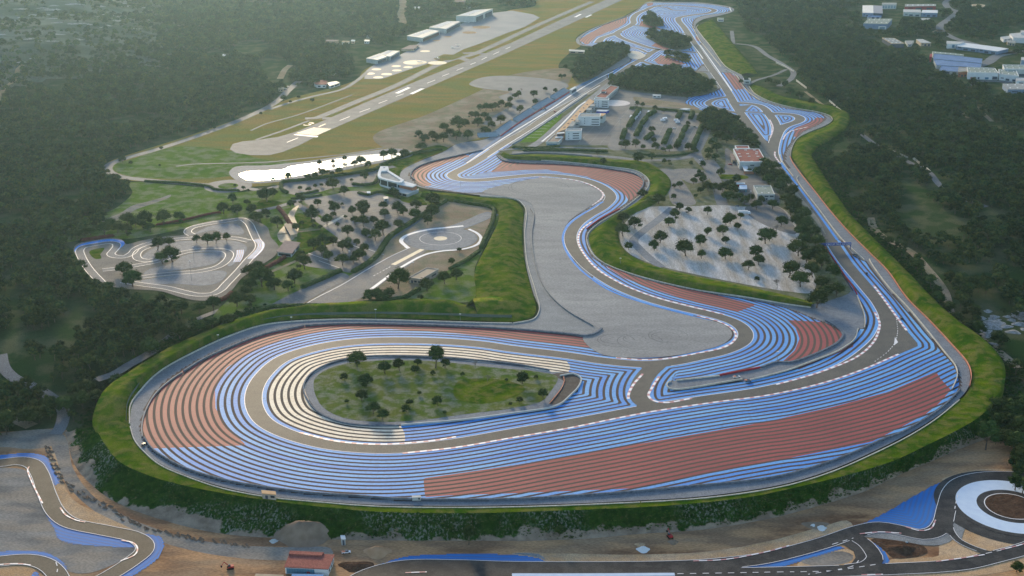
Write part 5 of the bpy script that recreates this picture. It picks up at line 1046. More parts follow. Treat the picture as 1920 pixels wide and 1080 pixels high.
for k, ids in bucket.items():
    for n_, i in enumerate(sorted(ids, key=lambda i: u[i])): LAB[i] = f'dark woodland pine {LM[k][0]}, {NUMW[min(n_, 34)]}'
for i in nearest:
    x, y, z = pts[i, 0], pts[i, 1], float(zz[i])
    o = root('forest_pine', (x, y, z), LAB[i], 'tree', 'near pines of the lower left woods' if x < 0 else 'near pines of the lower right woods', R2.uniform(0, 6.28)); s = R2.uniform(.7, 1.4); o.scale = (s, s, s*R2.uniform(.95, 1.2))
    tm, cm, H = TREES[('forest', R2.randrange(7))]
    for nm, me in (('trunk', tm), ('crown', cm)):
        c = bpy.data.objects.new(nm, me); COL.objects.link(c); c.parent = o
# the rest
isl = []
for k, q in ISL.items():
    if k == 'F3': p_ = scatter([ppx(q)], 7, 700, 3250, 9)
    else: p_ = scatter([ppx(q)], 6.6, 700, 3250, 9)
    isl.append(p_)
isl = np.vstack(isl)
P3 = np.column_stack([np.vstack([pts[rest], isl]), np.concatenate([zz[rest], np.full(len(isl), .2)])])
far_meshes = []
for k in range(6):
    tv, tf, cv, cf, H = tree_geo(200+k, 'far', 1.25); n = len(tv)
    me = mesh('forest_tree', tv+cv, tf+[tuple(n+a for a in f) for f in cf], [M_bark, M_fpine])
    mi = [0]*len(tf)+[1]*len(cf); me.polygons.foreach_set('material_index', mi); far_meshes.append(me)
tc = bpy.data.collections.new('forest_tree_models')
for k, me in enumerate(far_meshes): tc.objects.link(bpy.data.objects.new('forest_tree_model', me))
def stuff_forest(name, P, seed, label, smin=.5, smax=1.45):
    me = bpy.data.meshes.new(name); me.from_pydata(P.tolist(), [], []); r = np.random.RandomState(seed); n = len(P)
    for nm, ty, key, val in (('sc', 'FLOAT', 'value', r.uniform(smin, smax, n)), ('rz', 'FLOAT', 'value', r.uniform(0, 6.28, n))):
        a = me.attributes.new(nm, ty, 'POINT'); a.data.foreach_set(key, val.astype(np.float32))
    a = me.attributes.new('pick', 'INT', 'POINT'); a.data.foreach_set('value', r.randint(0, 6, n).astype(np.int32))
    o = bpy.data.objects.new(name, me); COL.objects.link(o); o['kind'] = 'stuff'; tag(o, label)
    ng = bpy.data.node_groups.new(name, 'GeometryNodeTree'); ng.interface.new_socket('Geometry', in_out='INPUT', socket_type='NodeSocketGeometry'); ng.interface.new_socket('Geometry', in_out='OUTPUT', socket_type='NodeSocketGeometry')
    N = ng.nodes; L = ng.links; gi = N.new('NodeGroupInput'); go = N.new('NodeGroupOutput'); io = N.new('GeometryNodeInstanceOnPoints')
    ci = N.new('GeometryNodeCollectionInfo'); ci.inputs['Collection'].default_value = tc; ci.inputs['Separate Children'].default_value = True; ci.inputs['Reset Children'].default_value = True
    def na(nm, ty): x = N.new('GeometryNodeInputNamedAttribute'); x.data_type = ty; x.inputs['Name'].default_value = nm; return x.outputs['Attribute']
    cx = N.new('ShaderNodeCombineXYZ'); L.new(na('rz', 'FLOAT'), cx.inputs['Z'])
    L.new(gi.outputs[0], io.inputs['Points']); L.new(ci.outputs[0], io.inputs['Instance']); io.inputs['Pick Instance'].default_value = True
    L.new(na('pick', 'INT'), io.inputs['Instance Index']); L.new(cx.outputs[0], io.inputs['Rotation']); L.new(na('sc', 'FLOAT'), io.inputs['Scale']); L.new(io.outputs[0], go.inputs[0])
    md = o.modifiers.new('trees', 'NODES'); md.node_group = ng; return o
stuff_forest('woods', P3, 1, 'wide dense pine woods filling both sides of the valley')
print('forest', len(P3), 'near', len(nearest))

def clump_geo(seed):
    r = random.Random(seed); v, f = [], []
    for _ in range(3):
        c = Vector((r.uniform(-.6, .6), r.uniform(-.6, .6), r.uniform(.1, .4))); q = len(v); k0 = r.uniform(.5, .9)
        for p in ICOV: k = r.uniform(.7, 1.2)*k0; v.append(c+Vector((p.x*k, p.y*k, p.z*k*.7)))
        f += [tuple(q+j for j in t) for t in ICOF]
        for _k in range(14):
            th = r.uniform(0, 6.28); p = c+Vector((math.cos(th), math.sin(th), r.uniform(-.2, 1)))*r.uniform(.5, 1.1); q = len(v); L = .35
            v += [p+Vector((r.uniform(-L, L), r.uniform(-L, L), r.uniform(-L, L))) for _j in range(3)]; f.append((q, q+1, q+2))
    return v, f
M_scr = mat('slope_bush_leaves', (.012, .048, .005), (.034, .085, .008), rough=1, scale=.05, c3=(.12, .12, .05), scale3=.25, amt3=.5, spec=0, randv=.35)
tc2 = tc; tc = bpy.data.collections.new('bush_models')
for k in range(6): tc.objects.link(bpy.data.objects.new('bush_model', mesh('bush', *clump_geo(k), M_scr)))
stuff_forest('slope_scrub_bushes', SLOPE_PTS, 8, 'rough dark green scrub covering the steep slope', .22, .70)

# rough scrub along the outer foot of the right-hand bank and in the open woods
def edge_scrub():
    r = np.random.RandomState(12); out = []
    B_ = res(W([(1480,196),(1560,200),(1590,212),(1592,230),(1560,262),(1528,285),(1532,305),(1545,326),(1568,360),(1598,402),(1642,448),(1687,492),(1714,520),(1752,560),(1802,604),(1852,640),(1882,675),(1888,702),(1878,734),(1848,768)], 0), 3)
    for _ in range(3800):
        p = B_[r.randint(0, len(B_))]+r.normal(0, 4.5, 2)+np.array([4.0, 0]); out.append((p[0], p[1], float(hgt(p[0], p[1]))-.2))
    L_ = res(W([(190,795),(175,780),(185,755),(205,725),(235,700),(312,652),(352,634),(427,603),(500,580)], 0), 3)
    for _ in range(1500):
        p = L_[r.randint(0, len(L_))]+r.normal(0, 3.5, 2)+np.array([-5.0, 2]); out.append((p[0], p[1], float(hgt(p[0], p[1]))-.1))
    return np.array(out)
stuff_forest('bank_scrub', edge_scrub(), 5, 'low rough scrub along the outer foot of the grass banks', .4, 1.5)

# ------------------------------------------------------------------ buildings
W_white = mat('white_render', (.62, .63, .62), (.70, .71, .70), rough=.8, scale=.15)
W_pale = mat('pale_cladding', (.42, .44, .42), (.50, .52, .50), rough=.6, scale=.2)
W_blue = mat('blue_grey_cladding', (.17, .24, .34), (.22, .29, .39), rough=.6, scale=.2)
W_dark = mat('dark_cladding', (.06, .075, .10), (.09, .10, .13), rough=.6, scale=.2)
W_tan = mat('tan_wall', (.42, .33, .22), (.50, .40, .28), rough=.85, scale=.2)
W_terra = mat('terracotta_wall', (.36, .15, .08), (.42, .19, .11), rough=.8, scale=.3)
W_glass = mat('dark_glass', (.02, .03, .045), rough=.15, spec=.6)
W_bglass = mat('blue_glass', (.10, .22, .30), rough=.2, spec=.6)
Rf_grey = mat('grey_roof', (.26, .27, .26), (.32, .33, .31), rough=.85, scale=.1)
Rf_pale = mat('pale_roof', (.38, .37, .34), (.46, .44, .41), rough=.5, scale=.1)
Rf_red = mat('red_roof', (.25, .085, .07), (.30, .11, .085), rough=.85, scale=.1)
Rf_green = mat('green_grey_roof', (.22, .26, .22), (.28, .32, .27), rough=.85, scale=.1)
Rf_blue = mat('solar_blue_roof', (.10, .18, .32), (.13, .22, .38), rough=.7, scale=.1, spec=.05)
Rf_tan = mat('sunlit_roof_deck', (.50, .30, .16), (.56, .36, .20), rough=.7, scale=.2)  # orange of the low sun is mixed into the deck colour
Rf_brown = mat('brown_tiles', (.24, .18, .16), (.29, .22, .20), rough=.9, scale=.3)
def ccw(p):
    a = sum(p[i][0]*p[(i+1) % len(p)][1]-p[(i+1) % len(p)][0]*p[i][1] for i in range(len(p)))
    return p if a > 0 else p[::-1]
def loc_poly(pts, o): return [(p[0]-o[0], p[1]-o[1]) for p in pts]
def prism_me(name, pts, z0, z1, m, parent, inset=0.0):
    p = pts
    if inset:
        cx = sum(q[0] for q in p)/len(p); cy = sum(q[1] for q in p)/len(p); p = [(cx+(q[0]-cx)*(1-inset), cy+(q[1]-cy)*(1-inset)) for q in p]
    n = len(p); vs = [(x, y, z0) for x, y in p]+[(x, y, z1) for x, y in p]
    fs = [(i, (i+1) % n, n+(i+1) % n, n+i) for i in range(n)]+[tuple(range(n-1, -1, -1)), tuple(range(n, 2*n))]
    return link(name, vs, fs, m, parent)
def grow(p, d):
    """push a ccw polygon outwards by d"""
    out = []; n = len(p)
    for i in range(n):
        a, b, c = Vector(p[i-1]), Vector(p[i]), Vector(p[(i+1) % n]); e1 = (b-a).normalized(); e2 = (c-b).normalized()
        n1 = Vector((e1.y, -e1.x)); n2 = Vector((e2.y, -e2.x)); k = (n1+n2); k = k/max(k.dot(n1), .3); out.append((b.x+k.x*d, b.y+k.y*d))
    return out
def facade_box(name, p, q, u0, u1, z0, z1, m, parent, out=.12, deep=.3):
    """box on the wall p->q (ccw), between u0..u1 of its length"""
    P_, Q_ = Vector(p), Vector(q); d = (Q_-P_); n = Vector((d.y, -d.x)).normalized(); a = P_+d*u0; b = P_+d*u1
    pts = [(a+n*out), (b+n*out), (b-n*deep), (a-n*deep)]
    return prism_me(name, ccw([(v.x, v.y) for v in pts]), z0, z1, m, parent)
def building(name, roofpx, h, label, z=0.0, wall=None, roof=None, parapet=None, lip=.25, cat='building', group=None, slab=.5, wins=(), lights=(), plinth=0, sloped=None, lightm=None):
    """roofpx: the roof corners as seen at height z+h. wins: (edge point indices in given order i, u0, u1, z0, z1, name, material)"""
    wall = wall or W_white; roof = roof or Rf_grey
    pts = [P2(a, b, z+h) for a, b in roofpx]; c = (sum(p[0] for p in pts)/len(pts), sum(p[1] for p in pts)/len(pts))
    o = root(name, (c[0], c[1], z), label, cat, group); lp = loc_poly(pts, c); cc = ccw(lp); rev = cc != lp
    prism_me('wall', cc, -.6, h-slab, wall, o)
    r = prism_me('roof', grow(cc, lip), h-slab+.003, h, roof, o)
    if parapet:
        g = grow(cc, lip+.05); inn = grow(cc, -.55); n = len(cc); vs = []; fs = []
        for ring, zz in ((g, h-slab-.1), (g, h+.55), (inn, h+.55), (inn, h+.01)): vs += [(x, y, zz) for x, y in ring]
        for k in range(3):
            for i in range(n): fs.append((k*n+i, k*n+(i+1) % n, (k+1)*n+(i+1) % n, (k+1)*n+i))
        link('parapet', vs, fs, parapet, r)
    def edge(i):
        p, q = lp[i], lp[(i+1) % len(lp)]
        return (q, p) if rev else (p, q)
    for i, u0, u1, z0, z1, nm, m in wins:
        p, q = edge(i)
        if rev: u0, u1 = 1-u1, 1-u0
        facade_box(nm, p, q, u0, u1, z0, z1, m, o)
    for u, v, su, sv in lights:      # skylights given in the roof quad's own coordinates
        A_, B_, C_, D_ = [Vector(p) for p in lp[:4]]
        def bl(u, v): t = (A_*(1-u)+B_*u)*(1-v)+(D_*(1-u)+C_*u)*v; return (t.x, t.y)
        prism_me('skylight', ccw([bl(u-su, v-sv), bl(u+su, v-sv), bl(u+su, v+sv), bl(u-su, v+sv)]), h-.05, h+.35, lightm or W_white, r)
    return o
G3 = lambda nu, nv, su, sv: [((i+.5)/nu, (j+.5)/nv, su, sv) for i in range(nu) for j in range(nv)]
# --- red roofed hall beside the long straight
building('events_hall', [(1375,279.6),(1423,279.6),(1437,303.6),(1387,303.6)], 9, 'long hall with flat red roof and white skylights beside the straight', wall=W_pale, roof=Rf_red, parapet=W_white,
         lights=[(u, v, .05, .014) for v in (.08, .38, .58, .96) for u in (.13, .46, .80)]+[(.85, .24, .05, .014), (.88, .75, .05, .014)], wins=[(2, .05, .30, .3, 3.5, 'loading_door', W_dark), (2, .45, .6, 4.5, 5.6, 'window', W_glass), (3, .1, .5, 3, 4.2, 'window', W_glass), (3, .6, .9, 3, 4.2, 'window', W_glass)])
building('hall_annex', [(1378,273.6),(1403,273.6),(1405,278.6),(1381,278.6)], 8, 'low red roofed annex behind the long red hall', wall=W_white, roof=Rf_red, parapet=W_white, wins=[(3, .2, .8, 3, 4.5, 'window', W_glass)])
building('entrance_canopy', [(1392,311),(1401,311),(1402.5,317),(1414,317),(1414,320),(1396,320)], 4.5, 'white angled entrance canopy in front of the red roofed hall', wall=W_terra, roof=W_white, slab=.7, wins=[(5, .1, .9, .2, 3.5, 'door', W_glass)])
building('storage_shed', [(1369,288),(1374,288),(1379,300),(1373,300)], 4, 'narrow tan shed leaning against the red hall side', wall=W_tan, roof=Rf_brown, wins=[(2, .1, .8, .2, 2.6, 'door', W_dark)])
building('workshop', [(1413,348.5),(1445,348.5),(1452.5,365),(1420.5,365)], 6, 'grey flat roofed workshop with small roof vents beside dark trees', wall=W_pale, roof=Rf_green, parapet=W_pale, lights=[(.15, .2, .03, .03), (.5, .1, .04, .02), (.62, .3, .05, .02), (.3, .8, .04, .03), (.7, .8, .04, .03)],
         wins=[(2, .06, .28, 3.6, 4.8, 'window', W_glass), (2, .36, .58, 3.6, 4.8, 'window', W_glass), (2, .68, .92, 3.6, 4.8, 'window', W_glass), (2, .4, .5, 0, 2.2, 'door', W_dark)])
building('marquee', [(1387,347),(1400,347),(1400.5,354),(1384.5,354)], 4.2, 'small blue-white marquee left of the grey workshop', wall=W_bglass, roof=mat('pale_blue_canvas', (.42,.55,.68), (.48,.60,.72), rough=.6, scale=.3), wins=[(2, .2, .8, 0, 2.5, 'door', W_dark)])
building('marquee', [(1381,342),(1396,342),(1397,345),(1381,345)], 3.5, 'white and red striped tent behind the blue-white marquee', wall=M_redw, roof=W_white, wins=[(2, .3, .7, 0, 2.2, 'door', W_dark)])
# --- clubhouse at the first corner
def clubhouse():
    H = 9.5; ring = [(714,313),(727,313),(729,321),(742,329),(757,338.5),(752,342.5),(744,342.5),(725,338),(711,334),(708.5,330),(709,325)]
    pts = [P2(a, b, H) for a, b in ring]; c = P2(730, 345); lp = ccw(loc_poly(pts, c)); o = root('clubhouse', (c[0], c[1], 0), 'modern white clubhouse with curved flat roof ring beside the first corner', 'building')
    prism_me('wall', grow(lp, -1.2), -.5, H-.8, W_white, o); r = prism_me('roof', grow(lp, -.3), H-.797, H-.1, Rf_grey, o)
    g = grow(lp, .4); inn = grow(lp, -3.0); n = len(lp); vs = []; fs = []
    for rg, zz in ((inn, H-.9), (g, H-.9), (g, H+.7), (inn, H+.7), (inn, H-.09)): vs += [(x, y, zz) for x, y in rg]
    for k in range(4):
        for i in range(n): fs.append((k*n+i, k*n+(i+1) % n, (k+1)*n+(i+1) % n, (k+1)*n+i))
    link('roof_rim', vs, fs, W_white, r)
    def part(nm, px, z0, z1, m, gr=0): 
        q = ccw(loc_poly([P2(a, b, z1) for a, b in px], c)); return prism_me(nm, grow(q, gr) if gr else q, z0, z1, m, o)
    part('low_wing', [(744,345),(760,340),(781,348),(773,352)], -.5, 7.0, W_terra)
    w = part('wing_roof', [(744,344),(757,339.5),(780,346.5),(773,350)], 7.003, 7.9, W_white, .6)
    part('terrace', [(728,352),(742,347),(778,357),(785,353),(784,356),(764,364),(735,357)], -.5, 3.6, W_pale)
    part('stair_tower', [(716,315),(726,315),(725,320),(715,320)], H, H+1.6, W_white, .1)
    e = grow(lp, -1.2)
    # dark glazing on the curved front
    for i in range(n):
        p, q = Vector(e[i]), Vector(e[(i+1) % n]); d = (q-p); nn = Vector((d.y, -d.x))
        if nn.y < -2: facade_box('window', e[i], e[(i+1) % n], .06, .94, 2.2, H-1.6, W_glass, o)
    for i, (a, b) in enumerate((((735,357), (764,364)),)):
        P_, Q_ = P2(*a, 3.6), P2(*b, 3.6); lp2 = loc_poly([P_, Q_], c)
        for u in (.08, .38, .68): facade_box('window', lp2[0], lp2[1], u, u+.24, .6, 2.9, W_glass, o)
clubhouse()
building('gatehouse', [(719,369),(727,368),(728,372),(720,373)], 3, 'tiny pale hut on the lawn in front of the clubhouse', wall=W_pale, roof=Rf_pale, slab=.3, wins=[(2, .2, .8, 1, 2.2, 'window', W_glass)])
building('gatehouse', [(688,358.5),(694,358.5),(694.5,361.5),(688.5,361.5)], 3, 'white cube hut in the hedge between two car parks', wall=W_white, roof=W_white, slab=.3, wins=[(2, .2, .8, 1, 2.2, 'window', W_glass)])
building('kart_clubhouse', [(536,451.5),(561,455),(546,474),(520.5,471)], 4.5, 'brown roofed go-kart clubhouse at the end of the kart pits', wall=W_white, roof=Rf_brown, lip=1.2, slab=.6, wins=[(2, .05, .95, .5, 3, 'window', W_glass), (1, .1, .4, .3, 2.6, 'door', W_dark), (1, .6, .9, 1.2, 2.6, 'window', W_glass)])
building('kiosk', [(800,502.5),(822,505),(790,524),(766,521)], 4.5, 'tan flat roofed kiosk beside the skid pad road', wall=mat('beige_wall', (.40,.33,.27), (.46,.39,.32), rough=.8, scale=.3), roof=mat('sand_roof', (.42,.33,.23), (.46,.37,.27), rough=.8, scale=.2), parapet=mat('beige_wall', (.4,.33,.27)), wins=[(2, .08, .28, 1, 2.6, 'window', W_glass), (2, .36, .56, 1, 2.6, 'window', W_glass), (2, .66, .8, .2, 2.6, 'door', W_dark), (1, .15, .4, 1, 2.4, 'window', W_glass), (1, .55, .8, 1, 2.4, 'window', W_glass)])
# kart pit roof and skid shelter
building('kart_pit_canopy', [(533,420),(545,419),(557,438),(545,441)], 3.2, 'long sandy canopy behind the kart paddock', wall=W_tan, roof=mat('sand_roof', (.42,.33,.23)), slab=.3, wins=[(3, .1, .9, .3, 2.4, 'opening', W_dark)])
# --- airfield hangars
def hangar(r, h, label, doors): building('hangar', r, h, label, wall=W_pale, roof=Rf_pale, cat='hangar', group='airfield hangars', lip=.3, wins=doors, lights=[(u, .3, .035, .2) for u in (.15, .3, .45, .6, .75, .9)])
hangar([(686.6,109),(711.5,100),(725,106),(707.6,112)], 7, 'small pale hangar nearest the round apron patches', [(2, .06, .94, .2, 4.8, 'hangar_door', W_dark)])
hangar([(712,100.6),(727,94.5),(749,95.3),(731,106)], 7, 'pale hangar joined behind the nearest small hangar', [(2, .06, .94, .2, 4.8, 'hangar_door', W_dark)])
hangar([(763,67),(800.6,54.7),(824,57.8),(792,71)], 7.5, 'long hangar with brownish door and pine trees behind its left end', [(2, .03, .97, .2, 5.6, 'hangar_door', mat('brown_door', (.15,.09,.08), rough=.7))])
hangar([(804.5,50.8),(838,39.8),(863,39.8),(836.5,54)], 8.5, 'hangar with long grey door, third from the far end', [(2, .03, .97, .2, 6.5, 'hangar_door', W_dark)])
hangar([(855,29.7),(889.7,18.75),(924,16.4),(891,29.7)], 12, 'largest hangar with bright roof at the far end of the row', [(2, .05, .45, .2, 8.5, 'hangar_door', W_dark), (2, .56, .95, .2, 8.5, 'hangar_door', W_dark)])
building('club_pavilion', [(752,92),(768,85),(785,84),(775,92)], 3.5, 'low tan roofed aero club between the hangars', wall=W_tan, roof=Rf_brown, lip=.8, wins=[(2, .1, .4, .8, 2.4, 'window', W_glass), (2, .6, .9, .8, 2.4, 'window', W_glass)])
building('restaurant', [(589,155),(603,150),(613,152),(611,158),(594,158)], 5, 'red roofed house beside the perimeter road', wall=W_white, roof=Rf_red, lip=.8, wins=[(3, .1, .35, 1, 3, 'window', W_glass), (3, .6, .9, 1, 3, 'window', W_glass)])
building('restaurant', [(613,155),(630,152),(637,155),(618,161)], 4, 'white flat roofed house right of the red roofed one', wall=W_white, roof=Rf_pale, wins=[(2, .1, .5, .8, 2.8, 'window', W_glass), (2, .6, .9, .8, 2.8, 'window', W_glass)])
for i, (x, y, w_, txt, rf) in enumerate(((553,78.5,10,'left of the wide brown roof', Rf_pale), (563,80.5,6,'beside the first pale villa', W_white), (622,76,26,'wide and brown, in the trees', Rf_brown), (648,78,14,'tan, right of the wide brown roof', W_tan), (686,62,10,'white, highest of the villa cluster', W_white), (692,66,9,'white, below the highest villa', W_white),
        (662,76,7,'small and white above the pale road', W_white), (688,76,10,'pale, left of the pines', Rf_pale), (776,14,7,'bright and white, among far trees', W_white), (786,14,5,'small bright one beside another', W_white), (798,18,6,'pale, by the far track', Rf_pale), (838,1,8,'bright, at the top edge', W_white), (862,2,22,'long and pinkish, at the top edge', Rf_brown), (876,11,14,'pale blue, above the largest hangar', Rf_blue), (527,165,10,'cream, by the small car park', W_tan), (628,135,12,'tan, among pines by the road', W_tan), (606,130,10,'cream, at the end of a track', W_tan), (420,103,5,'tiny and white, by the clearing', W_white))):
    hh = 4.5; building('villa', [(x-w_/2, y+.6), (x-w_/3, y-1.6), (x+w_/2, y-1.2), (x+w_/3, y+1.2)], hh, f'villa {txt}', wall=W_white if i % 2 else W_tan, roof=rf, lip=.6, cat='house', wins=[(3, .15, .4, 1, 2.6, 'window', W_glass), (3, .6, .85, 1, 2.6, 'window', W_glass)])
# --- pit building and race control towers
WN = lambda e, rows, u0, u1: [(e, u0, u1, z, z+1.1, 'window', W_glass) for z in rows]
building('pit_building', [(1044,248),(1060,242),(1114,190),(1105,185)], 7, 'long pit building with sunlit ochre roof terrace along the pit lane', wall=mat('pit_wall', (.30,.26,.22), (.35,.30,.26), rough=.8, scale=.2), roof=Rf_tan, cat='building', lights=[(.5, v, .12, .008) for v in (.1, .22, .34, .46, .6, .72, .84)], lightm=W_dark,
         wins=[(3, u, u+.035, .3, 3.4, 'garage_door', W_dark) for u in np.arange(.03, .97, .055)])
building('control_tower', [(1060.5,246.5),(1090,245.5),(1091,241.5),(1062,242)], 11.5, 'white office block with three window bands at the near end of the pits', wall=W_white, roof=Rf_grey, parapet=W_white, wins=WN(0, (2, 5, 8), .46, .86)+[(0, .18, .23, z, z+1, 'window', W_glass) for z in (2, 5, 8)])
building('control_tower', [(1084,219),(1125,219.5),(1126,213),(1088,212.5)], 12, 'widest white office block, middle of the three behind the pits', wall=W_white, roof=Rf_grey, parapet=W_white, wins=WN(0, (1.5, 4.8, 8), .62, .96)+[(0, .28, .32, z, z+1, 'window', W_glass) for z in (3, 6, 9)])
building('control_tower', [(1114,186.5),(1141,187.5),(1142,184),(1116,183.5)], 11.5, 'white office block farthest along the pits beside the round pad', wall=W_white, roof=Rf_grey, parapet=W_white, wins=WN(0, (2, 5, 8), .54, .94)+[(0, .1, .15, z, z+1, 'window', W_glass) for z in (2, 5, 8)]+[(0, .28, .33, z, z+1, 'window', W_glass) for z in (2, 5, 8)])
building('pit_annex', [(1116,182),(1135,184.5),(1160,163),(1145,160.5)], 7, 'far pit garages with red flat roof and row of doors', wall=W_pale, roof=Rf_red, parapet=W_pale, wins=[(1, u, u+.05, .3, 4, 'garage_door', W_dark) for u in np.arange(.04, .95, .09)])
building('roof_pavilion', [(1127,171),(1135,171),(1137,168.5),(1130,168)], 10, 'small white box on the red roofed far garages', wall=W_white, roof=Rf_red, wins=[(0, .1, .9, 7.5, 9, 'window', W_glass)])
for r, t in (([(1066,237),(1075,236),(1080,228),(1073,227)], 'first grey stair block between pit roof and offices'), ([(1078,229),(1086,228),(1088,221),(1081,220)], 'second grey stair block between pit roof and offices'), ([(1099,206),(1108,206),(1110,202),(1102,202)], 'third grey stair block between pit roof and offices'), ([(1106,199),(1114,199),(1116,195),(1109,195)], 'fourth grey stair block between pit roof and offices')):
    building('stair_block', r, 8, t, wall=mat('grey_wall', (.30,.31,.31), (.36,.37,.37), rough=.8, scale=.2), roof=Rf_grey, group='stair blocks behind the pits', wins=[(0, .2, .8, 4, 5, 'window', W_glass)])
building('pit_end_building', [(1024,266.5),(1047,266.5),(1056,257),(1040,252)], 4.5, 'low pale end building where the pit lane leaves the pits', wall=W_pale, roof=mat('pit_floor', (.25,.20,.16)), parapet=W_pale, wins=[(0, .1, .9, .6, 2.6, 'window', W_bglass)])
building('terrace_bar', [(1044,250.5),(1058,249),(1058,247.5),(1045,248.5)], 8.5, 'white shaded terrace on the near end of the pit roof', wall=W_terra, roof=W_white, slab=.6, wins=[(0, .05, .95, 5.0, 7.3, 'opening', W_dark)])
building('terrace_bar', [(1041,258),(1055,257.5),(1055,256),(1042,256)], 5.5, 'lower white terrace roof beneath the pit end', wall=W_terra, roof=W_white, slab=.6, wins=[(0, .05, .95, 2.0, 4.3, 'opening', W_dark)])
building('podium_canopy', [(1120,217),(1131,217),(1136,212.5),(1124,212)], 10, 'cream roofed terrace at the right end of the middle office block', wall=W_pale, roof=Rf_tan, slab=.6, wins=[(0, .1, .9, 6, 8.5, 'window', W_glass)])
building('race_truck', [(1118,208),(1136,208.5),(1142,206),(1121,205.5)], 4.2, 'blue and white race team truck parked behind the offices', wall=mat('deep_blue', (.03,.05,.32), (.04,.06,.38), rough=.4, scale=.3), roof=W_white, cat='truck', wins=[(0, .05, .2, .2, 2.0, 'wheel', W_dark), (0, .8, .92, .2, 1.6, 'wheel', W_dark)])
building('timing_hut', [(1268,175.5),(1279,175.5),(1280,178),(1268,178)][0:4] if 0 else [(1224,176.5),(1239,177),(1239,179.5),(1224,179)], 3.2, 'white site cabins under the forest edge of the paddock', wall=W_white, roof=W_pale, wins=[(2, .1, .4, 1, 2.2, 'window', W_glass), (2, .6, .9, 1, 2.2, 'window', W_glass)])
building('tent', [(1275,204),(1284,202.5),(1294,203.5),(1286,205.5)], 3.5, 'white tent on the paddock edge near the striped loop', wall=W_white, roof=W_white, cat='tent', wins=[(3, .2, .5, 0, 2.4, 'door', W_dark)])
building('marshal_hut', [(1393.5,147),(1406.5,147),(1407,151),(1394,151)], 5, 'white marshal hut with dark opening where the long straight bends', wall=W_pale, roof=Rf_green, parapet=W_white, wins=[(2, .2, .7, 1, 3.4, 'opening', W_dark)])
building('timing_hut', [(1345,33),(1357,33.5),(1357,36.5),(1346,36)], 4, 'white hut in the trees below the far corner', wall=W_white, roof=Rf_green, wins=[(2, .1, .9, 1, 2.4, 'window', W_glass)])
building('timing_hut', [(1067,92.5),(1096,94),(1096,97),(1067,95.5)], 3.5, 'long pale shed above the fenced karting yard', wall=W_tan, roof=Rf_pale, wins=[(2, .1, .4, .6, 2.4, 'window', W_glass), (2, .6, .9, .6, 2.4, 'window', W_glass)])
building('marshal_hut', [(490.5,919),(516,921.5),(517,927),(492,924.5)], 4, 'beige marshal hut on the service road above the green slope', wall=mat('beige_wall', (.4,.33,.27)), roof=Rf_tan, wins=[(2, .1, .4, 1.4, 2.8, 'window', W_glass), (2, .6, .8, .3, 2.6, 'door', W_dark)])
building('marshal_hut', [(773,929.5),(788,929),(789,932),(773,932.5)], 2.4, 'white marshal cabin at the barrier where the red stripes begin', wall=W_pale, roof=W_pale, slab=.3, wins=[(0, .1, .3, .8, 2.0, 'window', W_glass), (2, .1, .3, .8, 2.0, 'window', W_glass)])
# --- building site house
def site_house():
    z = FLOOR; H = 5.0; A_ = [(543.75,1035),(627.5,1039.4),(616,1066.5),(532.5,1062.5)]; pts = [P2(a, b, z+H) for a, b in A_]; c = (sum(p[0] for p in pts)/4, sum(p[1] for p in pts)/4)
    o = root('site_building', (*c, z), 'white building with tilted brown-red roof on the building site', 'building'); lp = loc_poly(pts, c); cc = ccw(lp); inn = grow(cc, -.5)
    prism_me('wall', inn, -.4, H-.6, W_white, o); r = prism_me('roof', cc, H-.597, H-.1, Rf_red, o)
    q = [Vector(p) for p in lp]; a, b, cc_, d = q
    raised = [a+(d-a)*-.02, a+(b-a)*.76+(d-a)*-.02, a+(b-a)*.73+(d-a)*.2, a+(d-a)*.2]
    prism_me('raised_roof', ccw([(v.x, v.y) for v in raised]), H-.09, H+.8, Rf_red, r)
    fr = (lp[3], lp[2])
    i2 = [p for p in inn]; 
    P_, Q_ = min(inn, key=lambda p: (Vector(p)-Vector(lp[3])).length), min(inn, key=lambda p: (Vector(p)-Vector(lp[2])).length)
    w = facade_box('window', P_, Q_, .03, .68, .4, H-1.2, W_bglass, o, out=.10)
    for k in range(11): facade_box('mullion', P_, Q_, .03+.064*k, .034+.064*k, .4, H-1.2, W_dark, w, out=.16)
    facade_box('door', P_, Q_, .50, .58, .0, 2.2, M_redw, o, out=.18)
    U_, V_ = min(inn, key=lambda p: (Vector(p)-Vector(lp[2])).length), min(inn, key=lambda p: (Vector(p)-Vector(lp[1])).length)
    for u in (.15, .45, .75): facade_box('window', U_, V_, u, u+.14, 1, 2.6, W_glass, o, out=.1)
site_house()
building('site_container', [(639,1004),(646,1004),(647.5,1010),(640,1010)], 4.5, 'upright white site cabin with dark doorway at the slope foot', z=FLOOR, wall=W_pale, roof=W_white, slab=.3, wins=[(2, .25, .75, .2, 3.4, 'door', W_dark)])
building('site_slab_house', [(480,1076),(531,1078),(528,1090),(475,1090)], 1.0, 'low tan concrete slab left of the red roofed site building', z=FLOOR, wall=W_tan, roof=W_tan, slab=.2, wins=[(0, .2, .3, .1, .6, 'opening', W_dark)])
building('site_slab_house', [(548,1076),(606,1077),(603,1092),(545,1092)], 2.4, 'pale blue steel deck in front of the red roofed building', z=FLOOR, wall=W_bglass, roof=M_pad, slab=.2, wins=[(0, .2, .3, .1, 1.6, 'opening', W_dark)])
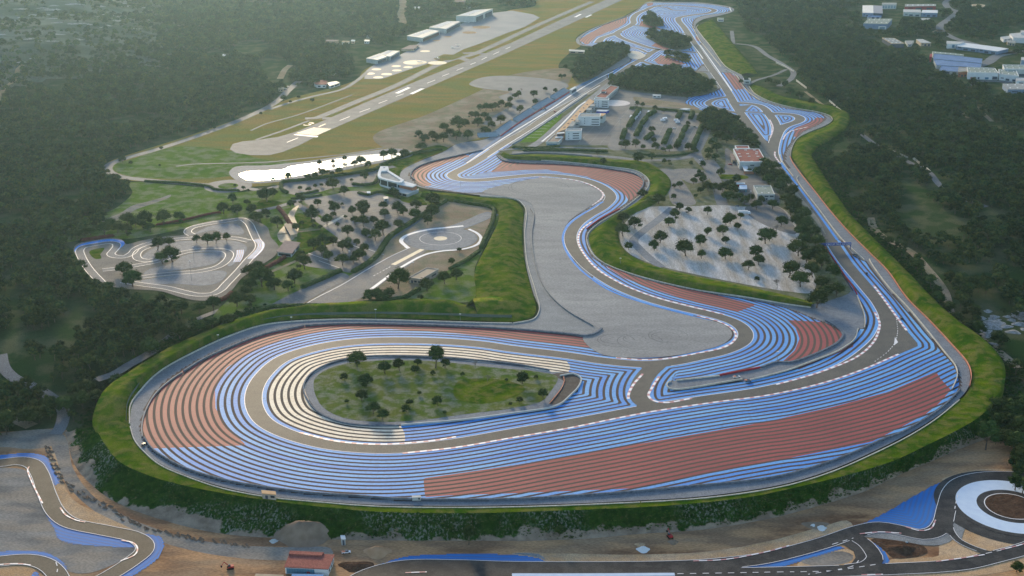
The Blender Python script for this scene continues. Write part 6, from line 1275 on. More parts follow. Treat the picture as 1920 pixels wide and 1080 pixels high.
# --- industrial estate
def ind(r, h, label, wall=W_pale, roof=Rf_grey, par=None, lights=(), doors=None, nm='warehouse'):
    building(nm, r, h, label, wall=wall, roof=roof, parapet=par, lights=lights, cat='warehouse', group=None, wins=doors or [(2, .1, .3, .3, 3.5, 'door', W_dark), (2, .45, .65, .3, 3.5, 'door', W_dark), (2, .75, .9, 3, 4.2, 'window', W_glass)])
ind([(1617.5,10),(1637,10),(1637.5,24),(1617.5,23.5)], 8, 'factory half with bright cream roof at the woods edge', W_blue, mat('cream_roof', (.72,.66,.56), (.78,.72,.62), rough=.5, scale=.1))
ind([(1637.6,10),(1654,11),(1655,25),(1638,24)], 8, 'factory half with grey roof joined to the cream roofed one', W_dark, mat('mauve_roof', (.26,.26,.29), rough=.6))
ind([(1654,5),(1681,5),(1681,8.5),(1654,8.5)], 9, 'grey-green office block behind the twin factory', W_pale, Rf_grey, doors=[(2, u, u+.12, z, z+1.5, 'window', W_bglass) for u in (.05, .25, .45, .65, .83) for z in (2, 5)])
ind([(1628,35),(1673,35),(1664,45),(1619,43.7)], 10, 'blue-grey factory with dotted roof and bright doorway', W_blue, Rf_green, None, G3(5, 2, .02, .05), [(2, .04, .36, .3, 5.5, 'door', W_white), (2, .08, .32, .3, 4, 'door', W_bglass)])
ind([(1697,7.5),(1755,7.5),(1755,11),(1697,12)], 7, 'long red factory on the hill', mat('red_cladding', (.30,.05,.06), rough=.6), Rf_grey, None, G3(6, 1, .02, .15))
ind([(1694,17.5),(1726,18),(1727,23.5),(1694,22)], 8, 'pale factory in front of the long red factory', W_pale, Rf_pale)
ind([(1730,18.5),(1758,19),(1758,24),(1728,23.5)], 8, 'pale blue factory with bright roof right of its twin', W_blue, W_white)
ind([(1654,71),(1677,71.7),(1695,81.7),(1671.7,81.7)], 7, 'dark walled hall with tan end and dotted roof alone in the woods', W_dark, Rf_grey, W_tan, G3(3, 3, .04, .04))
ind([(1697,76),(1714,76),(1709,83),(1702,84)], 3.5, 'low grey shed between the dark hall and the tan hall', W_pale, Rf_grey)
ind([(1718,73.3),(1730,73.3),(1746,80),(1727,80)], 6, 'small hall with pale roof and tan wall in the woods', W_tan, Rf_pale)
ind([(1775,76.7),(1808,78.3),(1800,82),(1776,82)], 8, 'white office block with green windows above the two flat halls', W_white, Rf_pale, None, (), [(3, .1, .9, 2, 5, 'window', W_bglass), (2, .1, .3, 1, 6, 'window', W_bglass), (2, .4, .6, 1, 6, 'window', W_bglass)])
ind([(1808,80),(1847,85),(1833,91),(1793,86)], 6, 'left of two pale flat halls', W_blue, W_white)
ind([(1847.5,85),(1891,91),(1870,96),(1834,91)], 6, 'right of two pale flat halls', W_blue, W_white)
ind([(1748,96),(1807,101.7),(1806,104),(1750,99.5)], 8, 'green-grey ridge building behind the blue solar roofs', W_pale, Rf_green, None, G3(6, 1, .02, .1))
ind([(1752,100),(1842,110),(1840,118),(1750,110)], 7, 'uppermost dark blue solar roofed hall', W_pale, Rf_blue)
ind([(1751,111),(1840,119),(1838,126),(1756,122)], 6, 'middle dark blue solar roofed hall', W_pale, Rf_blue)
ind([(1766,123),(1837,127),(1797,134),(1761,132)], 5, 'lowest dark blue solar roofed hall', W_pale, Rf_blue)
building('sign_panel', [(1744,101),(1748,101),(1747,106),(1743,106)], 8.4, 'red vertical panel on the corner of the solar hall', wall=M_redw, roof=M_redw, slab=.2, cat='panel')
ind([(1813,126),(1865,128),(1872,137.5),(1815,136)], 10, 'white factory with grey dotted roof behind two dark pines', W_white, Rf_green, W_white, G3(6, 2, .015, .05), [(2, .02, .18, .3, 5, 'door', W_dark), (2, .3, .42, .3, 3.5, 'door', W_bglass), (2, .6, .66, .3, 3.5, 'door', W_dark), (2, .74, .9, .3, 3.0, 'door', M_redw)])
ind([(1798,126),(1812.5,127),(1814,134),(1797,135)], 8, 'terracotta end block of the white factory', W_terra, Rf_grey, W_tan)
ind([(1872.5,130),(1905,132),(1910,143),(1874,139)], 9, 'green roofed white factory right of the dotted one', W_white, Rf_green, W_white, G3(3, 2, .03, .06))
ind([(1880,121.7),(1960,122.5),(1965,130),(1883,129.5)], 11, 'factory with green roof at the right edge behind the others', W_pale, Rf_green, W_white, G3(7, 2, .015, .06))
ind([(1880,156.7),(1965,157),(1970,167.5),(1890,167.5)], 7, 'tan ended hall with brown-grey roof at the lower right of the estate', W_blue, Rf_grey, None, G3(6, 2, .015, .06))
ind([(1905,145),(1960,147),(1960,153),(1906,151)], 7, 'small white block below the green roofed factory', W_white, Rf_pale)
ind([(1822,8),(1836,7.5),(1847,9),(1845,14),(1825,13.5)], 7, 'cream and teal villa-like office on the hill road', mat('teal_wall', (.25,.42,.42), rough=.7), W_tan)
ind([(1876,69),(1893,67),(1903,71),(1882,74)], 5, 'low white factory wing at the right edge', W_white, Rf_pale)
ind([(1893,63),(1914,61),(1960,66),(1960,74),(1900,70)], 9, 'large white stepped factory at the right edge', W_white, Rf_pale, None)
ind([(1914,57),(1960,57),(1960,61),(1914,61)], 12, 'tall white block at the top of the stepped factory', W_white, Rf_pale)
ind([(1888,75),(1905,77),(1903,81),(1889,79)], 5, 'tan low building under the stepped factory', W_tan, Rf_grey)
ind([(1915,107),(1960,108),(1960,113),(1915,112)], 12, 'blue-grey tower block at the right edge', W_blue, Rf_pale)
ind([(1628,29),(1653,29),(1651,32),(1626,32)], 3.5, 'low blue canopy between the twin factory and the dotted one', W_pale, Rf_blue)
ind([(1725,34),(1744,34),(1741,40),(1725,40)], 4, 'pale blue low hall half hidden by trees', W_blue, Rf_pale)

# --- grandstands left of the pit straight
M_seat = mat('grey_blue_seats', (.24, .32, .38), (.30, .37, .43), rough=.7, scale=.3)
def stand(f0, f1, depth, h, label, n=7, flip=1, pattern=False):
    a, b = Vector(P2(*f0)), Vector(P2(*f1)); d = (b-a); L = d.length; d.normalize(); nn = Vector((-d.y, d.x))*flip
    o = root('grandstand', (a.x, a.y, 0), label, 'grandstand', 'grandstands along the pit straight', math.atan2(d.y, d.x)); 
    vs = []; fs = []
    prof = [(0, -.3), (0, .8)]
    for k in range(n): prof += [(depth*(k+1)/n, .8+(h-.8)*k/n), (depth*(k+1)/n, .8+(h-.8)*(k+1)/n)]
    prof += [(depth+.3, h), (depth+.3, -.3)]
    for x in (0, L):
        for (y, z) in prof: vs.append((x, y*flip, z))
    m = len(prof)
    for i in range(m-1): fs.append((i, i+1, m+i+1, m+i) if flip > 0 else (i, m+i, m+i+1, i+1))
    fs += [tuple(range(m)), tuple(range(2*m-1, m-1, -1))]
    link('seating', vs, fs, M_seat, o)
    prism_me('back_rail', ccw([(0, flip*(depth+.35)), (L, flip*(depth+.35)), (L, flip*(depth+.5)), (0, flip*(depth+.5))]), 0, h+1, M_rail, o)
    for u in np.linspace(.02, .98, max(3, int(L/14))): prism_me('stairs', ccw([(L*u-.5, -.02*flip), (L*u+.5, -.02*flip), (L*u+.5, flip*.6), (L*u-.5, flip*.6)]), 0, 1.0, W_pale, o)
    if pattern:
        for t in range(9):
            for k in range(n):
                if R.random() < .5: x0 = L*(.18+.085*t); link('painted_seats', [(x0, flip*depth*(k+.25)/n+flip*depth/n*.3, .87+(h-.8)*k/n), (x0+3.4, flip*depth*(k+.25)/n+flip*depth/n*.3, .87+(h-.8)*k/n), (x0+3.4, flip*depth*(k+.95)/n, .87+(h-.8)*k/n), (x0, flip*depth*(k+.95)/n, .87+(h-.8)*k/n)], [(0, 1, 2, 3) if flip > 0 else (3, 2, 1, 0)], W_white, o)
stand((938,254), (970,231), 9, 3.6, 'near grandstand with pale lettering pattern in its blue-grey seats', pattern=False)
stand((973,228.5), (1005,208), 8, 3.6, 'second blue-grey grandstand along the pit straight')
stand((1007,206.5), (1038,188), 8, 3.6, 'third blue-grey grandstand along the pit straight')
stand((1042,186), (1068,170), 8, 3.6, 'fourth and farthest blue-grey grandstand')
stand((898,258), (934,255.5), 8, 3.4, 'low grandstand turning away from the straight at its near end')
building('grandstand_roof', [(1068,167.5),(1078,162),(1081,163),(1071,169)], 6, 'white covered stand just past the farthest grandstand', wall=W_pale, roof=W_white, slab=.3, cat='grandstand', wins=[(2, .1, .9, .5, 4, 'opening', W_dark)])

# --- walls, rails and tyre barriers
wall('barrier_wall', [(243,795),(245,760),(262,735),(300,697),(370,658),(430,631),(495,610),(560,603),(640,600),(800,603),(900,606),(960,607)], 1.0, .7, M_wallc, 'pale concrete kerb wall between left service road and grass bank')
wall('barrier_wall', [(962,607),(998,600),(1011,583),(1005,550),(989,495),(984,440),(987,400),(981,385),(963,373),(900,368)], 1.0, .6, M_wallc, 'pale concrete wall beside the grass bank left of the grey run-off')
wall('guard_rail', [(267,820),(266,800),(273,772),(293,738),(328,708),(342,700)], 1.1, .8, M_rail, 'steel guard rail round the left end of the red stripes')
wall('tyre_barrier', [(345,697),(380,675),(440,648),(500,626),(558,614),(570,611)], 1.3, 1.6, M_tyre, 'dark barrier above the left red stripes')
wall('tyre_barrier', [(572,611),(640,607.5),(800,610),(960,617.5),(1060,626),(1100,630),(1118,625),(1128,617)], 1.3, 1.8, M_tyre, 'long dark barrier along the top of the hairpin stripes')
wall('tyre_barrier', [(1112,612),(1060,581),(1024,545),(1003,492),(997,440),(1001,405),(994,391)], 1.2, .5, M_rail, 'dark fence along the left edge of the grey run-off')
wall('tyre_barrier', [(270,822),(288,845),(350,880),(425,902),(480,912),(580,925),(655,930),(760,937),(960,937),(1060,932),(1175,924),(1285,914),(1440,898),(1515,880),(1590,854),(1655,825),(1690,812),(1762,768),(1801,731)], 1.3, .9, M_tyre, 'long dark barrier along the front of the striped run-off')
wall('barrier_wall', [(244,800),(252,825),(268,845),(300,872),(350,894),(420,917),(500,932),(600,942),(700,949.5),(800,952),(900,952),(1000,950),(1100,946.5),(1200,942)], .5, .6, M_wallc, 'low pale kerb on the front service road, left half')
wall('barrier_wall', [(1202,942),(1300,936),(1402,924),(1482,909),(1562,884),(1642,849),(1702,819),(1752,788),(1799,750)], .5, .6, M_wallc, 'low pale kerb on the front service road, right half')
wall('safety_wall', [(1463,291),(1466,302),(1487,331)], 1.1, .7, M_wallc, 'short cream wall beside the upper end of the blue edge line')
wall('safety_wall', [(1496,331),(1494,336),(1540,399),(1580,451),(1620,488)], 1.1, .7, M_wallc, 'long cream wall right of the straight beneath the gantry')
wall('safety_wall', [(1630,487),(1634,495),(1667,540),(1702,577),(1740,622),(1771,661),(1791,686),(1795,703),(1789,722),(1785,730)], 1.1, .7, M_wallc, 'long cream wall round the right end of the blue stripes')
wall('painted_wall', [(1481,294),(1486,305),(1498,322),(1530,362),(1560,400),(1592,436),(1632,476),(1664,508),(1702,561),(1744,603),(1784,646),(1814,681),(1821,703),(1818,725)], 1.1, .5, M_orange, 'long orange topped wall between service road and right grass bank')
wall('painted_wall', [(1541,457),(1555,475),(1580,512),(1600,540),(1607,553)], 1.2, .7, M_redw, 'dark red wall on the left side of the straight below the gantry')
wall('safety_wall', [(1607,555),(1619,585),(1622,600),(1621,615)], 1.1, .7, M_wallc, 'curved cream wall at the yellow crossing marks')
wall('safety_wall', [(1609,617),(1602,637),(1583,652),(1565,662),(1515,681),(1477,695),(1400,715)], 1.1, .7, M_wallc, 'pale wall on the lower side of the service spit')
wall('safety_wall', [(1392,712),(1261,731),(1252,727),(1251,720),(1258,716)], 1.2, .7, M_wallc, 'pale wall round the tip of the service spit')
wall('safety_wall', [(1268,714.5),(1347,706),(1349,705.8)], 1.2, .7, M_wallc, 'short pale wall left of the dark red wall on the spit')
wall('painted_wall', [(1349,705),(1425,690.5)], 1.5, .8, M_redw, 'dark red wall along the upper side of the service spit')
wall('tyre_barrier', [(1427,690),(1457,680),(1480,680.5),(1540,660),(1573,641),(1580,627),(1566,612),(1548,602)], 1.3, 1.4, M_tyre, 'dark curved barrier round the faded red stripes')
wall('barrier_wall', [(960,298),(1047,303),(1135,312),(1190,320),(1213,334),(1216,349),(1200,367),(1165,394),(1122,420),(1102,440),(1103,462),(1120,486),(1150,502),(1200,519),(1300,543),(1400,558),(1470,570),(1520,577)], .9, .6, M_wallc, 'pale wall between the S bends and the inner grass bank')
wall('painted_wall', [(1162,392),(1120,415),(1100,430)], 1.3, .8, M_redw, 'short red wall at the right of the first S bend')
wall('tyre_barrier', [(931,291),(936,297),(948,303),(985,306),(1047,308),(1100,312),(1140,317),(1185,325),(1204,336),(1206,347),(1195,364)], 1.3, 1.3, M_tyre, 'dark barrier above the red stripes of the first bends')
wall('tyre_barrier', [(777,338),(770,330),(779,316),(805,305),(855,293),(905,282)], 1.3, 1.3, M_tyre, 'dark barrier left of the first corner')
wall('tyre_barrier', [(1050,706),(1075,702),(1089,710),(1085,726),(1070,742),(1050,759),(1030,766),(960,776),(880,787),(752,798)], 1.2, .9, W_pale, 'pale wall along the right and lower side of the grass island')
wall('tyre_barrier', [(748,799),(690,799),(640,793),(598,775),(575,748),(569,727),(583,702),(620,682),(680,670),(760,669),(860,674),(960,683),(1030,695)], 1.2, .9, M_tyre, 'dark wall round the left and upper side of the grass island')
wall('painted_wall', [(1056,706),(1058,715),(1052,730),(1030,758)], .8, .5, M_orange, 'thin orange kerb on the right end of the grass island')
wall('safety_wall', [(1087,74),(1090,69),(1098,62),(1120,51),(1144,41.5),(1176,30)], 1.1, .8, M_wallc, 'far cream wall round the outer red stripes at the top bend')
wall('safety_wall', [(1298,50),(1303,60),(1311,75),(1319,85),(1352,125)], 1.1, .7, M_wallc, 'thin cream wall right of the far end of the straight')
wall('safety_wall', [(1358,131),(1370,136),(1381,143),(1393,162),(1403,173),(1424,188)], 1.1, .7, M_wallc, 'cream wall beside the red and blue stripes near the marshal hut')
wall('barrier_wall', [(1404,162),(1417,177),(1446,191.5),(1490,203),(1536,211),(1556,218),(1560,226),(1546,236),(1516,248),(1496,259),(1484,280),(1482,293)], 1.0, .6, M_wallc, 'pale wall outside the chicane on the long straight')
wall('barrier_wall', [(1309,47),(1306,52),(1315,66),(1333,88),(1355,119),(1366,129),(1391,142)], 1.0, .6, M_wallc, 'pale wall outside the service road at the far straight')
wall('safety_wall', [(1368,15),(1371,22)], 2.0, 1.0, W_white, 'white end wall at the farthest corner')
wall('stone_wall', [(1455,118),(1470,125),(1488,135)], 2.2, .8, M_wallc, 'pale stone wall along the woodland road, upper part', z=0)
for px, t in (([(1555,190),(1566,200)], 'upper'), ([(1568,202),(1583,214)], 'second'), ([(1652,273),(1675,285),(1702,296)], 'third'), ([(1712,298),(1735,315),(1744,322)], 'fourth'), ([(1493,152),(1512,166)], 'uppermost')):
    p = [G(*q) for q in px]; wall('stone_wall', None, 2.4, .8, M_wallc, f'broken pale stone wall in the right woods, {t} piece', z=float(p[0].z), world=res([(q.x, q.y) for q in p], 5), group='pieces of stone wall in the right woods')
wall('pit_wall', [(960,271),(990,253),(1030,226),(1068,199),(1100,177)], 1.2, .8, W_pale, 'white pit wall between pit straight and striped grass')
wall('painted_wall', [(938,256),(970,233),(1005,211),(1040,190),(1070,172)], 1.2, .6, M_redw, 'thin red rail in front of the grandstands')
wall('retaining_wall', [(955,291.5),(1000,287.5),(1060,290),(1110,294)], 1.8, 1.2, M_rail, 'grey stone retaining wall above the first bends')
wall('debris_fence', [(237,790),(240,758),(255,732),(292,693),(365,652),(430,624),(497,603),(560,594),(700,590),(960,596)], 2.6, .08, mat('fence_mesh', (.09,.12,.10), (.12,.15,.13), rough=.8, scale=1), 'tall thin debris fence along the left grass bank', z=.3)

# hedges
for px, w, h, t in (([(660,512),(682,500),(705,482),(720,460),(730,446),(737,440)], 5, 3, 'long clipped hedge along the skid pad road, lower part'), ([(737,440),(770,419),(800,400),(820,387),(837,377)], 5, 3, 'long clipped hedge along the skid pad road, upper part'),
    ([(850,378),(885,383),(922,391),(925,410),(918,430),(910,447),(902,467)], 4, 2.6, 'dark hedge round the top right of the skid pad'), ([(900,470),(880,485),(858,498),(842,506)], 4, 2.2, 'dark hedge below the skid pad'),
    ([(640,508),(610,522),(565,541)], 4.5, 3, 'hedge between the slanted parking and the lawn'), ([(480,587),(500,579),(530,575.5),(580,575),(640,574.5),(700,567),(755,560),(787,541)], 4.5, 2.6, 'long hedge beneath the skid pad road'),
    ([(540,363),(530,358),(527,350),(531,343),(567,339),(630,331),(700,320),(712,314)], 4, 3, 'hedge round the car park below the pond'), ([(712,312),(740,300),(765,291),(792,285),(830,281)], 4, 2.5, 'dark hedge above the clubhouse lawn'),
    ([(714,320),(708,335),(700,345),(685,348),(660,346)], 3.5, 2.5, 'hedge left of the clubhouse'), ([(553,366),(575,363),(598,358)], 3, 2, 'short hedge between two western car parks'), ([(545,373),(575,371),(605,366)], 2.5, 1.6, 'low hedge on the strip below the short one'),
    ([(670,362),(690,366),(710,361),(740,366),(752,373)], 3.5, 2.2, 'hedge in front of the clubhouse'), ([(270,340),(300,342),(330,343),(360,346),(392,350),(405,356),(450,358)], 3, 2, 'dark hedge under the perimeter road'),
    ([(1172,246),(1166,262)], 6, 5, 'leafy hedge, first left row of the paddock car park, lower part'), ([(1187,224),(1178,240)], 6, 5, 'leafy hedge, first left row of the paddock car park, middle part'), ([(1199,207),(1189,222)], 6, 5, 'leafy hedge, first left row of the paddock car park, upper part'),
    ([(1192,256),(1201,238)], 6, 4.5, 'leafy hedge, second row, lower part'), ([(1203,234),(1212,222)], 6, 4.5, 'leafy hedge, second row, middle part'), ([(1214,219),(1228,210)], 6, 4.5, 'leafy hedge, second row, upper part'),
    ([(1210,263),(1223,252)], 6, 4.5, 'leafy hedge, third row of the paddock car park'), ([(1244,271),(1251,256)], 6, 4.5, 'leafy hedge, fourth row, lower part'), ([(1252,253),(1256,246)], 6, 4.5, 'leafy hedge, fourth row, upper part'),
    ([(1267,277),(1274,265)], 6, 4.5, 'leafy hedge, fifth row, lower part'), ([(1276,262),(1280,252)], 6, 4.5, 'leafy hedge, fifth row, middle part'), ([(1281,248),(1286,240)], 6, 4.5, 'leafy hedge, fifth row, upper part'),
    ([(1299,277),(1308,257)], 6, 4.5, 'leafy hedge, sixth row, lower part'), ([(1309,254),(1316,238)], 6, 4.5, 'leafy hedge, sixth row, upper part'), ([(1270,223),(1276,212)], 6, 4.5, 'short leafy hedge above the white campers'), ([(1294,224),(1299,213)], 6, 4.5, 'short leafy hedge near the forest corner'),
    ([(1180,205),(1197,204)], 5, 3.5, 'dark square hedge by the paddock entrance'), ([(1230,205),(1300,212)], 2.5, 2.5, 'dark line of hedge under the paddock asphalt'), ([(960,277),(1000,279),(1050,275)], 4, 2.5, 'dark hedge below the pit lane exit'), ([(980,283),(1060,282),(1140,285)], 5, 2.5, 'long dark hedge between road and paddock'),
    ([(1195,289),(1240,293),(1280,290),(1310,283)], 3, 1.6, 'low hedge along the road under the car park')):
    hedge(px, w, h, t, z=.3 if px[0][0] > 940 else .12)
hedge([(150,452),(180,448),(215,443)], 4, 2.5, 'reddish hedge behind the blue kart corner', m=M_redhedge, group='reddish hedges')
hedge([(292,423),(320,418),(352,412),(395,402),(415,399)], 3, 2, 'long reddish hedge under the green field', m=M_redhedge, group='reddish hedges')
hedge([(521,390),(530,400),(540,415),(548,427)], 4, 3, 'reddish hedge beside the sandy kart paddock', m=M_redhedge, group='reddish hedges')
hedge([(535,482),(520,492),(505,500),(493,507)], 4, 2.5, 'red hedge in front of the go-kart clubhouse', m=M_redhedge, group='reddish hedges')
hedge([(410,565),(425,559),(436,549)], 4, 2.5, 'red hedge round the lower kart corner', m=M_redhedge, group='reddish hedges')

# gantry over the straight
def gantry():
    zt = 7.0; a = Vector((*P2(1537, 456, zt), 0)); b = Vector((*P2(1596, 454.5, zt), 0)); M_g = mat('gantry_blue', (.02,.05,.22), (.03,.07,.27), rough=.5, scale=.3)
    o = root('timing_gantry', (a.x, a.y, 0), 'dark blue sponsor gantry spanning the long straight', 'gantry', rz=math.atan2(b.y-a.y, b.x-a.x)); L = (b-a).length
    def bx(nm, x0, x1, y0, y1, z0, z1, m, p=o): return prism_me(nm, [(x0, y0), (x1, y0), (x1, y1), (x0, y1)], z0, z1, m, p)
    bx('beam', 0, L, -.7, .7, zt-2.6, zt, M_g); bx('leg', .1, .7, -.35, .35, -.1, zt-2.603, M_g); bx('leg', L-.7, L-.1, -.35, .35, -.1, zt-2.603, M_g)
    c = bpy.data.curves.new('lettering', 'FONT'); c.body = 'CIRCUIT PAUL RICARD'; c.size = 2.3; c.extrude = .02; t = bpy.data.objects.new('lettering', c); COL.objects.link(t); t.parent = o
    t.location = (L*.20, -.74, zt-2.1); t.rotation_euler = (math.pi/2, 0, 0); c.materials.append(M_white)
    me_ = bpy.data.meshes.new_from_object(t); bpy.data.objects.remove(t); t = bpy.data.objects.new('lettering', me_); COL.objects.link(t); t.parent = o
    t.location = (L*.20, -.74, zt-2.1); t.rotation_euler = (math.pi/2, 0, 0)
gantry()
def pole(px, h, label, z=0.0, lamp=True, name='floodlight_pole'):
    x, y = P2(*px, z); o = root(name, (x, y, z), label, 'pole', 'tall camera and light poles'); v, f = [], []; limb(v, f, (0, 0, -.3), (0, 0, h), .16, .09, 6); link('pole', v, f, M_rail, o)
    prism_me('lamp_head', [(-.8, -.3), (.8, -.3), (.8, .3), (-.8, .3)], h+.003, h+.4, W_white, o)
for px, h, t in (((705,604),11,'white topped pole above the middle of the hairpin stripes'), ((547,610),7,'white topped pole above the left hairpin stripes'), ((863,604),7,'white topped pole right of the middle one'), ((410,646),8,'white topped pole at the left grass bank'), ((1457,680),9,'pole at the end of the service spit'),
    ((864,352),13,'pole by the barrier of the first corner') , ((1406,386),16,'white pole beside the grey workshop'), ((364,490),14,'lamp pole on the upper kart pad'), ((359,526),18,'tall lamp pole on the lower kart pad'), ((1163,245),16,'tall lamp pole in the paddock'), ((1190,209),13,'lamp pole at the paddock hedge'), ((775,510),9,'slim white pole near the flat roofed kiosk'), ((1163,500),8,'pole at the wall of the S bends'), ((1324,160),8,'pole at the forest edge')): pole(px, h, t)

# vehicles
M_cars = {'white': mat('white_car_paint', (.75,.76,.78), rough=.3), 'grey': mat('grey_car_paint', (.22,.23,.25), rough=.3), 'dark': mat('dark_car_paint', (.04,.045,.06), rough=.3), 'red': mat('red_car_paint', (.40,.04,.04), rough=.3), 'blue': mat('blue_car_paint', (.05,.10,.30), rough=.3)}
M_rub = mat('rubber', (.02,.02,.02), rough=.9)
def extr(nm, prof, w, m, parent, y0=None):
    n = len(prof); vs = [(x, -w/2, z) for x, z in prof]+[(x, w/2, z) for x, z in prof]; fs = [(i, (i+1) % n, n+(i+1) % n, n+i) for i in range(n)][::1]+[tuple(range(n))[::-1], tuple(range(n, 2*n))]
    return link(nm, vs, fs, m, parent)
def wheel(parent, x, y, r=.34, w=.25):
    n = 12; vs = []; fs = []
    for yy in (y-w/2, y+w/2):
        for i in range(n): a = 2*math.pi*i/n; vs.append((x+r*math.cos(a), yy, r+r*math.sin(a)))
    for i in range(n): j = (i+1) % n; fs.append((i, j, n+j, n+i))
    fs += [tuple(range(n)), tuple(range(2*n-1, n-1, -1))]; link('wheel', vs, fs, M_rub, parent)
def vehicle(kind, px, ang, color, label, z=0.0, group=None):
    x, y = P2(*px, z); m = M_cars[color]; s = 1.25
    if kind == 'car':
        o = root('parked_car', (x, y, z), label, 'car', group, ang); extr('body', [(-2.2,.3),(2.2,.3),(2.25,.75),(1.3,.9),(-2.1,.95),(-2.25,.7)], 1.8, m, o)
        extr('cabin', [(-1.9,.93),(.95,.9),(.35,1.42),(-1.5,1.45)], 1.55, W_glass, o); extr('roof', [(-1.45,1.452),(.3,1.425),(.25,1.5),(-1.4,1.53)], 1.5, m, o)
        for a in (-1.4, 1.4):
            for b in (-.8, .8): wheel(o, a, b)
    elif kind == 'camper':
        o = root('camper_van', (x, y, z), label, 'camper', group, ang); extr('body', [(-3.3,.45),(3.2,.45),(3.2,1.1),(2.3,1.6),(2.5,2.9),(-3.3,2.9)], 2.2, m, o)
        extr('windscreen', [(3.17,1.13),(2.33,1.63),(2.38,1.95),(3.0,1.5)], 2.1, W_glass, o); extr('window', [(-2.2,1.6),(.5,1.6),(.5,2.2),(-2.2,2.2)], 2.24, W_glass, o)
        for a in (-2, 2.2):
            for b in (-1, 1): wheel(o, a, b, .36)
    elif kind == 'truck':
        o = root('box_truck', (x, y, z), label, 'truck', group, ang); extr('cargo_box', [(-6.5,1.1),(3.2,1.1),(3.2,4.0),(-6.5,4.0)], 2.5, W_white, o)
        extr('cab', [(3.4,.6),(5.8,.6),(5.8,1.9),(5.4,3.1),(3.4,3.2)], 2.4, m, o); extr('windscreen', [(5.82,1.9),(5.45,3.0),(5.4,3.0),(5.78,1.9)], 2.2, W_glass, o); extr('chassis', [(-6.3,.7),(3.38,.7),(3.38,1.09),(-6.3,1.09)], 1.6, M_rub, o)
        for a in (-5, -3.8, 4.6):
            for b in (-1.1, 1.1): wheel(o, a, b, .5, .3)
    elif kind == 'pickup':
        o = root('rescue_pickup', (x, y, z), label, 'pickup', group, ang); extr('body', [(-2.6,.5),(2.6,.5),(2.6,1.0),(1.6,1.15),(.4,1.15),(.4,1.2),(-2.6,1.1)], 1.9, m, o); extr('cabin', [(-.4,1.2),(1.5,1.15),(.9,1.8),(-.3,1.85)], 1.7, W_glass, o); extr('load_bed', [(-2.5,1.12),(-.6,1.12),(-.6,1.5),(-2.5,1.5)], 1.7, M_orange, o)
        for a in (-1.7, 1.7):
            for b in (-.9, .9): wheel(o, a, b, .4)
    elif kind == 'digger':
        o = root('excavator', (x, y, z), label, 'excavator', group, ang)
        for b in (-1.1, 1.1): t = extr('track', [(-1.8,.1),(1.8,.1),(2.1,.45),(1.8,.85),(-1.8,.85),(-2.1,.45)], .55, M_rub, o); t.location.y = b
        extr('body', [(-2.0,.95),(1.1,.95),(1.1,1.7),(-.4,2.0),(-2.0,2.0)], 2.2, m, o); cb = extr('cab', [(-.3,1.7),(1.15,1.7),(1.0,3.0),(-.2,3.0)], 1.0, W_glass, o); cb.location.y = .6
        v, f = [], []; limb(v, f, (.9, -.4, 1.7), (3.2, -.4, 4.4), .28, .22, 4); link('boom', v, f, m, o); v, f = [], []; limb(v, f, (3.2, -.4, 4.4), (5.0, -.4, 2.0), .22, .15, 4); link('stick', v, f, m, o)
        extr('bucket', [(4.6,2.1),(5.4,2.1),(5.3,1.2),(4.7,1.0),(4.4,1.5)], .9, M_rub, o).location.y = -.4
    return o
ang_p = math.atan2(P2(1199,206)[1]-P2(1163,262)[1], P2(1199,206)[0]-P2(1163,262)[0])
vehicle('truck', (1396,402), 0.02, 'white', 'white box truck at the top edge of the stony car park', .4)
vehicle('truck', (1183,222), ang_p, 'white', 'large white coach-like truck beside the first hedge row', .35)
for i, (p, c, t) in enumerate((((1189,225),'white','nearest'), ((1192,221),'white','second'), ((1195,217),'white','third'), ((1198,213),'white','farthest'))): vehicle('camper', (p[0]+2, p[1]), ang_p, c, f'{t} white camper in the line by the first hedge', .35, 'campers by the first hedge')
for p, t in (((1207,226),'nearest'), ((1210,222),'second'), ((1213,217),'third'), ((1216,212),'farthest')): vehicle('camper', p, ang_p, 'white', f'{t} white camper in the line by the second hedge', .35, 'campers by the second hedge')
for p, t in (((1243,227),'left camper by the olive shrubs'), ((1247,224),'right camper by the olive shrubs'), ((1271,231),'camper under the short hedge'), ((1268,227),'grey-white camper behind the one under the short hedge')): vehicle('camper', p, .3, 'white', f'white {t}', .35, 'campers in the middle of the car park')
for p, c, t, g in (((1181,241),'grey','grey car alone beside the second camper row',0), ((1166,260),'white','white car at the lower end of the first row',0), ((1195,243),'white','white car by the second hedge',0), ((1194,246),'dark','dark car by the second hedge',0), ((1264,241),'white','white car by the central dark tree',0), ((1306,239),'white','white car near the sixth hedge',0), ((1302,238),'dark','dark car near the sixth hedge',0), ((1314,301),'white','white car on the junction left of the red hall',0),
    ((1369,309),'red','dark red car on the slope left of the red hall',0), ((1382,387),'grey','grey car in front of the white box truck',0), ((437,357),'white','white car leaving the roundabout',0), ((655,472),'white','white car under the pines of the lower western car park',0), ((535,167),'white','white car in the small car park by the perimeter road',0), ((529,166),'dark','dark car in the small car park by the perimeter road',0), ((540,163),'white','second white car in the small car park by the perimeter road',0),
    ((1603,478.5),'dark','dark single-seater on the upper blue stripe',0), ((1625,513),'dark','dark car on the blue stripes right of the straight',0), ((1690,598),'dark','dark car on the right blue stripes',0), ((1021,204.5),'dark','dark car on the pit straight',0), ((1040,209),'red','red and white car at the pit wall',0), ((1760,62),'blue','blue car on the estate road',0), ((1724,111),'white','white car beside the solar hall',0), ((1733,109),'red','red car beside the solar hall',0), ((269,835),'dark','dark car on the left service road',0)):
    vehicle('car', p, R.uniform(0, 3), c, t, .2 if p[0] < 940 else .3)
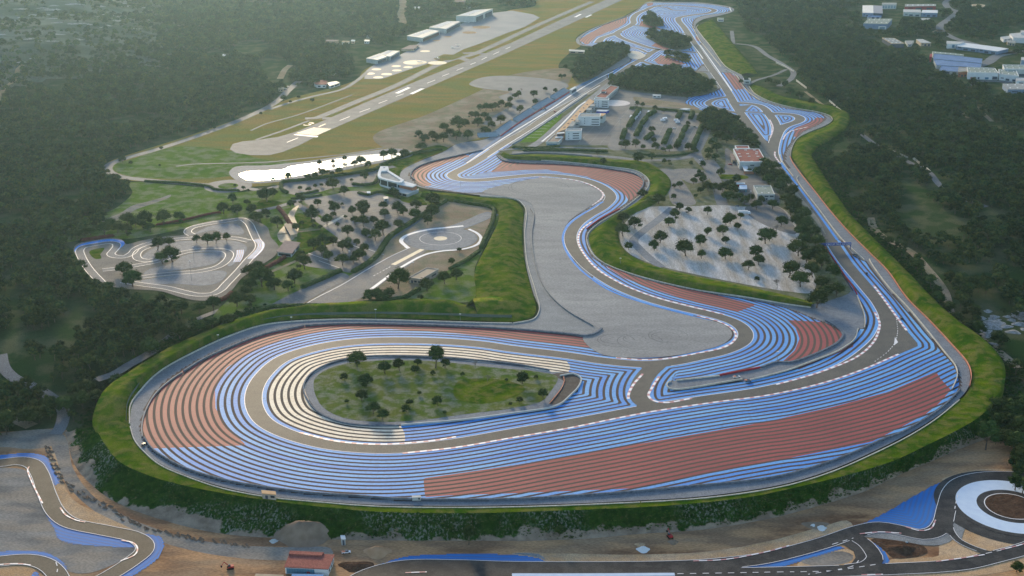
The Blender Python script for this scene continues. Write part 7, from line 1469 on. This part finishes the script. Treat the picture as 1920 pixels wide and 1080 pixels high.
vehicle('pickup', (1381,708), .25, 'white', 'white rescue pickup with orange load on the service spit', .2)
vehicle('pickup', (1402,715), .25, 'grey', 'flat orange trailer-like pickup at the wall of the spit', .2)
vehicle('digger', (1256,1008), 1.9, 'red', 'red excavator at the foot of the green slope', FLOOR+.1)
vehicle('digger', (432,1066), 3.3, 'red', 'orange-red excavator on the left building site', FLOOR+.1)
vehicle('pickup', (649,1037), .2, 'white', 'white pickup parked behind the red roofed site building', FLOOR+.1)
vehicle('car', (1034,271.5), 1.2, 'white', 'white car at the pit lane exit', .5)
# light aircraft on the apron
def plane(px, a, label):
    x, y = P2(*px, .05); o = root('light_aircraft', (x, y, .05), label, 'aircraft', 'light aircraft on the apron', a); v, f = [], []
    limb(v, f, (-3.8, 0, 1.3), (0, 0, 1.3), .18, .6, 8); limb(v, f, (0, 0, 1.3), (3, 0, 1.25), .6, .35, 8); link('fuselage', v, f, W_white, o)
    extr('wing', [(-.6,1.75),(.9,1.75),(.8,1.88),(-.5,1.85)], 11, W_white, o); extr('tailplane', [(-3.9,1.4),(-3.1,1.4),(-3.2,1.5),(-3.8,1.5)], 3.4, W_white, o); extr('fin', [(-4.0,1.4),(-3.0,1.5),(-3.7,2.9),(-4.1,2.9)], .12, W_white, o)
    v, f = [], []; limb(v, f, (.3, -1, .3), (.3, -.3, 1.1), .08, .08, 4); limb(v, f, (.3, 1, .3), (.3, .3, 1.1), .08, .08, 4); limb(v, f, (2.3, 0, .2), (2.3, 0, 1), .08, .08, 4); link('landing_gear', v, f, M_rub, o)
for p, a, t in (((849,90), .5, 'white light aircraft, leftmost of three at the apron edge'), ((856,91), 2, 'white light aircraft, middle of three at the apron edge'), ((859,86), 1.2, 'white light aircraft, rear of three at the apron edge'), ((786,117), .3, 'white light aircraft by the wide cream patch'), ((791,117), 1.5, 'white light aircraft right of the one by the wide cream patch'), ((873,42), .5, 'white light aircraft between the two far hangars'), ((878,43), 2.2, 'second white light aircraft between the two far hangars'), ((821,110.5), .2, 'white light aircraft on the grass wedge')): plane(p, a, t)
# white bags and sheeting on the site
for px, s, t in (((1206,1031), 3.0, 'large pale tarpaulin bundle on the building site'), ((1525,987), 2.0, 'white round tank beside the new track'), ((1540,991), 2.6, 'pale tarpaulin heap beside the round tank'), ((1500,1010) if 0 else (1700,1017), .9, 'small white bag on the edge of the dark soil'), ((513,1015), 2.0, 'grey-white stone pile at the slope foot'), ((572,1018), 2.0, 'grey stone pile right of the red scrap')):
    heap(px, s*1.5, s*.8, W_white if 'tarp' in t or 'tank' in t else W_pale, t, z=FLOOR+.1, name='site_bundle', cat='bundle')
# rocky outcrops of the right woods
for px, w, t in (([(1835,575),(1880,578),(1940,600),(1940,650),(1895,640),(1850,612)], 0, ''),):
    pts_ = [G(a, b) for a, b in px]; zz_ = max(p.z for p in pts_)
for k in range(26):
    px = (R.uniform(1838, 1925), R.uniform(578, 645)); g = G(*px); heap(px, R.uniform(3, 8), R.uniform(.6, 1.8), M_rock, 'pale rock slab among others at the right edge', z=float(g.z), seed=k, name='rock_slab', cat='rock')['group'] = 'pale rock slabs at the right edge'
for k in range(110):
    px = (R.uniform(0, 440), R.uniform(2, 122)); 
    if px[1] > 128-.27*px[0]: continue
    g = G(*px); heap(px, R.uniform(6, 20), R.uniform(.8, 2.0), M_rock, 'pale rock band on the far left hills', z=float(g.z)-.3, seed=k, ry=.35, name='rock_ledge', cat='rock')['group'] = 'rock bands on the far hills'

# ------------------------------------------------------------------ haze
hb = (-8500, 8500, -2500, 13500, -60, 460)
vs = [(x, y, z) for x in hb[:2] for y in hb[2:4] for z in hb[4:]]
o = link('haze', vs, [(0,1,3,2),(4,6,7,5),(0,4,5,1),(2,3,7,6),(0,2,6,4),(1,5,7,3)], None) if 0 else None
me = bpy.data.meshes.new('haze'); me.from_pydata(vs, [], [(0,1,3,2),(4,6,7,5),(0,4,5,1),(2,3,7,6),(0,2,6,4),(1,5,7,3)])
hm = bpy.data.materials.new('haze'); hm.use_nodes = True; nt = hm.node_tree; nt.nodes.remove(nt.nodes['Principled BSDF']); pv = nt.nodes.new('ShaderNodeVolumePrincipled')
pv.inputs['Color'].default_value = (.50, .80, 1.0, 1); pv.inputs['Density'].default_value = HAZE; pv.inputs['Anisotropy'].default_value = .78
nt.links.new(pv.outputs[0], nt.nodes['Material Output'].inputs['Volume']); me.materials.append(hm)
ho = bpy.data.objects.new('haze', me); COL.objects.link(ho); ho['kind'] = 'stuff'; ho['label'] = 'thin blue haze over the whole valley'
